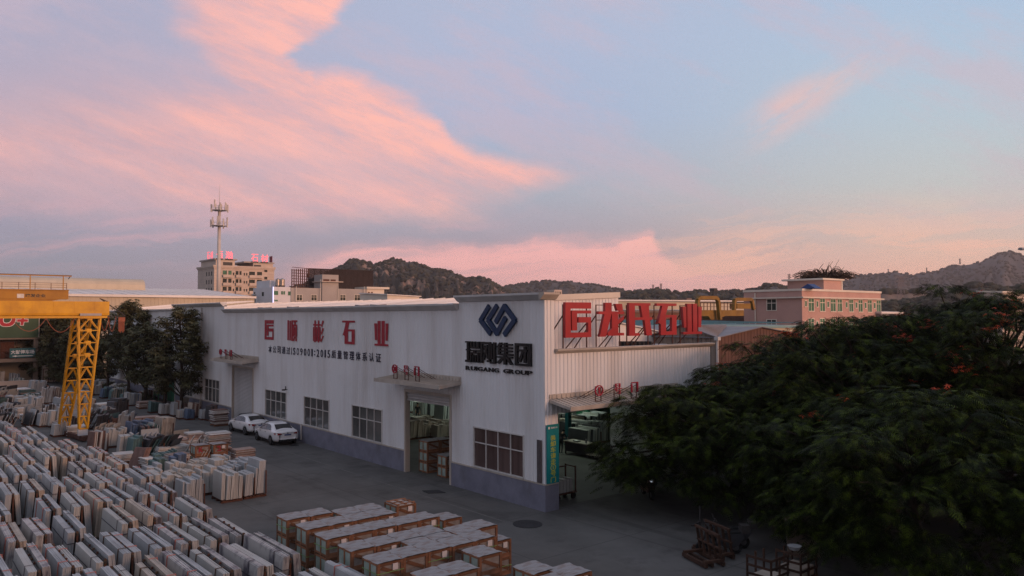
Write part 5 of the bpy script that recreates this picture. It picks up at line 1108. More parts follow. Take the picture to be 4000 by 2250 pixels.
# weeds between the racks
def weeds(x, y, r, n, label, h=.5):
    m_ = MB(); rr = random.Random(int(x*100))
    for _ in range(n):
        a = rr.uniform(0, 6.28); d = r*math.sqrt(rr.random()); px, py = x+d*math.cos(a), y+d*math.sin(a); hh = h*rr.uniform(.4, 1); b = rr.uniform(0, 6.28); w_ = .035
        dx, dy = math.cos(b), math.sin(b); m_.add([(px-dy*w_, py+dx*w_, 0), (px+dy*w_, py-dx*w_, 0), (px+dx*hh*.5, py+dy*hh*.5, hh)], [(0, 1, 2)])
    o = m_.build('weeds', 'leaf_deep'); o['kind'] = 'stuff'; o['label'] = label
weeds(-17.4, 5.9, 1.6, 900, 'dark weeds in a gap between the racks', .6); weeds(-19.2, 10, 1.3, 500, 'dark weeds between the racks'); weeds(-12.7, -2.2, .35, 160, 'green weeds at the end of the crate rows', .8); weeds(-14.6, 3.0, .3, 90, 'green weeds on a rack', 1.6); weeds(-17.2, -1.0, .8, 300, 'weeds between racks', .8)
# ------------------------------------------------------------------ yellow gantry crane
CY = 36.86
K = thing('gantry_crane', (-11.9, CY, 0), 'yellow gantry crane with a lattice leg standing among the slabs', 'crane')
m_ = MB(); X0 = -30.0; X1 = -10.3
m_.box((X0, CY-.32, 9.25), (X1, CY+.32, 10.11)); m_.hexa([(X0, CY-.30, 9.10), (X1, CY-.30, 9.10), (X1, CY+.30, 9.10), (X0, CY+.30, 9.10), (X0, CY-.318, 9.25), (X1, CY-.318, 9.25), (X1, CY+.318, 9.25), (X0, CY+.318, 9.25)])
m_.box((X0, CY-.42, 8.90), (X1-.15, CY+.42, 9.06)); m_.box((X0, CY-.06, 9.06), (X1-.1, CY+.06, 9.10))
x = X0+.5
while x < X1: m_.box((x, CY-.335, 9.28), (x+.03, CY-.321, 10.08)); x += 1.3
m_.build('girder', 'crane_yellow', K)
m_ = MB(); m_.box((-12.25, CY-.5, 9.07), (-10.85, CY-.33, 9.24)); m_.build('leg_saddle', 'steel_grey', K)
def lattice(name, top, bot, wt, wb, dt, db, n, mt):
    top = Vector(top); bot = Vector(bot); m_ = MB()
    def c(k, sx, sy): p = top+(bot-top)*k; return p+Vector((sx*(wt+(wb-wt)*k)/2, sy*(dt+(db-dt)*k)/2, 0))
    for sx in (-1, 1):
        for sy in (-1, 1): m_.bar(c(0, sx, sy), c(1, sx, sy), .11, .11)
    for i in range(n+1):
        k = i/n
        for sy in (-1, 1): m_.bar(c(k, -1, sy), c(k, 1, sy), .06)
        for sx in (-1, 1): m_.bar(c(k, sx, -1), c(k, sx, 1), .06)
    for i in range(n):
        a, b = i/n, (i+1)/n
        for sy in (-1, 1):
            md = (c(a, -1, sy)+c(a, 1, sy))/2
            m_.bar(md, c(b, -1, sy), .055); m_.bar(md, c(b, 1, sy), .055)
            if i < 4: q = Vector((.16, 0, .13)); m_.box(md-q-Vector((0, .02, 0))+Vector((0, 0, -.0)), md+q+Vector((0, .02, 0)))
        if i % 3 == 1:
            for sx in (-1, 1): m_.bar(c(a, sx, -1), c(b, sx, 1), .045)
    return m_.build(name, mt, K)
lattice('lattice_leg', (-11.58, CY-.05, 8.88), (-11.88, CY-.15, .9), 1.42, .52, .5, .36, 9, 'crane_yellow')
lattice('lattice_leg', (-11.85, CY+1.0, 8.88), (-12.5, CY+3.6, .5), 1.2, .62, .5, .36, 9, 'crane_yellow')
m_ = MB(); m_.box((-12.2, CY-.32, .42), (-11.6, CY+.05, .88)); m_.build('control_box', 'white_sheet', K)
m_ = MB(); m_.box((-12.15, CY-.45, .12), (-11.6, CY+.3, .42)); m_.box((-12.8, CY+3.3, .12), (-12.2, CY+3.9, .5)); m_.bar((-11.9, CY-.9, .24), (-12.5, CY+4.4, .24), .26, .3); m_.build('travel_carriage', 'rust', K)
# trolley on top of the girders
m_ = MB(); T1 = -12.6; TY = CY+1.9; m_.box((X0, TY-.05, 10.30), (T1, TY+.9, 10.92)); m_.hexa([(X0, TY, 10.12), (T1-1.2, TY, 10.12), (T1-1.2, TY+.8, 10.12), (X0, TY+.8, 10.12), (X0, TY, 10.30), (T1-.5, TY, 10.30), (T1-.5, TY+.8, 10.30), (X0, TY+.8, 10.30)])
m_.box((X0, TY-.12, 10.93), (T1+.02, TY+.95, 11.0))
tr = m_.build('trolley_beam', 'crane_ochre', K)
m_ = MB(); yb = TY-.056
put_text(m_, '瑞发企业', (-15.35, yb, 10.42), (1.28, 0, 0), (0, 0, .25), (0, -1, 0), .008, .03); m_.build('lettering', 'letter_black', tr)
m_ = MB(); m_.box((-15.85, yb-.012, 10.36), (-15.42, yb-.001, 10.66)); m_.build('faded_patch', 'tile_white', tr)
m_ = MB()
for x in (-12.95, -15.05, -17.2, -19.4, -21.5): m_.bar((x, TY, 11.0), (x, TY, 12.05), .06)
m_.bar((X0, TY, 12.02), (-12.4, TY, 12.02), .07); m_.build('rail_post', 'crane_ochre', tr)
m_ = MB()
for z in (11.2, 11.36, 11.5): m_.bar((X0, TY+.7, z), (-12.6, TY+.7, z), .025)
x = -12.6
while x > X0: m_.bar((x, TY+.7, 11.0), (x, TY+.7, 11.52), .035); x -= 1.02
m_.build('handrail', 'rust', tr)
m_ = MB(); m_.bar((X0, TY, 12.06), (-12.4, TY, 12.06), .05); m_.bar((-12.5, TY, 12.0), (-12.62, TY, 11.8), .05); m_.build('conductor_bar', 'steel_dark', tr)
# bracket arm, festoon cables, cable drum
m_ = MB(); m_.bar((-10.9, CY-.1, 10.35), (-9.0, CY+.6, 9.05), .06); m_.bar((-10.9, CY-.1, 10.35), (-10.35, CY, 10.11), .05); m_.bar((-10.5, CY+.1, 9.0), (-9.05, CY+.5, 9.04), .03); m_.build('bracket_arm', 'steel_dark', K)
def sag(m_, a, b, d, r=.018, n=12):
    a = Vector(a); b = Vector(b); pr = a
    for i in range(1, n+1):
        k = i/n; q = a.lerp(b, k)-Vector((0, 0, d*4*k*(1-k))); m_.bar(pr, q, r*2); pr = q
for a_, b_, d_ in (((-14.35, CY-.36, 8.9), (-12.55, CY-.36, 8.9), 1.0), ((-16.4, CY-.36, 8.9), (-14.35, CY-.36, 8.9), .9), ((-10.9, CY-.3, 8.95), (-10.2, CY+.2, 9.0), 1.0), ((-10.25, CY+.2, 9.0), (-9.7, CY+.35, 9.0), 1.1)): m_ = MB(); sag(m_, a_, b_, d_); m_.build('festoon_cable', 'cable', K)
m_ = MB()
for i in range(7): sag(m_, (-9.5+i*.06, CY+.4, 8.95), (-9.46+i*.06, CY+.46, 8.95), 1.05+.06*(i % 3), .02, 10)
m_.box((-9.52, CY+.36, 8.62), (-9.06, CY+.5, 8.95)); m_.build('cable_coil', 'cable', K)

# ------------------------------------------------------------------ trees
def rotz(a): return np.array([[math.cos(a), -math.sin(a), 0], [math.sin(a), math.cos(a), 0], [0, 0, 1]])
def frond_template(npair=8, L=.55):
    V = []; Fq = []
    def quad(a, b, w):
        a = np.array(a); b = np.array(b); d = b-a; n = np.array([-d[1], d[0], 0]); n = n/np.linalg.norm(n)*w
        o = len(V); V.extend([a-n*.3, a+n*.3, b+n*.15-d*.05, b-n*.15]); Fq.append((o, o+1, o+2, o+3))
    for i in range(npair):
        k = (i+.6)/npair; x = L*k; z = -.38*L*k*k; ln = .17*math.sin(math.pi*(.22+.75*k))+.03
        for s_ in (-1, 1): quad((x, 0, z), (x+ln*.45, s_*ln, z-.25*ln-.02), .055)
    quad((0, 0, 0), (L*1.05, .0, -.55*L), .03)
    return np.array(V), np.array(Fq)
FT = frond_template()
def leaf_template():
    V = []; Fq = []
    for a in range(6):
        t = a*2*math.pi/6+.3; d = np.array([math.cos(t), math.sin(t), -.35-.2*(a % 2)]); n = np.array([-math.sin(t), math.cos(t), 0])*.055
        o = len(V); V.extend([d*.02, d*.13+n, d*.30, d*.13-n]); Fq.append((o, o+1, o+2, o+3))
    return np.array(V), np.array(Fq)
LT = leaf_template()
def scatter(T, P, yaw, pit, rol, scl):
    V, Fq = T; n = len(P); nv = len(V)
    cy, sy, cp, sp, cr, sr = np.cos(yaw), np.sin(yaw), np.cos(pit), np.sin(pit), np.cos(rol), np.sin(rol)
    v = V[None]*scl[:, None, None]
    y1 = v[..., 1]*cr[:, None]-v[..., 2]*sr[:, None]; z1 = v[..., 1]*sr[:, None]+v[..., 2]*cr[:, None]; x1 = v[..., 0]
    x2 = x1*cp[:, None]+z1*sp[:, None]; z2 = -x1*sp[:, None]+z1*cp[:, None]
    x3 = x2*cy[:, None]-y1*sy[:, None]; y3 = x2*sy[:, None]+y1*cy[:, None]
    W = np.stack([x3, y3, z2], -1)+P[:, None]
    Fo = Fq[None]+(np.arange(n)*nv)[:, None, None]
    return W.reshape(-1, 3), Fo.reshape(-1, Fq.shape[1])
def limb(m_, a, b, r0, r1, seed, n=5, wob=.12):
    r = random.Random(seed); a = Vector(a); b = Vector(b); pr = a; L_ = (b-a).length
    for i in range(1, n+1):
        k = i/n; q = a.lerp(b, k)+(Vector((r.uniform(-1, 1), r.uniform(-1, 1), r.uniform(-.3, .6)))*wob*L_*.35*math.sin(math.pi*k) if i < n else Vector((0, 0, 0)))
        m_.tube(pr, q, r0+(r1-r0)*(i-1)/n, r0+(r1-r0)*i/n, 7, cap=False); pr = q
def flame_tree(base, pads, label, seed, nf=70, flowers=12, trunk_r=.28, fork=.30):
    """pads: (x, y, z, radius, thickness) in world; leaves hang in layers from each pad"""
    r = np.random.default_rng(seed); bx, by = base
    t = thing('flame_tree', (bx, by, 0), label, 'tree', 'flame trees on the right of the yard')
    m_ = MB(); zt = max(p[2] for p in pads); zf = zt*fork; fk = Vector((bx+.1, by, zf)); limb(m_, (bx, by, 0), fk, trunk_r*1.25, trunk_r*.9, seed, 4, .06)
    hubs = []
    for k in range(6):
        sub = pads[k::6]
        if not sub: continue
        c_ = sum((Vector(p[:3]) for p in sub), Vector())/len(sub); h = fk.lerp(c_, .55); limb(m_, fk, h, trunk_r*.6, trunk_r*.38, seed+k, 5, .15)
        for i, p in enumerate(sub): limb(m_, h, Vector(p[:3])-Vector((0, 0, p[4]*.4)), trunk_r*.3, .03, seed*7+k*11+i, 4, .2)
    m_.build('trunk', 'bark', t, smooth=True)
    Ps = []; Ya = []; Pi = []; Sc = []
    for (x, y, z, R_, th) in pads:
        n = int(nf*R_*R_*1.0); a = r.uniform(0, 2*np.pi, n); d = R_*np.sqrt(r.uniform(0.02, 1, n))*(1+.18*np.sin(3*a+x)+.12*np.sin(7*a+y))
        zz = z+th*.45*(1-(d/R_)**2)+r.normal(0, th*.20, n)-np.where(r.uniform(0, 1, n) < .3, th*r.uniform(.2, .9, n), 0)
        Ps.append(np.stack([x+d*np.cos(a), y+d*np.sin(a), zz], 1)); Ya.append(a+r.normal(0, .65, n)); Pi.append(r.uniform(-.45, .30, n)+.25*(d/R_)); Sc.append(r.uniform(.6, 1.15, n))
    P = np.concatenate(Ps); ya = np.concatenate(Ya); pi_ = np.concatenate(Pi); sc = np.concatenate(Sc)
    V, Fq = scatter(FT, P, ya, pi_, r.normal(0, .35, len(P)), sc); V -= np.array([bx, by, 0])
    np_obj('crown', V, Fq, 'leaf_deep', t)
    if flowers:
        up = [p for p in pads if p[2] > zt*.55]; fp = []
        for k in range(flowers):
            p = up[r.integers(len(up))]; a = r.uniform(0, 6.28); d = p[3]*r.uniform(.3, 1.0); n = r.integers(6, 26)
            c_ = np.array([p[0]+d*math.cos(a), p[1]+d*math.sin(a), p[2]+p[4]*.40*(1-(d/p[3])**2)+.12]); fp.append(c_+r.normal(0, 1, (n, 3))*np.array([.22, .22, .10]))
        fp = np.concatenate(fp); n = len(fp)
        V, Fq = scatter(LT, fp, r.uniform(0, 6, n), r.uniform(-.5, .5, n), r.uniform(-.5, .5, n), r.uniform(.3, .6, n)); V -= np.array([bx, by, 0])
        np_obj('blossom', V, Fq, 'flower', t)
    return t
def crown_pads(cx, cy, z0, z1, rx, ry, n, seed, R_=(1.0, 1.7), th=(.6, 1.0), flat=.6, hang=.35):
    r = random.Random(seed); P = []
    for i in range(n):
        a = i*2.39996+r.uniform(-.3, .3); k = math.sqrt((i+.5)/n); k2 = k*r.uniform(.86, 1.06)
        top = z1-(z1-z0)*(k2**2.2)*flat; z = top-(r.random() < hang)*r.uniform(.15, .75)*(z1-z0)*(.5+.5*k)
        P.append((cx+rx*k2*math.cos(a), cy+ry*k2*math.sin(a), z, r.uniform(*R_), r.uniform(*th)))
    return P
def dome(cx, cy, cz, rx, ry, rz, n, seed, R_=(.7, 1.15), zmin=-.55, floor=1.0):
    r = random.Random(seed); P = []; i = 0
    while len(P) < n and i < n*4:
        z = 1-(i+.5)*(1-zmin)/n if i < n else r.uniform(zmin, 1); a = i*2.39996+r.uniform(-.25, .25); i += 1
        q = math.sqrt(max(0, 1-z*z)); k = r.uniform(.80, 1.06 if z < .75 else .95)*(1+.10*math.sin(3*a+seed)+.07*math.sin(5*a+2*z+seed)) if i <= n else r.uniform(.35, .8)
        p = (cx+rx*q*k*math.cos(a), cy+ry*q*k*math.sin(a), cz+rz*z*k)
        if p[2] < floor: continue
        P.append((*p, r.uniform(*R_), r.uniform(.28, .5)))
    return P
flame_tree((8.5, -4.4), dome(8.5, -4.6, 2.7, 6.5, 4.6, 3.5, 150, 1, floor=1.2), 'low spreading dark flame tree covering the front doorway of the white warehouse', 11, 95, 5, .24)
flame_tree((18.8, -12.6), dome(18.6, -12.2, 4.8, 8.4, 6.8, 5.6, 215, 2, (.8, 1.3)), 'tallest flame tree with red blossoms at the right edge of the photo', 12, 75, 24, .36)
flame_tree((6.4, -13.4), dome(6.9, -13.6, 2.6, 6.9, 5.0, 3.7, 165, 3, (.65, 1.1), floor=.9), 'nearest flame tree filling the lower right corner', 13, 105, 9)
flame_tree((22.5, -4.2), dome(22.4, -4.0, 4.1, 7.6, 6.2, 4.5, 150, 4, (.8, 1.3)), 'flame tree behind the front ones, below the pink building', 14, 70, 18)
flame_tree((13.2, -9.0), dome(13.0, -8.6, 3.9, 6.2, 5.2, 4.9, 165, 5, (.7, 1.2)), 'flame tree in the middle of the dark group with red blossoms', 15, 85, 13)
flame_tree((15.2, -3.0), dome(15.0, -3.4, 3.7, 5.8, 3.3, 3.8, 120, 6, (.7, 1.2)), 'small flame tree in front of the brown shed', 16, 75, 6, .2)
# street-side trees against the long wall
def wall_tree(px_, py_, X, h, label, seed, w=2.2, low=.22, olive=.0, n=26):
    d = ray(px_, py_); tt = (X-CAM.x)/d.x; p = CAM+d*tt; r = np.random.default_rng(seed); rr = random.Random(seed)
    bx, by = X, p.y
    t = thing('wall_tree', (bx, by, .3), label, 'tree', 'trees in the bed along the long wall')
    m_ = MB(); top = Vector((bx+rr.uniform(-.3, .3), by+rr.uniform(-.4, .4), h*.92)); limb(m_, (bx, by, .3), top, .17, .04, seed, 7, .05)
    P = []
    for i in range(n):
        k = i/(n-1); z = h*(low+(1-low)*k); wd = w*(.35+.65*math.sin(math.pi*(.22+.66*k)))*rr.uniform(.3, 1.05); a = i*2.4+rr.uniform(-.4, .4)
        c_ = (bx+wd*.75*math.cos(a), by+wd*math.sin(a), z); P.append((*c_, rr.uniform(.55, 1.05)))
        limb(m_, Vector((bx, by, .3)).lerp(top, max(.15, k*.9-.06)), c_, .05, .015, seed*3+i, 3, .15)
    m_.build('trunk', 'bark', t)
    Q = []
    for (x, y, z, R_) in P:
        k = int(120*R_*R_*.72); v = r.normal(0, 1, (k, 3)); v /= np.linalg.norm(v, axis=1)[:, None]; v *= R_*r.uniform(.35, 1.05, k)[:, None]; v[:, 2] *= .75; Q.append(v+np.array([x, y, z]))
    Q = np.concatenate(Q); k = len(Q)
    V, Fq = scatter(LT, Q, r.uniform(0, 6.3, k), r.uniform(-.5, .5, k), r.uniform(-.5, .5, k), r.uniform(.85, 1.55, k)); V -= np.array([bx, by, .3])
    np_obj('crown', V, Fq, 'leaf_olive' if olive else 'leaf_broad', t); return t
wall_tree(712, 1560, -1.7, 9.6, 'tallest wall tree with layered crown nearest the closed shutter', 21, 3.1, .25, n=36)
wall_tree(566, 1520, -1.7, 7.9, 'bent dark wall tree second from the closed shutter', 22, 2.9, .30, n=30)
wall_tree(500, 1500, -1.7, 10.4, 'slim wall tree right behind the hanging cable coil', 23, 2.7, .40, n=30)
wall_tree(420, 1490, -1.8, 9.4, 'dark wall tree just right of the crane leg', 24, 2.6, .25)
wall_tree(345, 1480, -1.8, 8.6, 'dark wall tree behind the crane leg', 25, 2.8, .15)
wall_tree(643, 1545, -1.5, 6.4, 'reddish leafy wall tree left of the tallest wall tree', 26, 1.6, .45, 1.0, 16)
for k, (x, y, h) in enumerate([(-3.9, 94.5, 9.0), (-5.4, 98.2, 9.2), (-1.6, 95, 9.0), (-2.4, 90.5, 7.8)]):
    q = wall_tree(*proj((x, y, 0)), x, h, ['dark dense tree between the green board and the crane', 'dark dense tree directly right of the green board building', 'dark dense tree behind the crane leg at the far end of the lane', 'lower dark tree at the far end of the lane'][k], 30+k, 3.4, .10, n=58)
def shrub(x, y, z, R_, label, seed):
    r = np.random.default_rng(seed); k = int(260*R_*R_); v = r.normal(0, 1, (k, 3)); v /= np.linalg.norm(v, axis=1)[:, None]; v *= R_*r.uniform(.3, 1, k)[:, None]*(1+.25*np.sin(4*v[:, :1])); v[:, 2] = np.abs(v[:, 2])*.8
    V, Fq = scatter(LT, v, r.uniform(0, 6.3, k), r.uniform(-.6, .6, k), r.uniform(-.6, .6, k), r.uniform(.5, .9, k)); o = np_obj('shrub', V, Fq, 'leaf_broad'); o.location = (x, y, z); tag(o, label, 'shrub', 'shrubs in the planting bed'); return o
for k, (px_, py_, R_, lab) in enumerate([(560, 1515, .9, 'round shrub at the foot of the bent wall tree'), (470, 1490, 1.1, 'dark shrub under the slim wall tree'), (420, 1480, 1.0, 'dark shrub right of the crane leg'), (700, 1570, .8, 'low shrub at the foot of the tallest wall tree'), (750, 1560, .6, 'small shrub beside the window nearest the wall trees')]):
    d = ray(px_, py_); tt = (-1.5-CAM.x)/d.x; p = CAM+d*tt; shrub(-1.5, p.y, .35, R_, lab, 40+k)
# ------------------------------------------------------------------ green board building at the left
gy = 96.0
B = thing('frame_building', (-12, gy, 0), 'open two-storey frame building with a green board at the left edge', 'building')
m_ = MB(); gx = -6.1; gw = 26
for x in (gx-.55, gx-7.5, gx-14.5, gx-21): m_.box((x, gy+.05, 0), (x+.55, gy+.6, 6.1)); m_.box((x, gy+9, 0), (x+.5, gy+9.5, 9))
m_.build('pillar', 'frame_concrete_shaded', B)
m_ = MB(); m_.box((gx-gw, gy-.25, 2.95), (gx+.18, gy+.3, 3.42)); m_.box((gx-gw, gy+.3, 3.1), (gx, gy+9, 3.35)); m_.box((gx-gw, gy-.05, 5.98), (gx+.05, gy+.4, 6.18)); m_.box((gx-gw, gy+.4, 6.0), (gx, gy+9, 6.15)); m_.build('floor_slab', 'frame_concrete_shaded', B)
m_ = MB(); m_.box((gx-gw, gy+6, 0), (gx, gy+6.2, 6)); m_.box((gx-.12, gy+.65, 0), (gx-.02, gy+8.9, 9)); m_.build('back_wall', 'steel_dark', B)  # very dark colour stands in for the shade inside the frame
x = gx-2.4
while x > gx-gw: m_ = MB(); m_.box((x, gy+1.2, 3.4), (x+.1, gy+1.3, 6.0)); m_.build('partition', 'rust', B); x -= 1.8
m_ = MB(); m_.box((gx-4.2, gy+1.4, 3.4), (gx-2.6, gy+1.6, 5.7)); m_.build('partition', 'rust', B)
m_ = MB(); m_.box((gx-gw, gy-.1, 6.2), (gx, gy+.35, 10.0)); bd = m_.build('green_board', 'green_board', B)
m_ = MB(); m_.box((gx-.02, gy-.14, 6.2), (gx+.06, gy-.101, 10.0)); m_.build('board_edge', 'trim_beige', bd)
def zero_shape(o, w, h, t, mb, mi, y, grow=0.0):
    n_ = 24
    for i in range(n_):
        a0, a1 = 2*math.pi*i/n_, 2*math.pi*(i+1)/n_
        def q(a, s_): sk = .18*math.sin(a)*h; ww = max(.02, w-s_*t+(grow if not s_ else -grow)); hh = h-s_*t+(grow if not s_ else -grow); return (ww*math.copysign(abs(math.cos(a))**.75, math.cos(a))+sk*.55, hh*math.copysign(abs(math.sin(a))**.75, math.sin(a)))
        mb.poly([q(a0, 0), q(a1, 0), q(a1, 1), q(a0, 1)], (o[0], y, o[1]), (1, 0, 0), (0, 0, 1), (0, -1, 0), .02, mi)
p0 = WY(30, 1236, gy-.1); pb = WY(28, 1276, gy-.1)
m_ = MB(); zc = pb.z+1.15; zero_shape((p0.x, zc), .92, 1.12, .42, m_, 1, gy-.102, .07); zero_shape((p0.x, zc), .92, 1.12, .42, m_, 0, gy-.125)
pc = WY(88, 1252, gy-.1)
for g_, mi, yy in ((.06, 1, gy-.102), (0, 0, gy-.125)):
    m_.poly(rect(-.62-g_, -.17-g_, .62+g_, .17+g_), (pc.x, yy, pc.z), (1, 0, 0), (.0, 0, 1), (0, -1, 0), .02, mi); m_.poly(rect(-.17-g_, -.62-g_, .17+g_, .62+g_), (pc.x, yy-.001, pc.z), (1, 0, 0), (.12, 0, 1), (0, -1, 0), .02, mi)
m_.build('lettering', ['paint_red', 'sign_text_white'], bd)
S = thing('direction_sign', (-8, gy-.4, 3.5), 'teal direction sign with white characters and an arrow on the frame building', 'sign')
a = WY(38, 1361, gy-.3); b = WY(138, 1395, gy-.3)
m_ = MB(); m_.box((a.x, gy-.34, b.z), (b.x, gy-.28, a.z)); m_.build('board', 'sign_board_teal', S)
m_ = MB(); put_text(m_, '大耐停车场', (a.x+.12, gy-.342, b.z+.48), (b.x-a.x-.24, 0, 0), (0, 0, .55), (0, -1, 0), .01, .02)
m_.poly([(0, .1), (.5, .22), (.5, .14), (2.4, .14), (2.4, .06), (.5, .06), (.5, -.02)], (a.x+.25, gy-.342, b.z+.12), (1, 0, 0), (0, 0, 1), (0, -1, 0), .01); m_.build('lettering', 'sign_text_white', S)
for (x, y, w_, l_, h_, mt, lab) in [(-14, 95, 2, 1.5, 1.6, 'slab_dark', 'dark slabs inside the frame building at the far left'), (-11.6, 95.2, 1.6, 1.5, 1.9, 'slab_beige', 'beige slabs inside the frame building'), (-9.5, 95.0, 1.2, 1.3, 1.4, ['slab_dark', 'slab_grey'], 'dark slabs beside the pillar of the frame building'), (-9.6, 92.6, 1.5, 1, .9, ['slab_green', 'slab_pale'], 'green and white low slabs before the frame building')]:
    slab_stack(0, 0, w_, l_, h_, mt, lab, xyz=(x, y, 0))
t = thing('stone_cage', (-5.6, 95.5, 0), 'grey block cage standing right of the frame building pillar', 'cage'); m_ = MB(); m_.box((0, 0, .1), (2.6, 1.6, 2.4)); m_.build('block', 'slab_beige', t, local=True); m_ = MB()
for i in range(5): m_.box((i*.63, -.08, .1), (i*.63+.08, -.01, 1.9))
m_.box((0, -.09, 1.85), (2.6, -.02, 1.95)); m_.build('bars', 'rust', t, local=True)
m_ = MB(); r = random.Random(5)
for i in range(60): x = r.uniform(-2.4, 2.6); m_.bar((x, r.uniform(96, 98), .1+.9*max(0, 1-abs(x)/2.6)*r.random()), (x+r.uniform(.8, 1.6), r.uniform(96, 98), .1+.5*r.random()), .08)
o = m_.build('timber_heap', 'timber'); tag(o, 'heap of loose timber at the far end of the lane', 'timber heap')

# ------------------------------------------------------------------ big beige hall behind
B = thing('hall', (0, 100, 0), 'big beige metal hall with a white roof and long roof vent behind the annex', 'hall')
m_ = MB(); m_.box((-30, 100, 0), (25.4, 100.3, 12.1)); m_.box((25.2, 100.3, 0), (25.4, 150, 12.1))
x = -29.8
while x < 25.3: m_.box((x, 99.96, 9), (x+.12, 99.998, 12.05)); x += .55
m_.build('wall', 'wall_beige_metal', B)
m_ = MB(); m_.hexa([(-30, 99.7, 12.1), (25.6, 99.7, 12.1), (25.6, 126, 14.0), (-30, 126, 14.0), (-30, 99.7, 12.22), (25.6, 99.7, 12.22), (25.6, 126, 14.2), (-30, 126, 14.2)])
for i in range(30): m_.bar((-29+i*1.85, 99.8, 12.25), (-29+i*1.85, 126, 14.22), .08, .06)
m_.box((-30, 99.6, 11.95), (25.6, 99.69, 12.3)); m_.build('roof', 'roof_white', B)
m_ = MB(); n_ = 10; mp = WY(568, 1105, 118); x1 = mp.x
prof = [(118.0+2.3*(1-math.cos(math.pi*i/n_)), 13.7+1.85*math.sin(math.pi*i/n_)**.7) for i in range(n_+1)]
m_.add([(-30, a, b) for a, b in prof]+[(x1, a, b) for a, b in prof], [(i, i+1, n_+2+i, n_+1+i) for i in range(n_)]+[tuple(range(n_+1)), tuple(range(n_+1, 2*n_+2))[::-1]]); m_.box((-30, 117.9, 13.3), (x1, 118.02, 13.72)); m_.build('roof_vent', 'wall_beige_metal', B)
B = thing('green_roof_shed', (36, 150, 0), 'low shed with green roof edges beyond the beige hall', 'shed')
for a, b, c_, d in ((620, 1139, 760, 1131), (690, 1146, 830, 1141), (760, 1152, 912, 1146)):
    p = WY(a, b, 135+(a-620)*.02); q = WY(c_, d, 135+(a-620)*.02); m_ = MB(); m_.hexa([(p.x, p.y, p.z-4), (q.x, p.y, p.z-4), (q.x, p.y+8, p.z-4), (p.x, p.y+8, p.z-4), (p.x, p.y, p.z), (q.x, p.y, q.z), (q.x, p.y+8, q.z), (p.x, p.y+8, p.z)]); m_.build('roof', 'roof_teal', B)

# ------------------------------------------------------------------ far buildings
def fbuild(name, loc, label, cat): return thing(name, loc, label, cat)
# apartment block
ap = PD(838, 1035, 290); ax, ay = ap.x, ap.y; x1 = WY(1073, 1030, ay).x; yL = WX(773, 1045, ax).y; zt = ap.z
B = fbuild('apartment_block', (ax, ay, 0), 'tan tiled apartment block carrying a glowing red rooftop sign', 'apartment block')
m_ = MB(); m_.box((ax, ay+.4, 0), (x1, yL, zt-.5)); m_.box((ax-.002, ay+.39, 0), (ax+2.4, ay+.5, zt-.5))
zw0 = zt-.5
m_.build('wall', 'wall_tan', B)
cw = lambda px: WY(px, 1100, ay).x
cz = lambda py: WY(960, py, ay).z
cx_ = lambda x: 700+x/2.8975; cy_ = lambda y: 700+y/2.8975
m_ = MB(); m_.box((ax-.5, ay-.1, zt-.6), (x1+.4, yL+.4, zt)); m_.box((ax-.25, ay+.1, zt-1.1), (x1+.2, yL+.2, zt-.61)); m_.build('cornice', 'wall_tan', B)
m_ = MB(); rt = cz(1013); m_.box((ax+.9, ay+1.2, zt+.0), (cw(cx_(640)), yL-1, rt-.5)); m_.box((cw(cx_(850)), ay+1.2, zt), (x1-.2, yL-1, rt-1.2)); m_.build('penthouse', 'wall_tan', B)
m_ = MB(); m_.box((ax+.3, ay+.8, rt-.5), (cw(cx_(665)), yL-.6, rt)); m_.box((cw(cx_(740)), ay+.8, rt-1.2), (x1+.3, yL-.6, rt-.7)); m_.build('penthouse_roof', 'wall_tan_dark', B)
fl = 3.0
rows = [cy_(1075)+31.2*i for i in range(6)]
for i, ry in enumerate(rows):
    zc = cz(ry)
    for (xa, xb, h, kind) in [(497, 595, 2.3, 'balcony'), (643, 708, 2.2, 'balcony'), (795, 940, 2.1, 'balcony')]:
        a, b = cw(cx_(xa)), cw(cx_(xb)); m_ = MB(); m_.box((a, ay+.30, zc-h/2), (b, ay+.38, zc+h/2)); o = m_.build('window', 'glass_green' if (i == 0 and xa == 497) else 'glass_far', B)
        m_ = MB(); m_.box((a-.1, ay-.4, zc-h/2-.35), (b+.1, ay+.29, zc-h/2)); m_.box((a-.1, ay-.4, zc-h/2), (b+.1, ay-.3, zc-h/2+.75)); m_.box((a+(b-a)*.42, ay-.05, zc-h/2), (a+(b-a)*.58, ay+.28, zc+h/2)); m_.build('balcony', 'wall_tan', o)
    for xa, xb in ((612, 626), (735, 747), (762, 775), (455, 468)):
        a, b = cw(cx_(xa)), cw(cx_(xb)); m_ = MB(); m_.box((a, ay+.3, zc-.5), (b, ay+.38, zc+.5)); m_.build('window', 'glass_far', B)
    for yy in (ay+2.6, ay+5.4, ay+8.2): m_ = MB(); m_.box((ax-.06, yy, zc-.8), (ax-.01, yy+.9, zc+.8)); m_.build('window', 'glass_far', B)
for ya in (1028, 1113):
    a, b = cw(cx_(968)), cw(cx_(1000)); z = cz(cy_(ya)); m_ = MB(); m_.box((a, ay+.3, z-.5), (b, ay+.38, z+.5)); m_.build('window', 'glass_far', B)
for xa, xb, ya, yb in ((507, 612, 945, 985), (858, 938, 962, 998)):
    m_ = MB(); m_.box((cw(cx_(xa)), ay+1.1, cz(cy_(yb))), (cw(cx_(xb)), ay+1.19, cz(cy_(ya)))); m_.build('window', 'steel_dark', B)
m_ = MB()
for q in range(12):
    z = 16+q*1.05
    if z < zt-1: m_.box((ax-.03, ay+.34, z), (x1+.02, ay+.395, z+.07)); m_.box((ax-.03, ay+.34, z), (ax-.001, yL, z+.07))
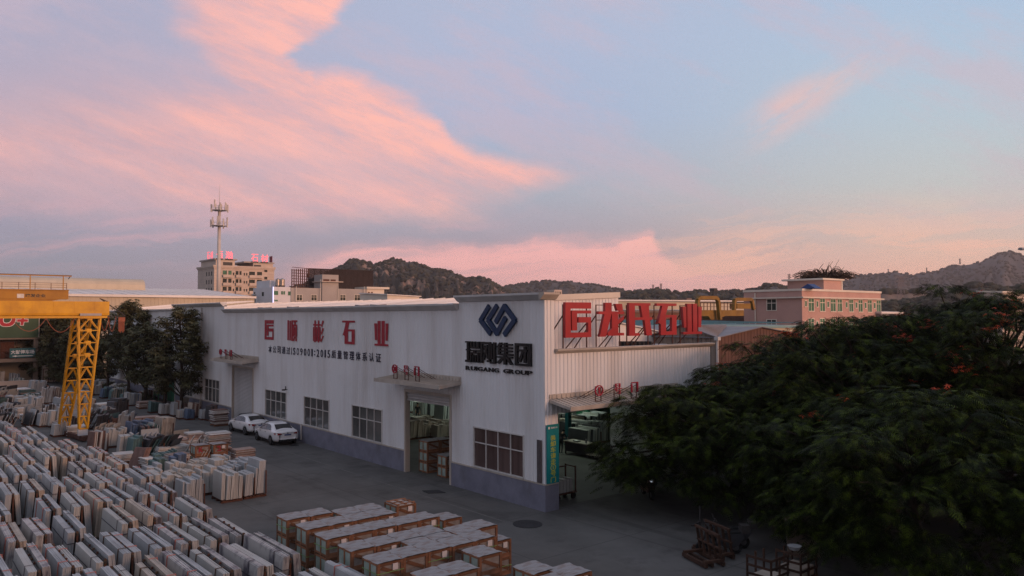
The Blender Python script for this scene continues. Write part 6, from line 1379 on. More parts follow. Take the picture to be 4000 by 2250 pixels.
m_.build('stone_course', 'wall_tan_dark', B)
S = thing('neon_sign', (ax+4, ay+2, rt), 'glowing red neon characters on top of the tan apartment block', 'sign')
for ch, xa, xb in (('佰', 425, 495), ('瀚', 528, 610), ('石', 820, 898), ('材', 930, 1012)):
    zb = (cz(cy_(908)) if xa < 700 else cz(cy_(926))); a, b = cw(cx_(xa)), cw(cx_(xb)); m_ = MB(); put_text(m_, ch, (a, ay+.6, zb), (b-a, 0, 0), (0, 0, 2.9), (0, -1, 0), .06, 0.0); o = m_.build('character', 'neon', S)
    m_ = MB(); m_.box((a-.1, ay+.66, zb-.4), (b+.1, ay+.9, zb+.02)); m_.build('support_frame', 'steel_dark', o)
for ch, y_ in (('石', ay+7.5), ('材', ay+3.6)):
    m_ = MB(); put_text(m_, ch, (ax+.6, y_+2.6, rt+.05), (0, -2.6, 0), (0, 0, 2.8), (-1, 0, 0), .06, 0.0); m_.build('character', 'neon', S)
m_ = MB(); m_.box((x1-.3, ay+2, rt-.7), (x1-.1, ay+4.6, rt+1.9)); m_.build('character', 'neon_back', S)
# mast
mp = PD(853, 1215, 200); mt_ = PD(853, 720, 200)
B = thing('telecom_mast', (mp.x, mp.y, 0), 'tall white telecom mast with two rings of antennas', 'mast')
zz = lambda py: PD(853, py, 200).z
m_ = MB(); m_.tube((mp.x, mp.y, 0), (mp.x, mp.y, zz(800)), .62, .36, 16); m_.build('pole', 'mast', B, smooth=True)
m_ = MB(); m_.tube((mp.x, mp.y, zz(800)), (mp.x, mp.y, zz(722)), .07, .03, 6); m_.build('lightning_rod', 'mast', B)
for k, pz in enumerate((881, 820)):
    z = zz(pz); m_ = MB(); Rr = 1.9; n_ = 12
    for i in range(n_):
        a0, a1 = 2*math.pi*i/n_, 2*math.pi*(i+1)/n_; p = Vector((mp.x+Rr*math.cos(a0), mp.y+Rr*math.sin(a0), z)); q = Vector((mp.x+Rr*math.cos(a1), mp.y+Rr*math.sin(a1), z)); m_.bar(p, q, .1); m_.bar(p+Vector((0, 0, 1.0)), q+Vector((0, 0, 1.0)), .06); m_.bar(p, Vector((mp.x, mp.y, z)), .08); m_.bar(p, p+Vector((0, 0, 1.0)), .06)
    m_.tube((mp.x, mp.y, z-.15), (mp.x, mp.y, z), 1.1, 1.7, 14); o = m_.build('platform', 'mast', B)
    for i in range(9):
        a0 = i*.698+k*.3; p = Vector((mp.x+2.05*math.cos(a0), mp.y+2.05*math.sin(a0), z+random.Random(i+k*10).uniform(-.7, .6))); m_ = MB(); m_.box(p-Vector((.14, .14, 0)), p+Vector((.14, .14, 2.0))); m_.bar(p+Vector((0, 0, .5)), Vector((mp.x+1.9*math.cos(a0), mp.y+1.9*math.sin(a0), p.z+.5)), .06); m_.build('antenna', 'mast' if i % 3 else 'steel_grey', o)
# white-blue house with LED edge
c_ = PD(1068, 1120, 150); wx, wy = c_.x, c_.y; yl = WX(989, 1118, wx).y; xr = WY(1135, 1121, wy).x
B = fbuild('white_house', (wx, wy, 0), 'white house with a glowing blue-white edge strip and steel water tanks', 'house')
m_ = MB(); m_.box((wx, wy, 0), (xr, yl, c_.z)); m_.box((wx+.5, wy+3, c_.z), (WY(1080, 1100, wy+3).x, yl-.5, WY(1080, 1095, wy+3).z)); m_.build('wall', 'wall_blue_white', B)
m_ = MB(); m_.box((wx-.12, wy-.12, 2), (wx-.01, wy-.01, c_.z)); m_.build('light_strip', 'led', B)
g = lambda x, y: WY(cx_(x), cy_(y), wy)
for xa, xb, ya, yb in ((1073, 1118, 1265, 1310), (1155, 1172, 1267, 1305), (1180, 1196, 1267, 1305), (1233, 1258, 1270, 1315), (1075, 1115, 1365, 1380)):
    a, b = g(xa, ya), g(xb, yb); m_ = MB(); m_.box((a.x, wy-.08, b.z), (b.x, wy-.01, a.z)); m_.build('window', 'glass_green', B)
h = lambda x, y: WX(cx_(x), cy_(y), wx)
for xa, xb, ya, yb in ((940, 958, 1278, 1322), (850, 860, 1280, 1318)):
    a, b = h(xa, ya), h(xb, yb); m_ = MB(); m_.box((wx-.08, b.y, b.z), (wx-.01, a.y, a.z)); m_.build('window', 'glass_far', B)
m_ = MB(); a = h(900, 1390); m_.tube((wx-1, a.y, 9), (wx-1, a.y, h(900, 1315).z), .35, n=12); m_.tube((wx-1, a.y, h(900, 1312).z), (wx-1, a.y, h(900, 1296).z), .6, .1, n=12); m_.build('vent_pipe', 'steel_grey', B)
for k, xx in enumerate((1118, 1166)):
    a = PD(cx_(xx), cy_(1210), 152); tt = thing('water_tank', (a.x, a.y, c_.z), ['steel water tank on the white house, left of two', 'steel water tank on the white house, right of two'][k], 'water tank'); m_ = MB(); m_.tube((a.x, a.y, c_.z+.3), (a.x, a.y, c_.z+1.5), .5, n=16); m_.tube((a.x, a.y, c_.z+1.5), (a.x, a.y, c_.z+1.75), .5, .12, n=16); m_.build('drum', 'tank_steel', tt); m_ = MB()
    m_.box((a.x-.4, a.y-.4, c_.z), (a.x+.4, a.y+.4, c_.z+.3))
    m_.build('stand', 'steel_dark', tt)
# grey house with rusted billboard frame
c_ = PD(1160, 1124, 182); hx, hy = c_.x, c_.y; xr = WY(1430, 1124, hy).x; xe = xr+.3
B = fbuild('grey_house', (hx, hy, 0), 'grey flat-roofed house with a small stair tower behind the white roof', 'house')
g = lambda x, y, d=0: WY(cx_(x), cy_(y), hy+d)
x0 = g(1265, 1230).x
m_ = MB(); m_.box((x0, hy, 0), (xe, hy+14, c_.z)); m_.build('wall', 'wall_grey', B)
m_ = MB(); a, b = g(1610, 1200), g(1795, 1085); m_.box((a.x, hy-.4, 8), (b.x, hy+4, b.z)); tw = m_.build('stair_tower', 'wall_grey', B)
m_ = MB(); z = g(1700, 1160).z; m_.box((a.x-.5, hy-1.2, z-.12), (b.x+.9, hy+4, z+.06)); m_.build('tower_ledge', 'wall_tan', tw)
for xa, xb in ((1622, 1690), (1705, 1762)): p, q = g(xa, 1158), g(xb, 1140); m_ = MB(); m_.box((p.x, hy-.46, z+.1), (q.x, hy-.41, z+.55)); m_.build('window', 'rust', tw)
for xa in (1330, 1495, 1822, 1985): p, q = g(xa, 1372), g(xa+60, 1313); window_part(B, (p.x, hy, p.z), (1, 0, 0), (0, -1, 0), q.x-p.x, q.z-p.z, 2, [.65], 'wall_cream', 'glass_far', t=.1, proud=.06, flush=True)
for xa in (1590, 1785, 2085, 1315): p = g(xa, 1300); m_ = MB(); m_.tube((p.x, hy-.5, 9), (p.x, hy-.5, g(xa, 1215 if xa != 1590 else 1135).z), .07, n=6); m_.build('pipe', 'wall_cream', B)
m_ = MB(); p, q = g(2105, 1240), g(2212, 1260); m_.box((xe, hy+.2, 0), (xe+5.0, hy+10, p.z)); m_.box((xe-.3, hy-.4, p.z), (xe+6.2, hy+10.5, p.z+.5)); m_.build('side_wing', 'wall_cream', B)
for xa in (2140, 2175): p = g(xa, 1320); m_ = MB(); m_.box((p.x, hy+.12, p.z-.8), (p.x+.5, hy+.19, p.z+1)); m_.build('window', 'shed_brown', B)
S = thing('billboard_frame', (hx+3, hy+5, c_.z), 'rusted bare billboard frame standing on the grey house', 'billboard')
by = hy+6; a, b = WY(cx_(1465), cy_(1230), by), WY(cx_(2195), cy_(1040), by); m_ = MB(); n_ = 20
for i in range(n_): z = a.z+(b.z-a.z)*i/(n_-1); m_.bar((a.x, by, z), (b.x, by, z), .12, .23)
m_.build('slat', 'billboard_frame', S); m_ = MB()
x = a.x
while x <= b.x+.1: m_.bar((x, by+.3, a.z-.8), (x, by+.3, b.z), .18); m_.bar((x, by+.3, b.z-.5), (x+.3, by+2.6, a.z-.8), .14); x += 1.7
for i in range(7): k = a.x+3+i*1.6; m_.bar((k, by+.2, a.z+.4), (k+1.5, by+.2, b.z-.5), .14); m_.bar((k+1.5, by+.25, a.z+.4), (k, by+.25, b.z-.5), .12)
m_.build('truss', 'billboard_frame', S); m_ = MB()
q = PD(cx_(1327), cy_(1010), 182)
for i in range(9):
    k = i/8; P_ = Vector((a.x, by, 0)).lerp(Vector((q.x, q.y+2.5, 0)), k); zt_ = b.z+(q.z-b.z)*k; m_.bar((P_.x, P_.y, a.z-.6), (P_.x, P_.y, zt_), .2)
    if i < 8:
        P2 = Vector((a.x, by, 0)).lerp(Vector((q.x, q.y+2.5, 0)), (i+1)/8)
        for j in range(8): zq = a.z+(b.z-a.z)*j/7; m_.bar((P_.x, P_.y, zq), (P2.x, P2.y, zq+(q.z-b.z)/8*k), .13)
m_.build('side_truss', 'rust', S)
# small wedge roof
p, q = PD(1513, 1166, 110), PD(1705, 1157, 110); p2 = PD(1513, 1152, 110)
B = fbuild('cream_roof_house', (p.x, p.y, 0), 'low cream roofed shed seen over the white warehouse roof', 'shed')
m_ = MB(); m_.hexa([(p.x, p.y, 6), (q.x, p.y, 6), (q.x, p.y+8, 6), (p.x, p.y+8, 6), (p.x, p.y, p2.z), (q.x, p.y, q.z), (q.x, p.y+8, q.z+.2), (p.x, p.y+8, p2.z+.3)]); m_.build('wall', 'wall_cream', B)
m_ = MB(); m_.hexa([(p.x-.2, p.y-.3, p2.z), (q.x+.2, p.y-.3, q.z), (q.x+.2, p.y+8, q.z+.25), (p.x-.2, p.y+8, p2.z+.35), (p.x-.2, p.y-.3, p2.z+.12), (q.x+.2, p.y-.3, q.z+.12), (q.x+.2, p.y+8, q.z+.4), (p.x-.2, p.y+8, p2.z+.5)]); m_.build('roof', 'roof_white', B)
p = PD(2180, 1145, 420); B = fbuild('far_house', (p.x, p.y, 0), 'tiny tan tower block under the hill behind the warehouse corner', 'house'); m_ = MB(); m_.box((p.x-2.8, p.y, 0), (p.x+2.8, p.y+6, p.z+1.8)); m_.build('wall', 'wall_tan', B)
for i in range(3):
    m_ = MB(); m_.box((p.x-2.2+i*1.6, p.y-.1, p.z-.6), (p.x-1.3+i*1.6, p.y-.01, p.z+.8)); m_.build('window', 'glass_far', B)

# ------------------------------------------------------------------ pink building
c_ = PD(3132, 1127, 120); px_, py_ = c_.x, c_.y; xR = WY(3440, 1147, py_).x; yB = WX(2905, 1133, px_).y; zt = c_.z
B = fbuild('pink_building', (px_, py_, 0), 'pink three-storey building with white framed windows and a rooftop hut', 'building')
m_ = MB(); m_.box((px_, py_, 0), (xR, yB, zt-.35)); m_.build('wall', 'wall_pink', B)
m_ = MB(); m_.box((px_-.12, py_-.12, zt-.34), (xR+.12, yB+.1, zt)); m_.box((px_-.45, py_-.45, 11.55), (xR+.45, yB+.3, 11.75)); m_.build('cornice', 'wall_cream', B)
q6 = lambda x, y: (2550+x*.3882, 1000+y*.3882)
W_ = lambda x, y: WY(*q6(x, y), py_)
for (xa, xb) in [(1568, 1618), (1683, 1728), (1790, 1836), (1860, 1900), (1975, 2013), (2071, 2107), (2164, 2200), (2253, 2290)]:
    for (ya, yb) in [(430, 552), (632, 760)]:
        yo = (xa-1568)*.028 if ya < 600 else 0
        p, q = W_(xa, yb+yo*.6), W_(xb, ya+yo); window_part(B, (p.x, py_, max(q.z-3.1, p.z)), (1, 0, 0), (0, -1, 0), q.x-p.x, q.z-max(q.z-3.1, p.z), 2, [.7], 'wall_cream', 'glass_green', t=.12, proud=.06, flush=True)
for xa in (1530, 1645, 1754, 1940, 2038, 2130, 2222):
    for (ya, yb) in [(455, 508), (660, 710)]:
        yo = (xa-1568)*.028 if ya < 600 else 0
        p, q = W_(xa, yb+yo), W_(xa+16, ya+yo); window_part(B, (p.x, py_, p.z), (1, 0, 0), (0, -1, 0), q.x-p.x, q.z-p.z, 1, [], 'wall_cream', 'glass_green', t=.12, proud=.06, flush=True)
for (ya, yb) in [(435, 545), (643, 760)]:
    p, q = WX(*q6(1152, yb), px_), WX(*q6(1240, ya), px_); window_part(B, (px_, p.y, p.z), (0, -1, 0), (-1, 0, 0), p.y-q.y, q.z-p.z, 2, [.65], 'wall_cream', 'glass_far', t=.12, proud=.06, flush=True)
m_ = MB(); p = WX(*q6(1035, 500), px_); m_.tube((px_-.15, p.y, 0), (px_-.15, p.y, zt-.5), .1, n=8); m_.build('downpipe', 'wall_cream', B)
h0, h1 = WY(*q6(1720, 330), py_+5), WY(*q6(1905, 250), py_+5); yb2 = WX(*q6(1355, 260), h0.x).y
m_ = MB(); m_.box((h0.x, py_+5, zt-.4), (h1.x, yb2, h1.z)); hut = m_.build('roof_hut', 'wall_pink', B)
m_ = MB(); m_.box((h0.x-1.0, py_+4.6, h1.z+.002), (h1.x+.1, yb2+.6, h1.z+.3)); m_.build('hut_roof', 'wall_cream', hut)
m_ = MB(); m_.box((h1.x-.35, py_+4.93, zt), (h1.x, py_+4.995, h1.z)); m_.build('corner_post', 'wall_cream', hut)
p = WX(*q6(1540, 320), px_+1.0); m_ = MB(); m_.add([(px_+1, p.y-1.6, zt), (px_+1, p.y+1.0, zt), (px_+1, p.y-.3, zt+.75), (px_+3, p.y-1.6, zt), (px_+3, p.y+1.0, zt), (px_+3, p.y-.3, zt+.75)], [(0, 2, 1), (3, 4, 5), (0, 3, 5, 2), (1, 2, 5, 4)]); o = m_.build('tarpaulin', 'tarp_blue'); tag(o, 'blue tarpaulin tent on the roof of the pink building', 'tarpaulin')
hz = h1.z+.3; cy0 = (py_+5+yb2)/2; cx0 = WY(3222, 1085, cy0).x
r = random.Random(9); t = thing('dead_palm', (cx0, cy0, hz), 'dry brown palm thatch heap on the rooftop hut of the pink building', 'dried plants'); m_ = MB()
for i in range(520):
    a = r.uniform(0, 6.283); d = 3.0*math.sqrt(r.random()); b_ = Vector((cx0+d*math.cos(a)*1.1, cy0+d*math.sin(a)*.9, hz+.0)); L_ = r.uniform(1.2, 3.2); up = r.uniform(.15, 1.15)*(1.5-d/3.2); pr = b_
    for k in range(4): q = pr+Vector((math.cos(a)*L_/4, math.sin(a)*L_/4, L_/4*(up*(1.6-k*.8)))); m_.bar(pr, q, .17-.03*k, .07); pr = q
m_.build('thatch', 'dry_palm', t); m_ = MB()
for i in range(16):
    a = r.uniform(-.6, 2.2) if i < 10 else r.uniform(0, 6.28); b_ = Vector((cx0+r.uniform(-2, 2.5), cy0+r.uniform(-2, 2), hz)); L_ = r.uniform(2.6, 4.6); d = Vector((math.cos(a)*.5, -math.sin(a)*.2, .85)).normalized() if i >= 7 else Vector((.62, -.42, .55)).normalized(); pr = b_
    for k in range(4):
        q = pr+(d+Vector((.10*k, -.05*k, -.10*k)))*L_/4; m_.bar(pr, q, .05)
        if i < 7:
            for s_ in range(12): w0 = pr.lerp(q, s_/12); m_.bar(w0, w0+Vector((r.uniform(-.1, .9), r.uniform(-.6, .3), r.uniform(-.5, .35))), .08, .03)
        pr = q
m_.build('frond', 'dry_palm', t)

# ------------------------------------------------------------------ sheds, roofs and the far crane behind the front parapet
B = fbuild('brown_shed', (23.3, 7.15, 0), 'brown corrugated shed with a gable right of the white front wall', 'shed')
sx, sy = 23.3, 7.15; yP = WX(2668, 1272, sx).y; zP = WX(2668, 1272, sx).z; yE = yP*2-sy; xP = WY(2970, 1280, sy).x; zQ = 8.0; xE = 2*xP-sx
m_ = MB(); m_.add([(sx, sy, 0), (sx, yE, 0), (sx, yE, 7.3), (sx, yP, zP), (sx, sy, 7.33)], [(0, 1, 2, 3, 4)]); y = sy+.15
while y < yE: z = 7.33+(zP-7.33)*(1-abs(y-yP)/(yP-sy)); m_.box((sx-.05, y, 0), (sx-.002, y+.1, z-.05)); y += .4
m_.build('gable_wall', 'shed_grey', B)
m_ = MB(); m_.add([(sx, sy, 0), (xE, sy, 0), (xE, sy, 7.33), (xP, sy, zQ), (sx, sy, 7.33)], [(0, 1, 2, 3, 4)]); x = sx+.15
while x < xE: z = 7.33+(zQ-7.33)*(1-abs(x-xP)/(xP-sx)); m_.box((x, sy-.022, 0), (x+.1, sy-.002, z-.05)); x += .42
m_.build('front_wall', 'shed_brown', B)
m_ = MB(); yK = sy+24
def slab3(P, t=.06): n_ = len(P); m_.add([tuple(p) for p in P]+[(p[0], p[1], p[2]+t) for p in P], [tuple(range(n_))[::-1], tuple(range(n_, 2*n_))]+[(a, (a+1) % n_, n_+(a+1) % n_, n_+a) for a in range(n_)])
slab3([(sx-.2, sy-.2, 7.30), (xP, sy-.2, zQ+.02), (xP, yK, zQ+.02), (sx-.2, yK, 7.30)]); slab3([(xP, sy-.2, zQ+.02), (xE+.2, sy-.2, 7.30), (xE+.2, yK, 7.30), (xP, yK, zQ+.02)])
slab3([(sx-.25, sy-.1, 7.36), (xP, yP, zQ+.06), (sx-.25, yP, zP+.04)]); slab3([(sx-.25, yP, zP+.04), (xP, yP, zQ+.06), (sx-.25, yE+.1, 7.36)])
for q in range(1, 12):
    k = q/12; m_.bar((sx-.2, sy+(yP-sy)*k, 7.42+(zP-7.36)*k), (sx+(xP-sx)*k, sy+(yP-sy)*k, 7.44+(zP-7.36)*k), .08, .05)
m_.build('roof', 'roof_grey', B); m_ = MB(); m_.tube((sx-.15, sy-.15, 0), (sx-.15, sy-.15, 7.2), .09, n=8); m_.box((sx-.35, sy-.35, 7.15), (sx+.0, sy-.02, 7.4)); m_.build('downpipe', 'cornice', B)
def roof_shed(name, pts, D, wallm, roofm, label, depth=14, rise=0.0, cat='shed'):
    a, b = PD(*pts[0], D), PD(*pts[1], D); b = WY(*pts[1], a.y); B = fbuild(name, (a.x, a.y, 0), label, cat)
    m_ = MB(); m_.box((a.x, a.y, 0), (b.x, a.y+depth, a.z-.3)); m_.build('wall', wallm, B)
    m_ = MB(); m_.hexa([(a.x-.3, a.y-.3, a.z-.3), (b.x+.3, a.y-.3, b.z-.3), (b.x+.3, a.y+depth, b.z-.3+rise), (a.x-.3, a.y+depth, a.z-.3+rise), (a.x-.3, a.y-.3, a.z), (b.x+.3, a.y-.3, b.z), (b.x+.3, a.y+depth, b.z+rise), (a.x-.3, a.y+depth, a.z+rise)])
    x = a.x
    while x < b.x: m_.bar((x, a.y-.2, a.z+.03), (x, a.y+depth, a.z+rise+.03), .12, .06); x += 1.4
    m_.build('roof', roofm, B); return B
roof_shed('long_hall', ((2330, 1170), (2960, 1174)), 150, 'wall_beige_metal', 'roof_white', 'long beige hall behind the red rooftop characters', 20, .3, 'hall')
roof_shed('rust_roof_shed', ((2400, 1213), (2930, 1216)), 118, 'shed_brown', 'roof_rust', 'low rusty roofed shed behind the red rooftop characters', 26, .3)
roof_shed('blue_roof_shed', ((2440, 1211), (2760, 1214)), 128, 'steel_dark', 'roof_white', 'low shed with a pale blue roof edge behind the rooftop sign', 6, .1)
roof_shed('teal_roof_shed', ((2425, 1272), (3128, 1271)), 78, 'wall_beige_metal', 'roof_teal', 'wide teal roofed shed in front of the pink building', 26, .35)
roof_shed('white_low_shed', ((3440, 1218), (3520, 1219)), 135, 'roof_grey', 'roof_white', 'low shed with a white roof right of the pink building', 12, .3)
roof_shed('tan_low_house', ((3912, 1138), (4090, 1139)), 170, 'wall_tan', 'wall_cream', 'small tan building half hidden at the right edge', 5, .2, 'house')
# white gabled shed
a = PD(2418, 1318, 58); b = WY(2556, 1310, a.y); pk = WY(2424, 1262, a.y)
B = fbuild('white_gable_shed', (a.x, a.y, 0), 'low white gabled shed behind the foot of the rooftop sign', 'shed')
xr_ = b.x+1.2; m_ = MB(); m_.add([(a.x-4, a.y, 5), (xr_, a.y, 5), (xr_, a.y, 7.55), (a.x, a.y, pk.z), (a.x-4, a.y, 7.6)], [(0, 1, 2, 3, 4)]); m_.build('wall', 'roof_white', B)
m_ = MB(); m_.hexa([(a.x, a.y-.2, pk.z), (xr_+.3, a.y-.2, 7.5), (xr_+.3, a.y+9, 7.5), (a.x, a.y+9, pk.z), (a.x, a.y-.2, pk.z+.08), (xr_+.3, a.y-.2, 7.58), (xr_+.3, a.y+9, 7.58), (a.x, a.y+9, pk.z+.08)]); m_.build('roof', 'roof_white', B)
for k, xx in enumerate((2427, 2441, 2455, 2470, 2484, 2500, 2516, 2532, 2546)):
    p = PD(xx, 1345, 46); t = thing('roof_louvre', (p.x, p.y, 7.02), 'small dark louvre box in the row on the flat roof behind the rooftop sign', 'louvre', 'louvre boxes on the flat roof'); m_ = MB(); m_.box((p.x-.08, p.y, 7.02), (p.x+.08, p.y+.2, p.z+.18)); 
    for q in range(3): m_.box((p.x-.1, p.y-.03, 7.06+q*.1), (p.x+.1, p.y-.005, 7.1+q*.1))
    m_.build('casing', 'steel_dark', t)
# yellow crane trolley far off
q6 = lambda x, y: (2550+x*.3882, 1000+y*.3882); Dc = 95; pc = PD(*q6(480, 600), Dc); cyc = pc.y
Kq = thing('workshop_crane', (pc.x, cyc, 8), 'yellow crane trolley with two arched frames in front of the pink building', 'crane'); w = lambda x, y, d=0: WY(*q6(x, y), cyc+d)
m_ = MB(); a, b = w(485, 605), w(915, 545); m_.box((a.x, cyc, a.z), (b.x, cyc+1.2, b.z)); m_.hexa([(w(585, 640).x, cyc, w(585, 640).z), (w(650, 640).x, cyc, w(650, 640).z), (w(650, 640).x, cyc+1, w(650, 640).z), (w(585, 640).x, cyc+1, w(585, 640).z), (a.x+1.5, cyc, a.z-.002), (a.x+5, cyc, a.z-.002), (a.x+5, cyc+1, a.z-.002), (a.x+1.5, cyc+1, a.z-.002)]); m_.build('beam', 'crane_dull', Kq)
for (x0, x1_, yt, dd) in ((445, 660, 420, -.5), (815, 1000, 437, 2.0)):
    m_ = MB(); A_ = [w(x0, 600, dd), w(x0+5, 445, dd), w(x0+25, yt, dd), w(x1_-25, yt, dd), w(x1_-5, 445, dd), w(x1_+15, 640 if dd < 0 else 540, dd)]
    for p, q in zip(A_, A_[1:]): m_.bar(p, q, .40, .45)
    m_.build('arch_frame', 'crane_dull', Kq)
m_ = MB(); x = 480
while x < 820: p, q = w(x, 545), w(x, 470); m_.bar(p, q, .07); x += 34
p, q = w(470, 472), w(820, 480); m_.bar(p, q, .07); p, q = w(470, 508), w(820, 512); m_.bar(p, q, .05); m_.build('handrail', 'rust', Kq)
m_ = MB(); p, q = w(850, 530, 2), w(985, 478, 2); m_.box((p.x, cyc+2, p.z), (q.x, cyc+3.2, q.z)); m_.build('winch_house', 'crane_dull', Kq)

# ------------------------------------------------------------------ unseen block added behind the camera to shade the ground from the low glow
B = fbuild('rear_shade_block', (-10, -62, 0), 'unseen long block added behind the camera to shade the yard', 'warehouse')
m_ = MB(); m_.box((-70, -68, 0), (70, -52, 13.5)); m_.build('wall', 'wall_beige_metal', B); m_ = MB(); m_.hexa([(-71, -69, 13.5), (71, -69, 13.5), (71, -51.5, 13.5), (-71, -51.5, 13.5), (-71, -60, 15), (71, -60, 15), (71, -59.9, 15), (-71, -59.9, 15)]); m_.build('roof', 'roof_grey', B)

# ------------------------------------------------------------------ hills
def hill(name, prof, D, thick, matn, seed, bump, nd=18, step=9, foot=0.0):
    """ridge line prof (photo points) set on the ground D metres off; thick = depth of the slope"""
    r = np.random.default_rng(seed); xs = np.arange(prof[0][0], prof[-1][0]+1, step); ys = np.interp(xs, [p[0] for p in prof], [p[1] for p in prof])
    ys = ys+np.convolve(r.normal(0, 1, len(xs)), np.ones(4)/4, 'same')*bump; V = []
    nzs = r.normal(0, 1, (nd+1, len(xs)))
    for _ in range(2): nzs = (nzs+np.roll(nzs, 1, 1)+np.roll(nzs, -1, 1)+np.roll(nzs, 1, 0)+np.roll(nzs, -1, 0))/5*1.7
    for j in range(nd+1):
        k = j/nd; d = D-thick*(.75-k) if k < .75 else D+thick*(k-.75)
        s_ = (k/.75) if k < .75 else 1-(k-.75)/.25
        s_ = s_**.8
        for i, (x, y) in enumerate(zip(xs, ys)):
            p = PD(x, 1125, D); dv = Vector((p.x-CAM.x, p.y-CAM.y, 0))/D; top = PD(x, y, D).z; q = Vector((CAM.x, CAM.y, 0))+dv*d
            z = -2+(top+2)*s_ + (nzs[j, i]*.07*thick*.25*min(1, 3*s_*(1-s_)) if j not in (0,) else 0); V.append((q.x, q.y, max(z, -3)))
    n = len(xs); Fq = [(j*n+i, j*n+i+1, (j+1)*n+i+1, (j+1)*n+i) for j in range(nd) for i in range(n-1)]
    o = np_obj(name, np.array(V), np.array(Fq), matn); o.data.polygons.foreach_set('use_smooth', [True]*len(o.data.polygons)); struct(o); return o, np.array(V).reshape(nd+1, n, 3)
def ico(n=1):
    t = (1+5**.5)/2; v = np.array([(-1, t, 0), (1, t, 0), (-1, -t, 0), (1, -t, 0), (0, -1, t), (0, 1, t), (0, -1, -t), (0, 1, -t), (t, 0, -1), (t, 0, 1), (-t, 0, -1), (-t, 0, 1)], float); v /= np.linalg.norm(v[0])
    f = np.array([(0, 11, 5), (0, 5, 1), (0, 1, 7), (0, 7, 10), (0, 10, 11), (1, 5, 9), (5, 11, 4), (11, 10, 2), (10, 7, 6), (7, 1, 8), (3, 9, 4), (3, 4, 2), (3, 2, 6), (3, 6, 8), (3, 8, 9), (4, 9, 5), (2, 4, 11), (6, 2, 10), (8, 6, 7), (9, 8, 1)]); return v, f
ICO = ico()
def wood(name, grid, n, size, seed, label, ridge=.3, jmin=.15):
    r = np.random.default_rng(seed); nd, nx, _ = grid.shape; nr = int(n*ridge)
    J = np.concatenate([np.full(nr, (nd-1)*.75)+r.normal(0, .5, nr), r.uniform(jmin, .8, n-nr)*(nd-1)]); I = r.uniform(0, nx-1.01, n); j0 = np.clip(J.astype(int), 0, nd-2); i0 = I.astype(int)
    keep = np.sin(I*.21+j0*1.3)+np.sin(I*.053+j0*.7)+r.normal(0, .8, n) > -.7; fj = (J-j0)[:, None]; fi = (I-i0)[:, None]
    P = (grid[j0, i0]*(1-fi)+grid[j0, i0+1]*fi)*(1-fj)+(grid[j0+1, i0]*(1-fi)+grid[np.minimum(j0+1, nd-1), i0+1]*fi)*fj; P = P[keep]; n = len(P); P[:, 2] += size*.25
    s_ = size*r.uniform(.5, 1.25, n); V = ICO[0][None]*(s_[:, None, None]*np.array([1, 1, .85]))*r.uniform(.75, 1.3, (n, 12, 1))+P[:, None]; Fo = ICO[1][None]+(np.arange(n)*12)[:, None, None]
    o = np_obj(name, V.reshape(-1, 3), Fo.reshape(-1, 3), 'hill_tree'); o['kind'] = 'stuff'; o['label'] = label; return o
px3 = lambda x, y: (1150+x*.427, 950+y*.427)
pr1 = [px3(*q) for q in [(-200, 470), (60, 380), (200, 330), (330, 255), (400, 225), (440, 205), (490, 160), (560, 140), (600, 150), (660, 172), (720, 185), (790, 180), (830, 150), (900, 138), (950, 155), (1080, 165), (1110, 185), (1240, 225), (1330, 235), (1440, 262), (1480, 290), (1540, 318), (1700, 318), (1790, 335), (1830, 365), (1880, 395), (1980, 445), (2060, 480)]]
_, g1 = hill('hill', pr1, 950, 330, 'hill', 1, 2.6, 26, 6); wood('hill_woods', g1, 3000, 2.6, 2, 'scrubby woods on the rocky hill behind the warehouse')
pr2 = [px3(*q) for q in [(1750, 480), (1880, 410), (1960, 385), (2110, 362), (2150, 358), (2200, 345), (2360, 332), (2470, 340), (2576, 350)]] + [(2270, 1105), (2330, 1112), (2370, 1119), (2400, 1126), (2460, 1133), (2560, 1133), (2640, 1140), (2760, 1150)]
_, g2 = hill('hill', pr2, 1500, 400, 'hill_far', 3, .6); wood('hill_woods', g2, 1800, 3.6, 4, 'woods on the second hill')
pr3 = [(2300, 1165), (2412, 1160), (2440, 1150), (2500, 1145), (2560, 1135), (2600, 1138), (2650, 1146), (2720, 1140), (2790, 1143), (2830, 1137), (2900, 1140), (2960, 1128), (3000, 1110), (3015, 1108), (3060, 1122), (3080, 1126), (3130, 1136), (3200, 1150)]
_, g3 = hill('hill', pr3, 800, 260, 'hill_far', 5, .8); wood('hill_woods', g3, 2200, 3.2, 6, 'dark low woods behind the pink building', .4)
q7 = lambda x, y: (3100+x*.3494, 900+y*.3494)
pr4 = [q7(*q) for q in [(300, 640), (480, 590), (600, 548), (700, 508), (780, 492), (850, 484), (930, 472), (1050, 478), (1150, 456), (1240, 475), (1340, 488), (1450, 465), (1580, 462), (1700, 415), (1800, 380), (1930, 372), (2040, 358), (2150, 315), (2260, 270), (2330, 235), (2400, 218), (2480, 228), (2540, 255), (2640, 300)]] + [(4150, 1060), (4400, 1130)]
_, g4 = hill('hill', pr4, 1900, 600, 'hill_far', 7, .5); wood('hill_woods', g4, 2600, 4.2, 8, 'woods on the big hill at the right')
pr5 = [(3380, 1180), (3440, 1140), (3500, 1139), (3580, 1140), (3620, 1146), (3660, 1152)]
_, g5 = hill('hill', [(3300, 1200)]+pr5+[(3760, 1190)], 700, 90, 'quarry', 9, .8); wood('hill_woods', g5, 160, 4.0, 10, 'trees on top of the quarry face', .8)
pr6 = [(3380, 1215), (3450, 1190), (3520, 1180), (3600, 1172), (3680, 1150), (3740, 1130), (3800, 1112), (3860, 1110), (3920, 1128), (4000, 1120), (4100, 1100)]
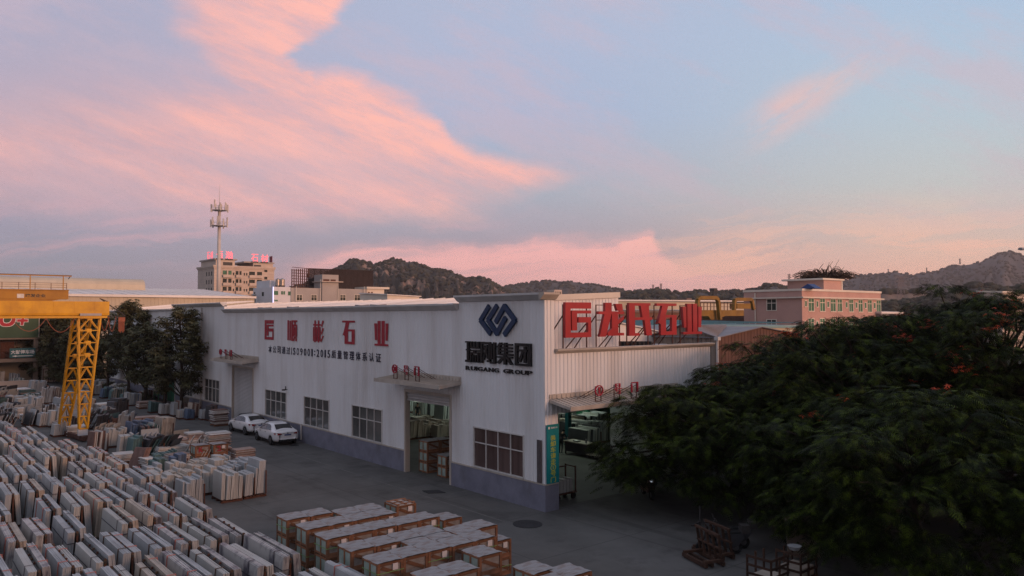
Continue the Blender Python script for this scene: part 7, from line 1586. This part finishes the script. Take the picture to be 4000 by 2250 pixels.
_, g6 = hill('hill', pr6, 480, 120, 'hill_far', 11, .8); wood('hill_woods', g6, 1500, 2.6, 12, 'dark tree belt right of the pink building', .5)
# transmission towers
def pylon(px, pt, pb, D, label, w=.28, arms=True):
    b = PD(px, pb, D); tz = PD(px, pt, D).z; H = tz-b.z; t = thing('transmission_tower', (b.x, b.y, b.z), label, 'pylon', 'transmission towers on the skyline'); m_ = MB(); rt = _R0; n = 6; th = max(.18, D*.00042)
    def c(k, s_): hw = H*w*.5*(1-k)**1.2+H*.018; return b+rt*(s_*hw)+Vector((0, 0, H*k))
    for i in range(n):
        for s_ in (-1, 1): m_.bar(c(i/n, s_), c((i+1)/n, s_), th); m_.bar(c(i/n, s_), c((i+1)/n, -s_), th*.7)
        m_.bar(c(i/n, -1), c(i/n, 1), th*.7)
    m_.build('mast', 'pylon', t)
    if arms:
        m_ = MB()
        for k in (.70, .83, .95): q = b+Vector((0, 0, H*k)); m_.bar(q-rt*H*.16, q+rt*H*.16, th); m_.bar(q-rt*H*.16, q+Vector((0, 0, H*.06)), th*.7); m_.bar(q+rt*H*.16, q+Vector((0, 0, H*.06)), th*.7)
        m_.build('cross_arm', 'pylon', t)
    return t
pylon(2551, 1112, 1136, 820, 'small transmission tower behind the first rooftop characters'); pylon(2582, 1108, 1138, 820, 'transmission tower above the middle rooftop character'); pylon(3083, 1070, 1112, 820, 'wide-armed transmission tower left of the rooftop hut')
pylon(3470, 1051, 1066, 1880, 'tiny transmission tower on the ridge above the quarry'); pylon(3620, 1046, 1062, 1900, 'tiny transmission tower on the low saddle of the right ridge'); pylon(3750, 1010, 1032, 1900, 'small transmission tower on the slope of the highest hill'); pylon(3515, 1080, 1200, 600, 'large see-through transmission tower right of the pink building', .2); pylon(3527, 1078, 1200, 640, 'large transmission tower just behind the see-through one', .2)
p = PD(2787, 1160, 420); t = thing('water_tower', (p.x, p.y, 0), 'dark lattice water tower behind the rooftop sign', 'tower'); zt_ = PD(2787, 1126, 420).z; m_ = MB(); m_.box((p.x-1.5, p.y-1.5, zt_-1.6), (p.x+1.5, p.y+1.5, zt_)); m_.build('tank', 'steel_dark', t); m_ = MB()
for sx_ in (-1.2, 1.2):
    for sy_ in (-1.2, 1.2): m_.bar((p.x+sx_*1.3, p.y+sy_*1.3, 0), (p.x+sx_, p.y+sy_, zt_-1.6), .3)
for k in range(4): z = zt_-3-k*3; m_.bar((p.x-1.3, p.y-1.3, z), (p.x+1.3, p.y-1.3, z+2.6), .18); m_.bar((p.x+1.3, p.y-1.3, z), (p.x-1.3, p.y-1.3, z+2.6), .18)
m_.build('lattice_stand', 'steel_dark', t)
p = PD(2690, 1172, 300); t = thing('site_cabin', (p.x, p.y, 0), 'small reddish roofed cabin on the far hall', 'cabin'); m_ = MB(); m_.box((p.x-2.2, p.y, 0), (p.x+2.6, p.y+3, p.z)); m_.build('wall', 'shed_brown', t); m_ = MB(); m_.box((p.x-1.6, p.y-.3, p.z+.002), (p.x+1.6, p.y+3.3, p.z+.7)); m_.build('roof', 'roof_rust', t)
# street lamp and branch at the right edge
p = PD(4040, 1225, 40); t = thing('street_lamp', (p.x, p.y, 0), 'street lamp whose head just enters at the right edge', 'street lamp'); zt_ = PD(4000, 972, 40).z; hd = PD(3990, 972, 40); m_ = MB(); m_.tube((p.x, p.y, 0), (p.x, p.y, zt_), .1, .06, 10); m_.tube((p.x, p.y, zt_), (hd.x, hd.y, zt_), .05, .04, 8); m_.build('pole', 'steel_grey', t); m_ = MB(); m_.hexa([(hd.x-.2, hd.y-.1, zt_-.05), (hd.x+.3, hd.y-.1, zt_-.06), (hd.x+.3, hd.y+.12, zt_-.06), (hd.x-.2, hd.y+.12, zt_-.05), (hd.x-.15, hd.y-.06, zt_+.06), (hd.x+.3, hd.y-.08, zt_+.08), (hd.x+.3, hd.y+.1, zt_+.08), (hd.x-.15, hd.y+.08, zt_+.06)]); m_.build('lamp_head', 'lamp_off', t)

# ------------------------------------------------------------------ evening haze over the plain
m_ = MB(); m_.box((-2600, -700, -4), (3600, 5300, 215)); o = m_.build('haze', 'lamp_off'); o.data.materials.clear()
hm = bpy.data.materials.new('haze_air'); hm.use_nodes = True; hn = hm.node_tree.nodes; hn.clear(); vo = hn.new('ShaderNodeVolumePrincipled'); ou = hn.new('ShaderNodeOutputMaterial'); hm.node_tree.links.new(vo.outputs[0], ou.inputs['Volume'])
vo.inputs['Density'].default_value = .00015; vo.inputs['Color'].default_value = (.86, .80, .84, 1); vo.inputs['Anisotropy'].default_value = .1
o.data.materials.append(hm); o['kind'] = 'stuff'; o['label'] = 'thin evening haze over the yard and the hills'
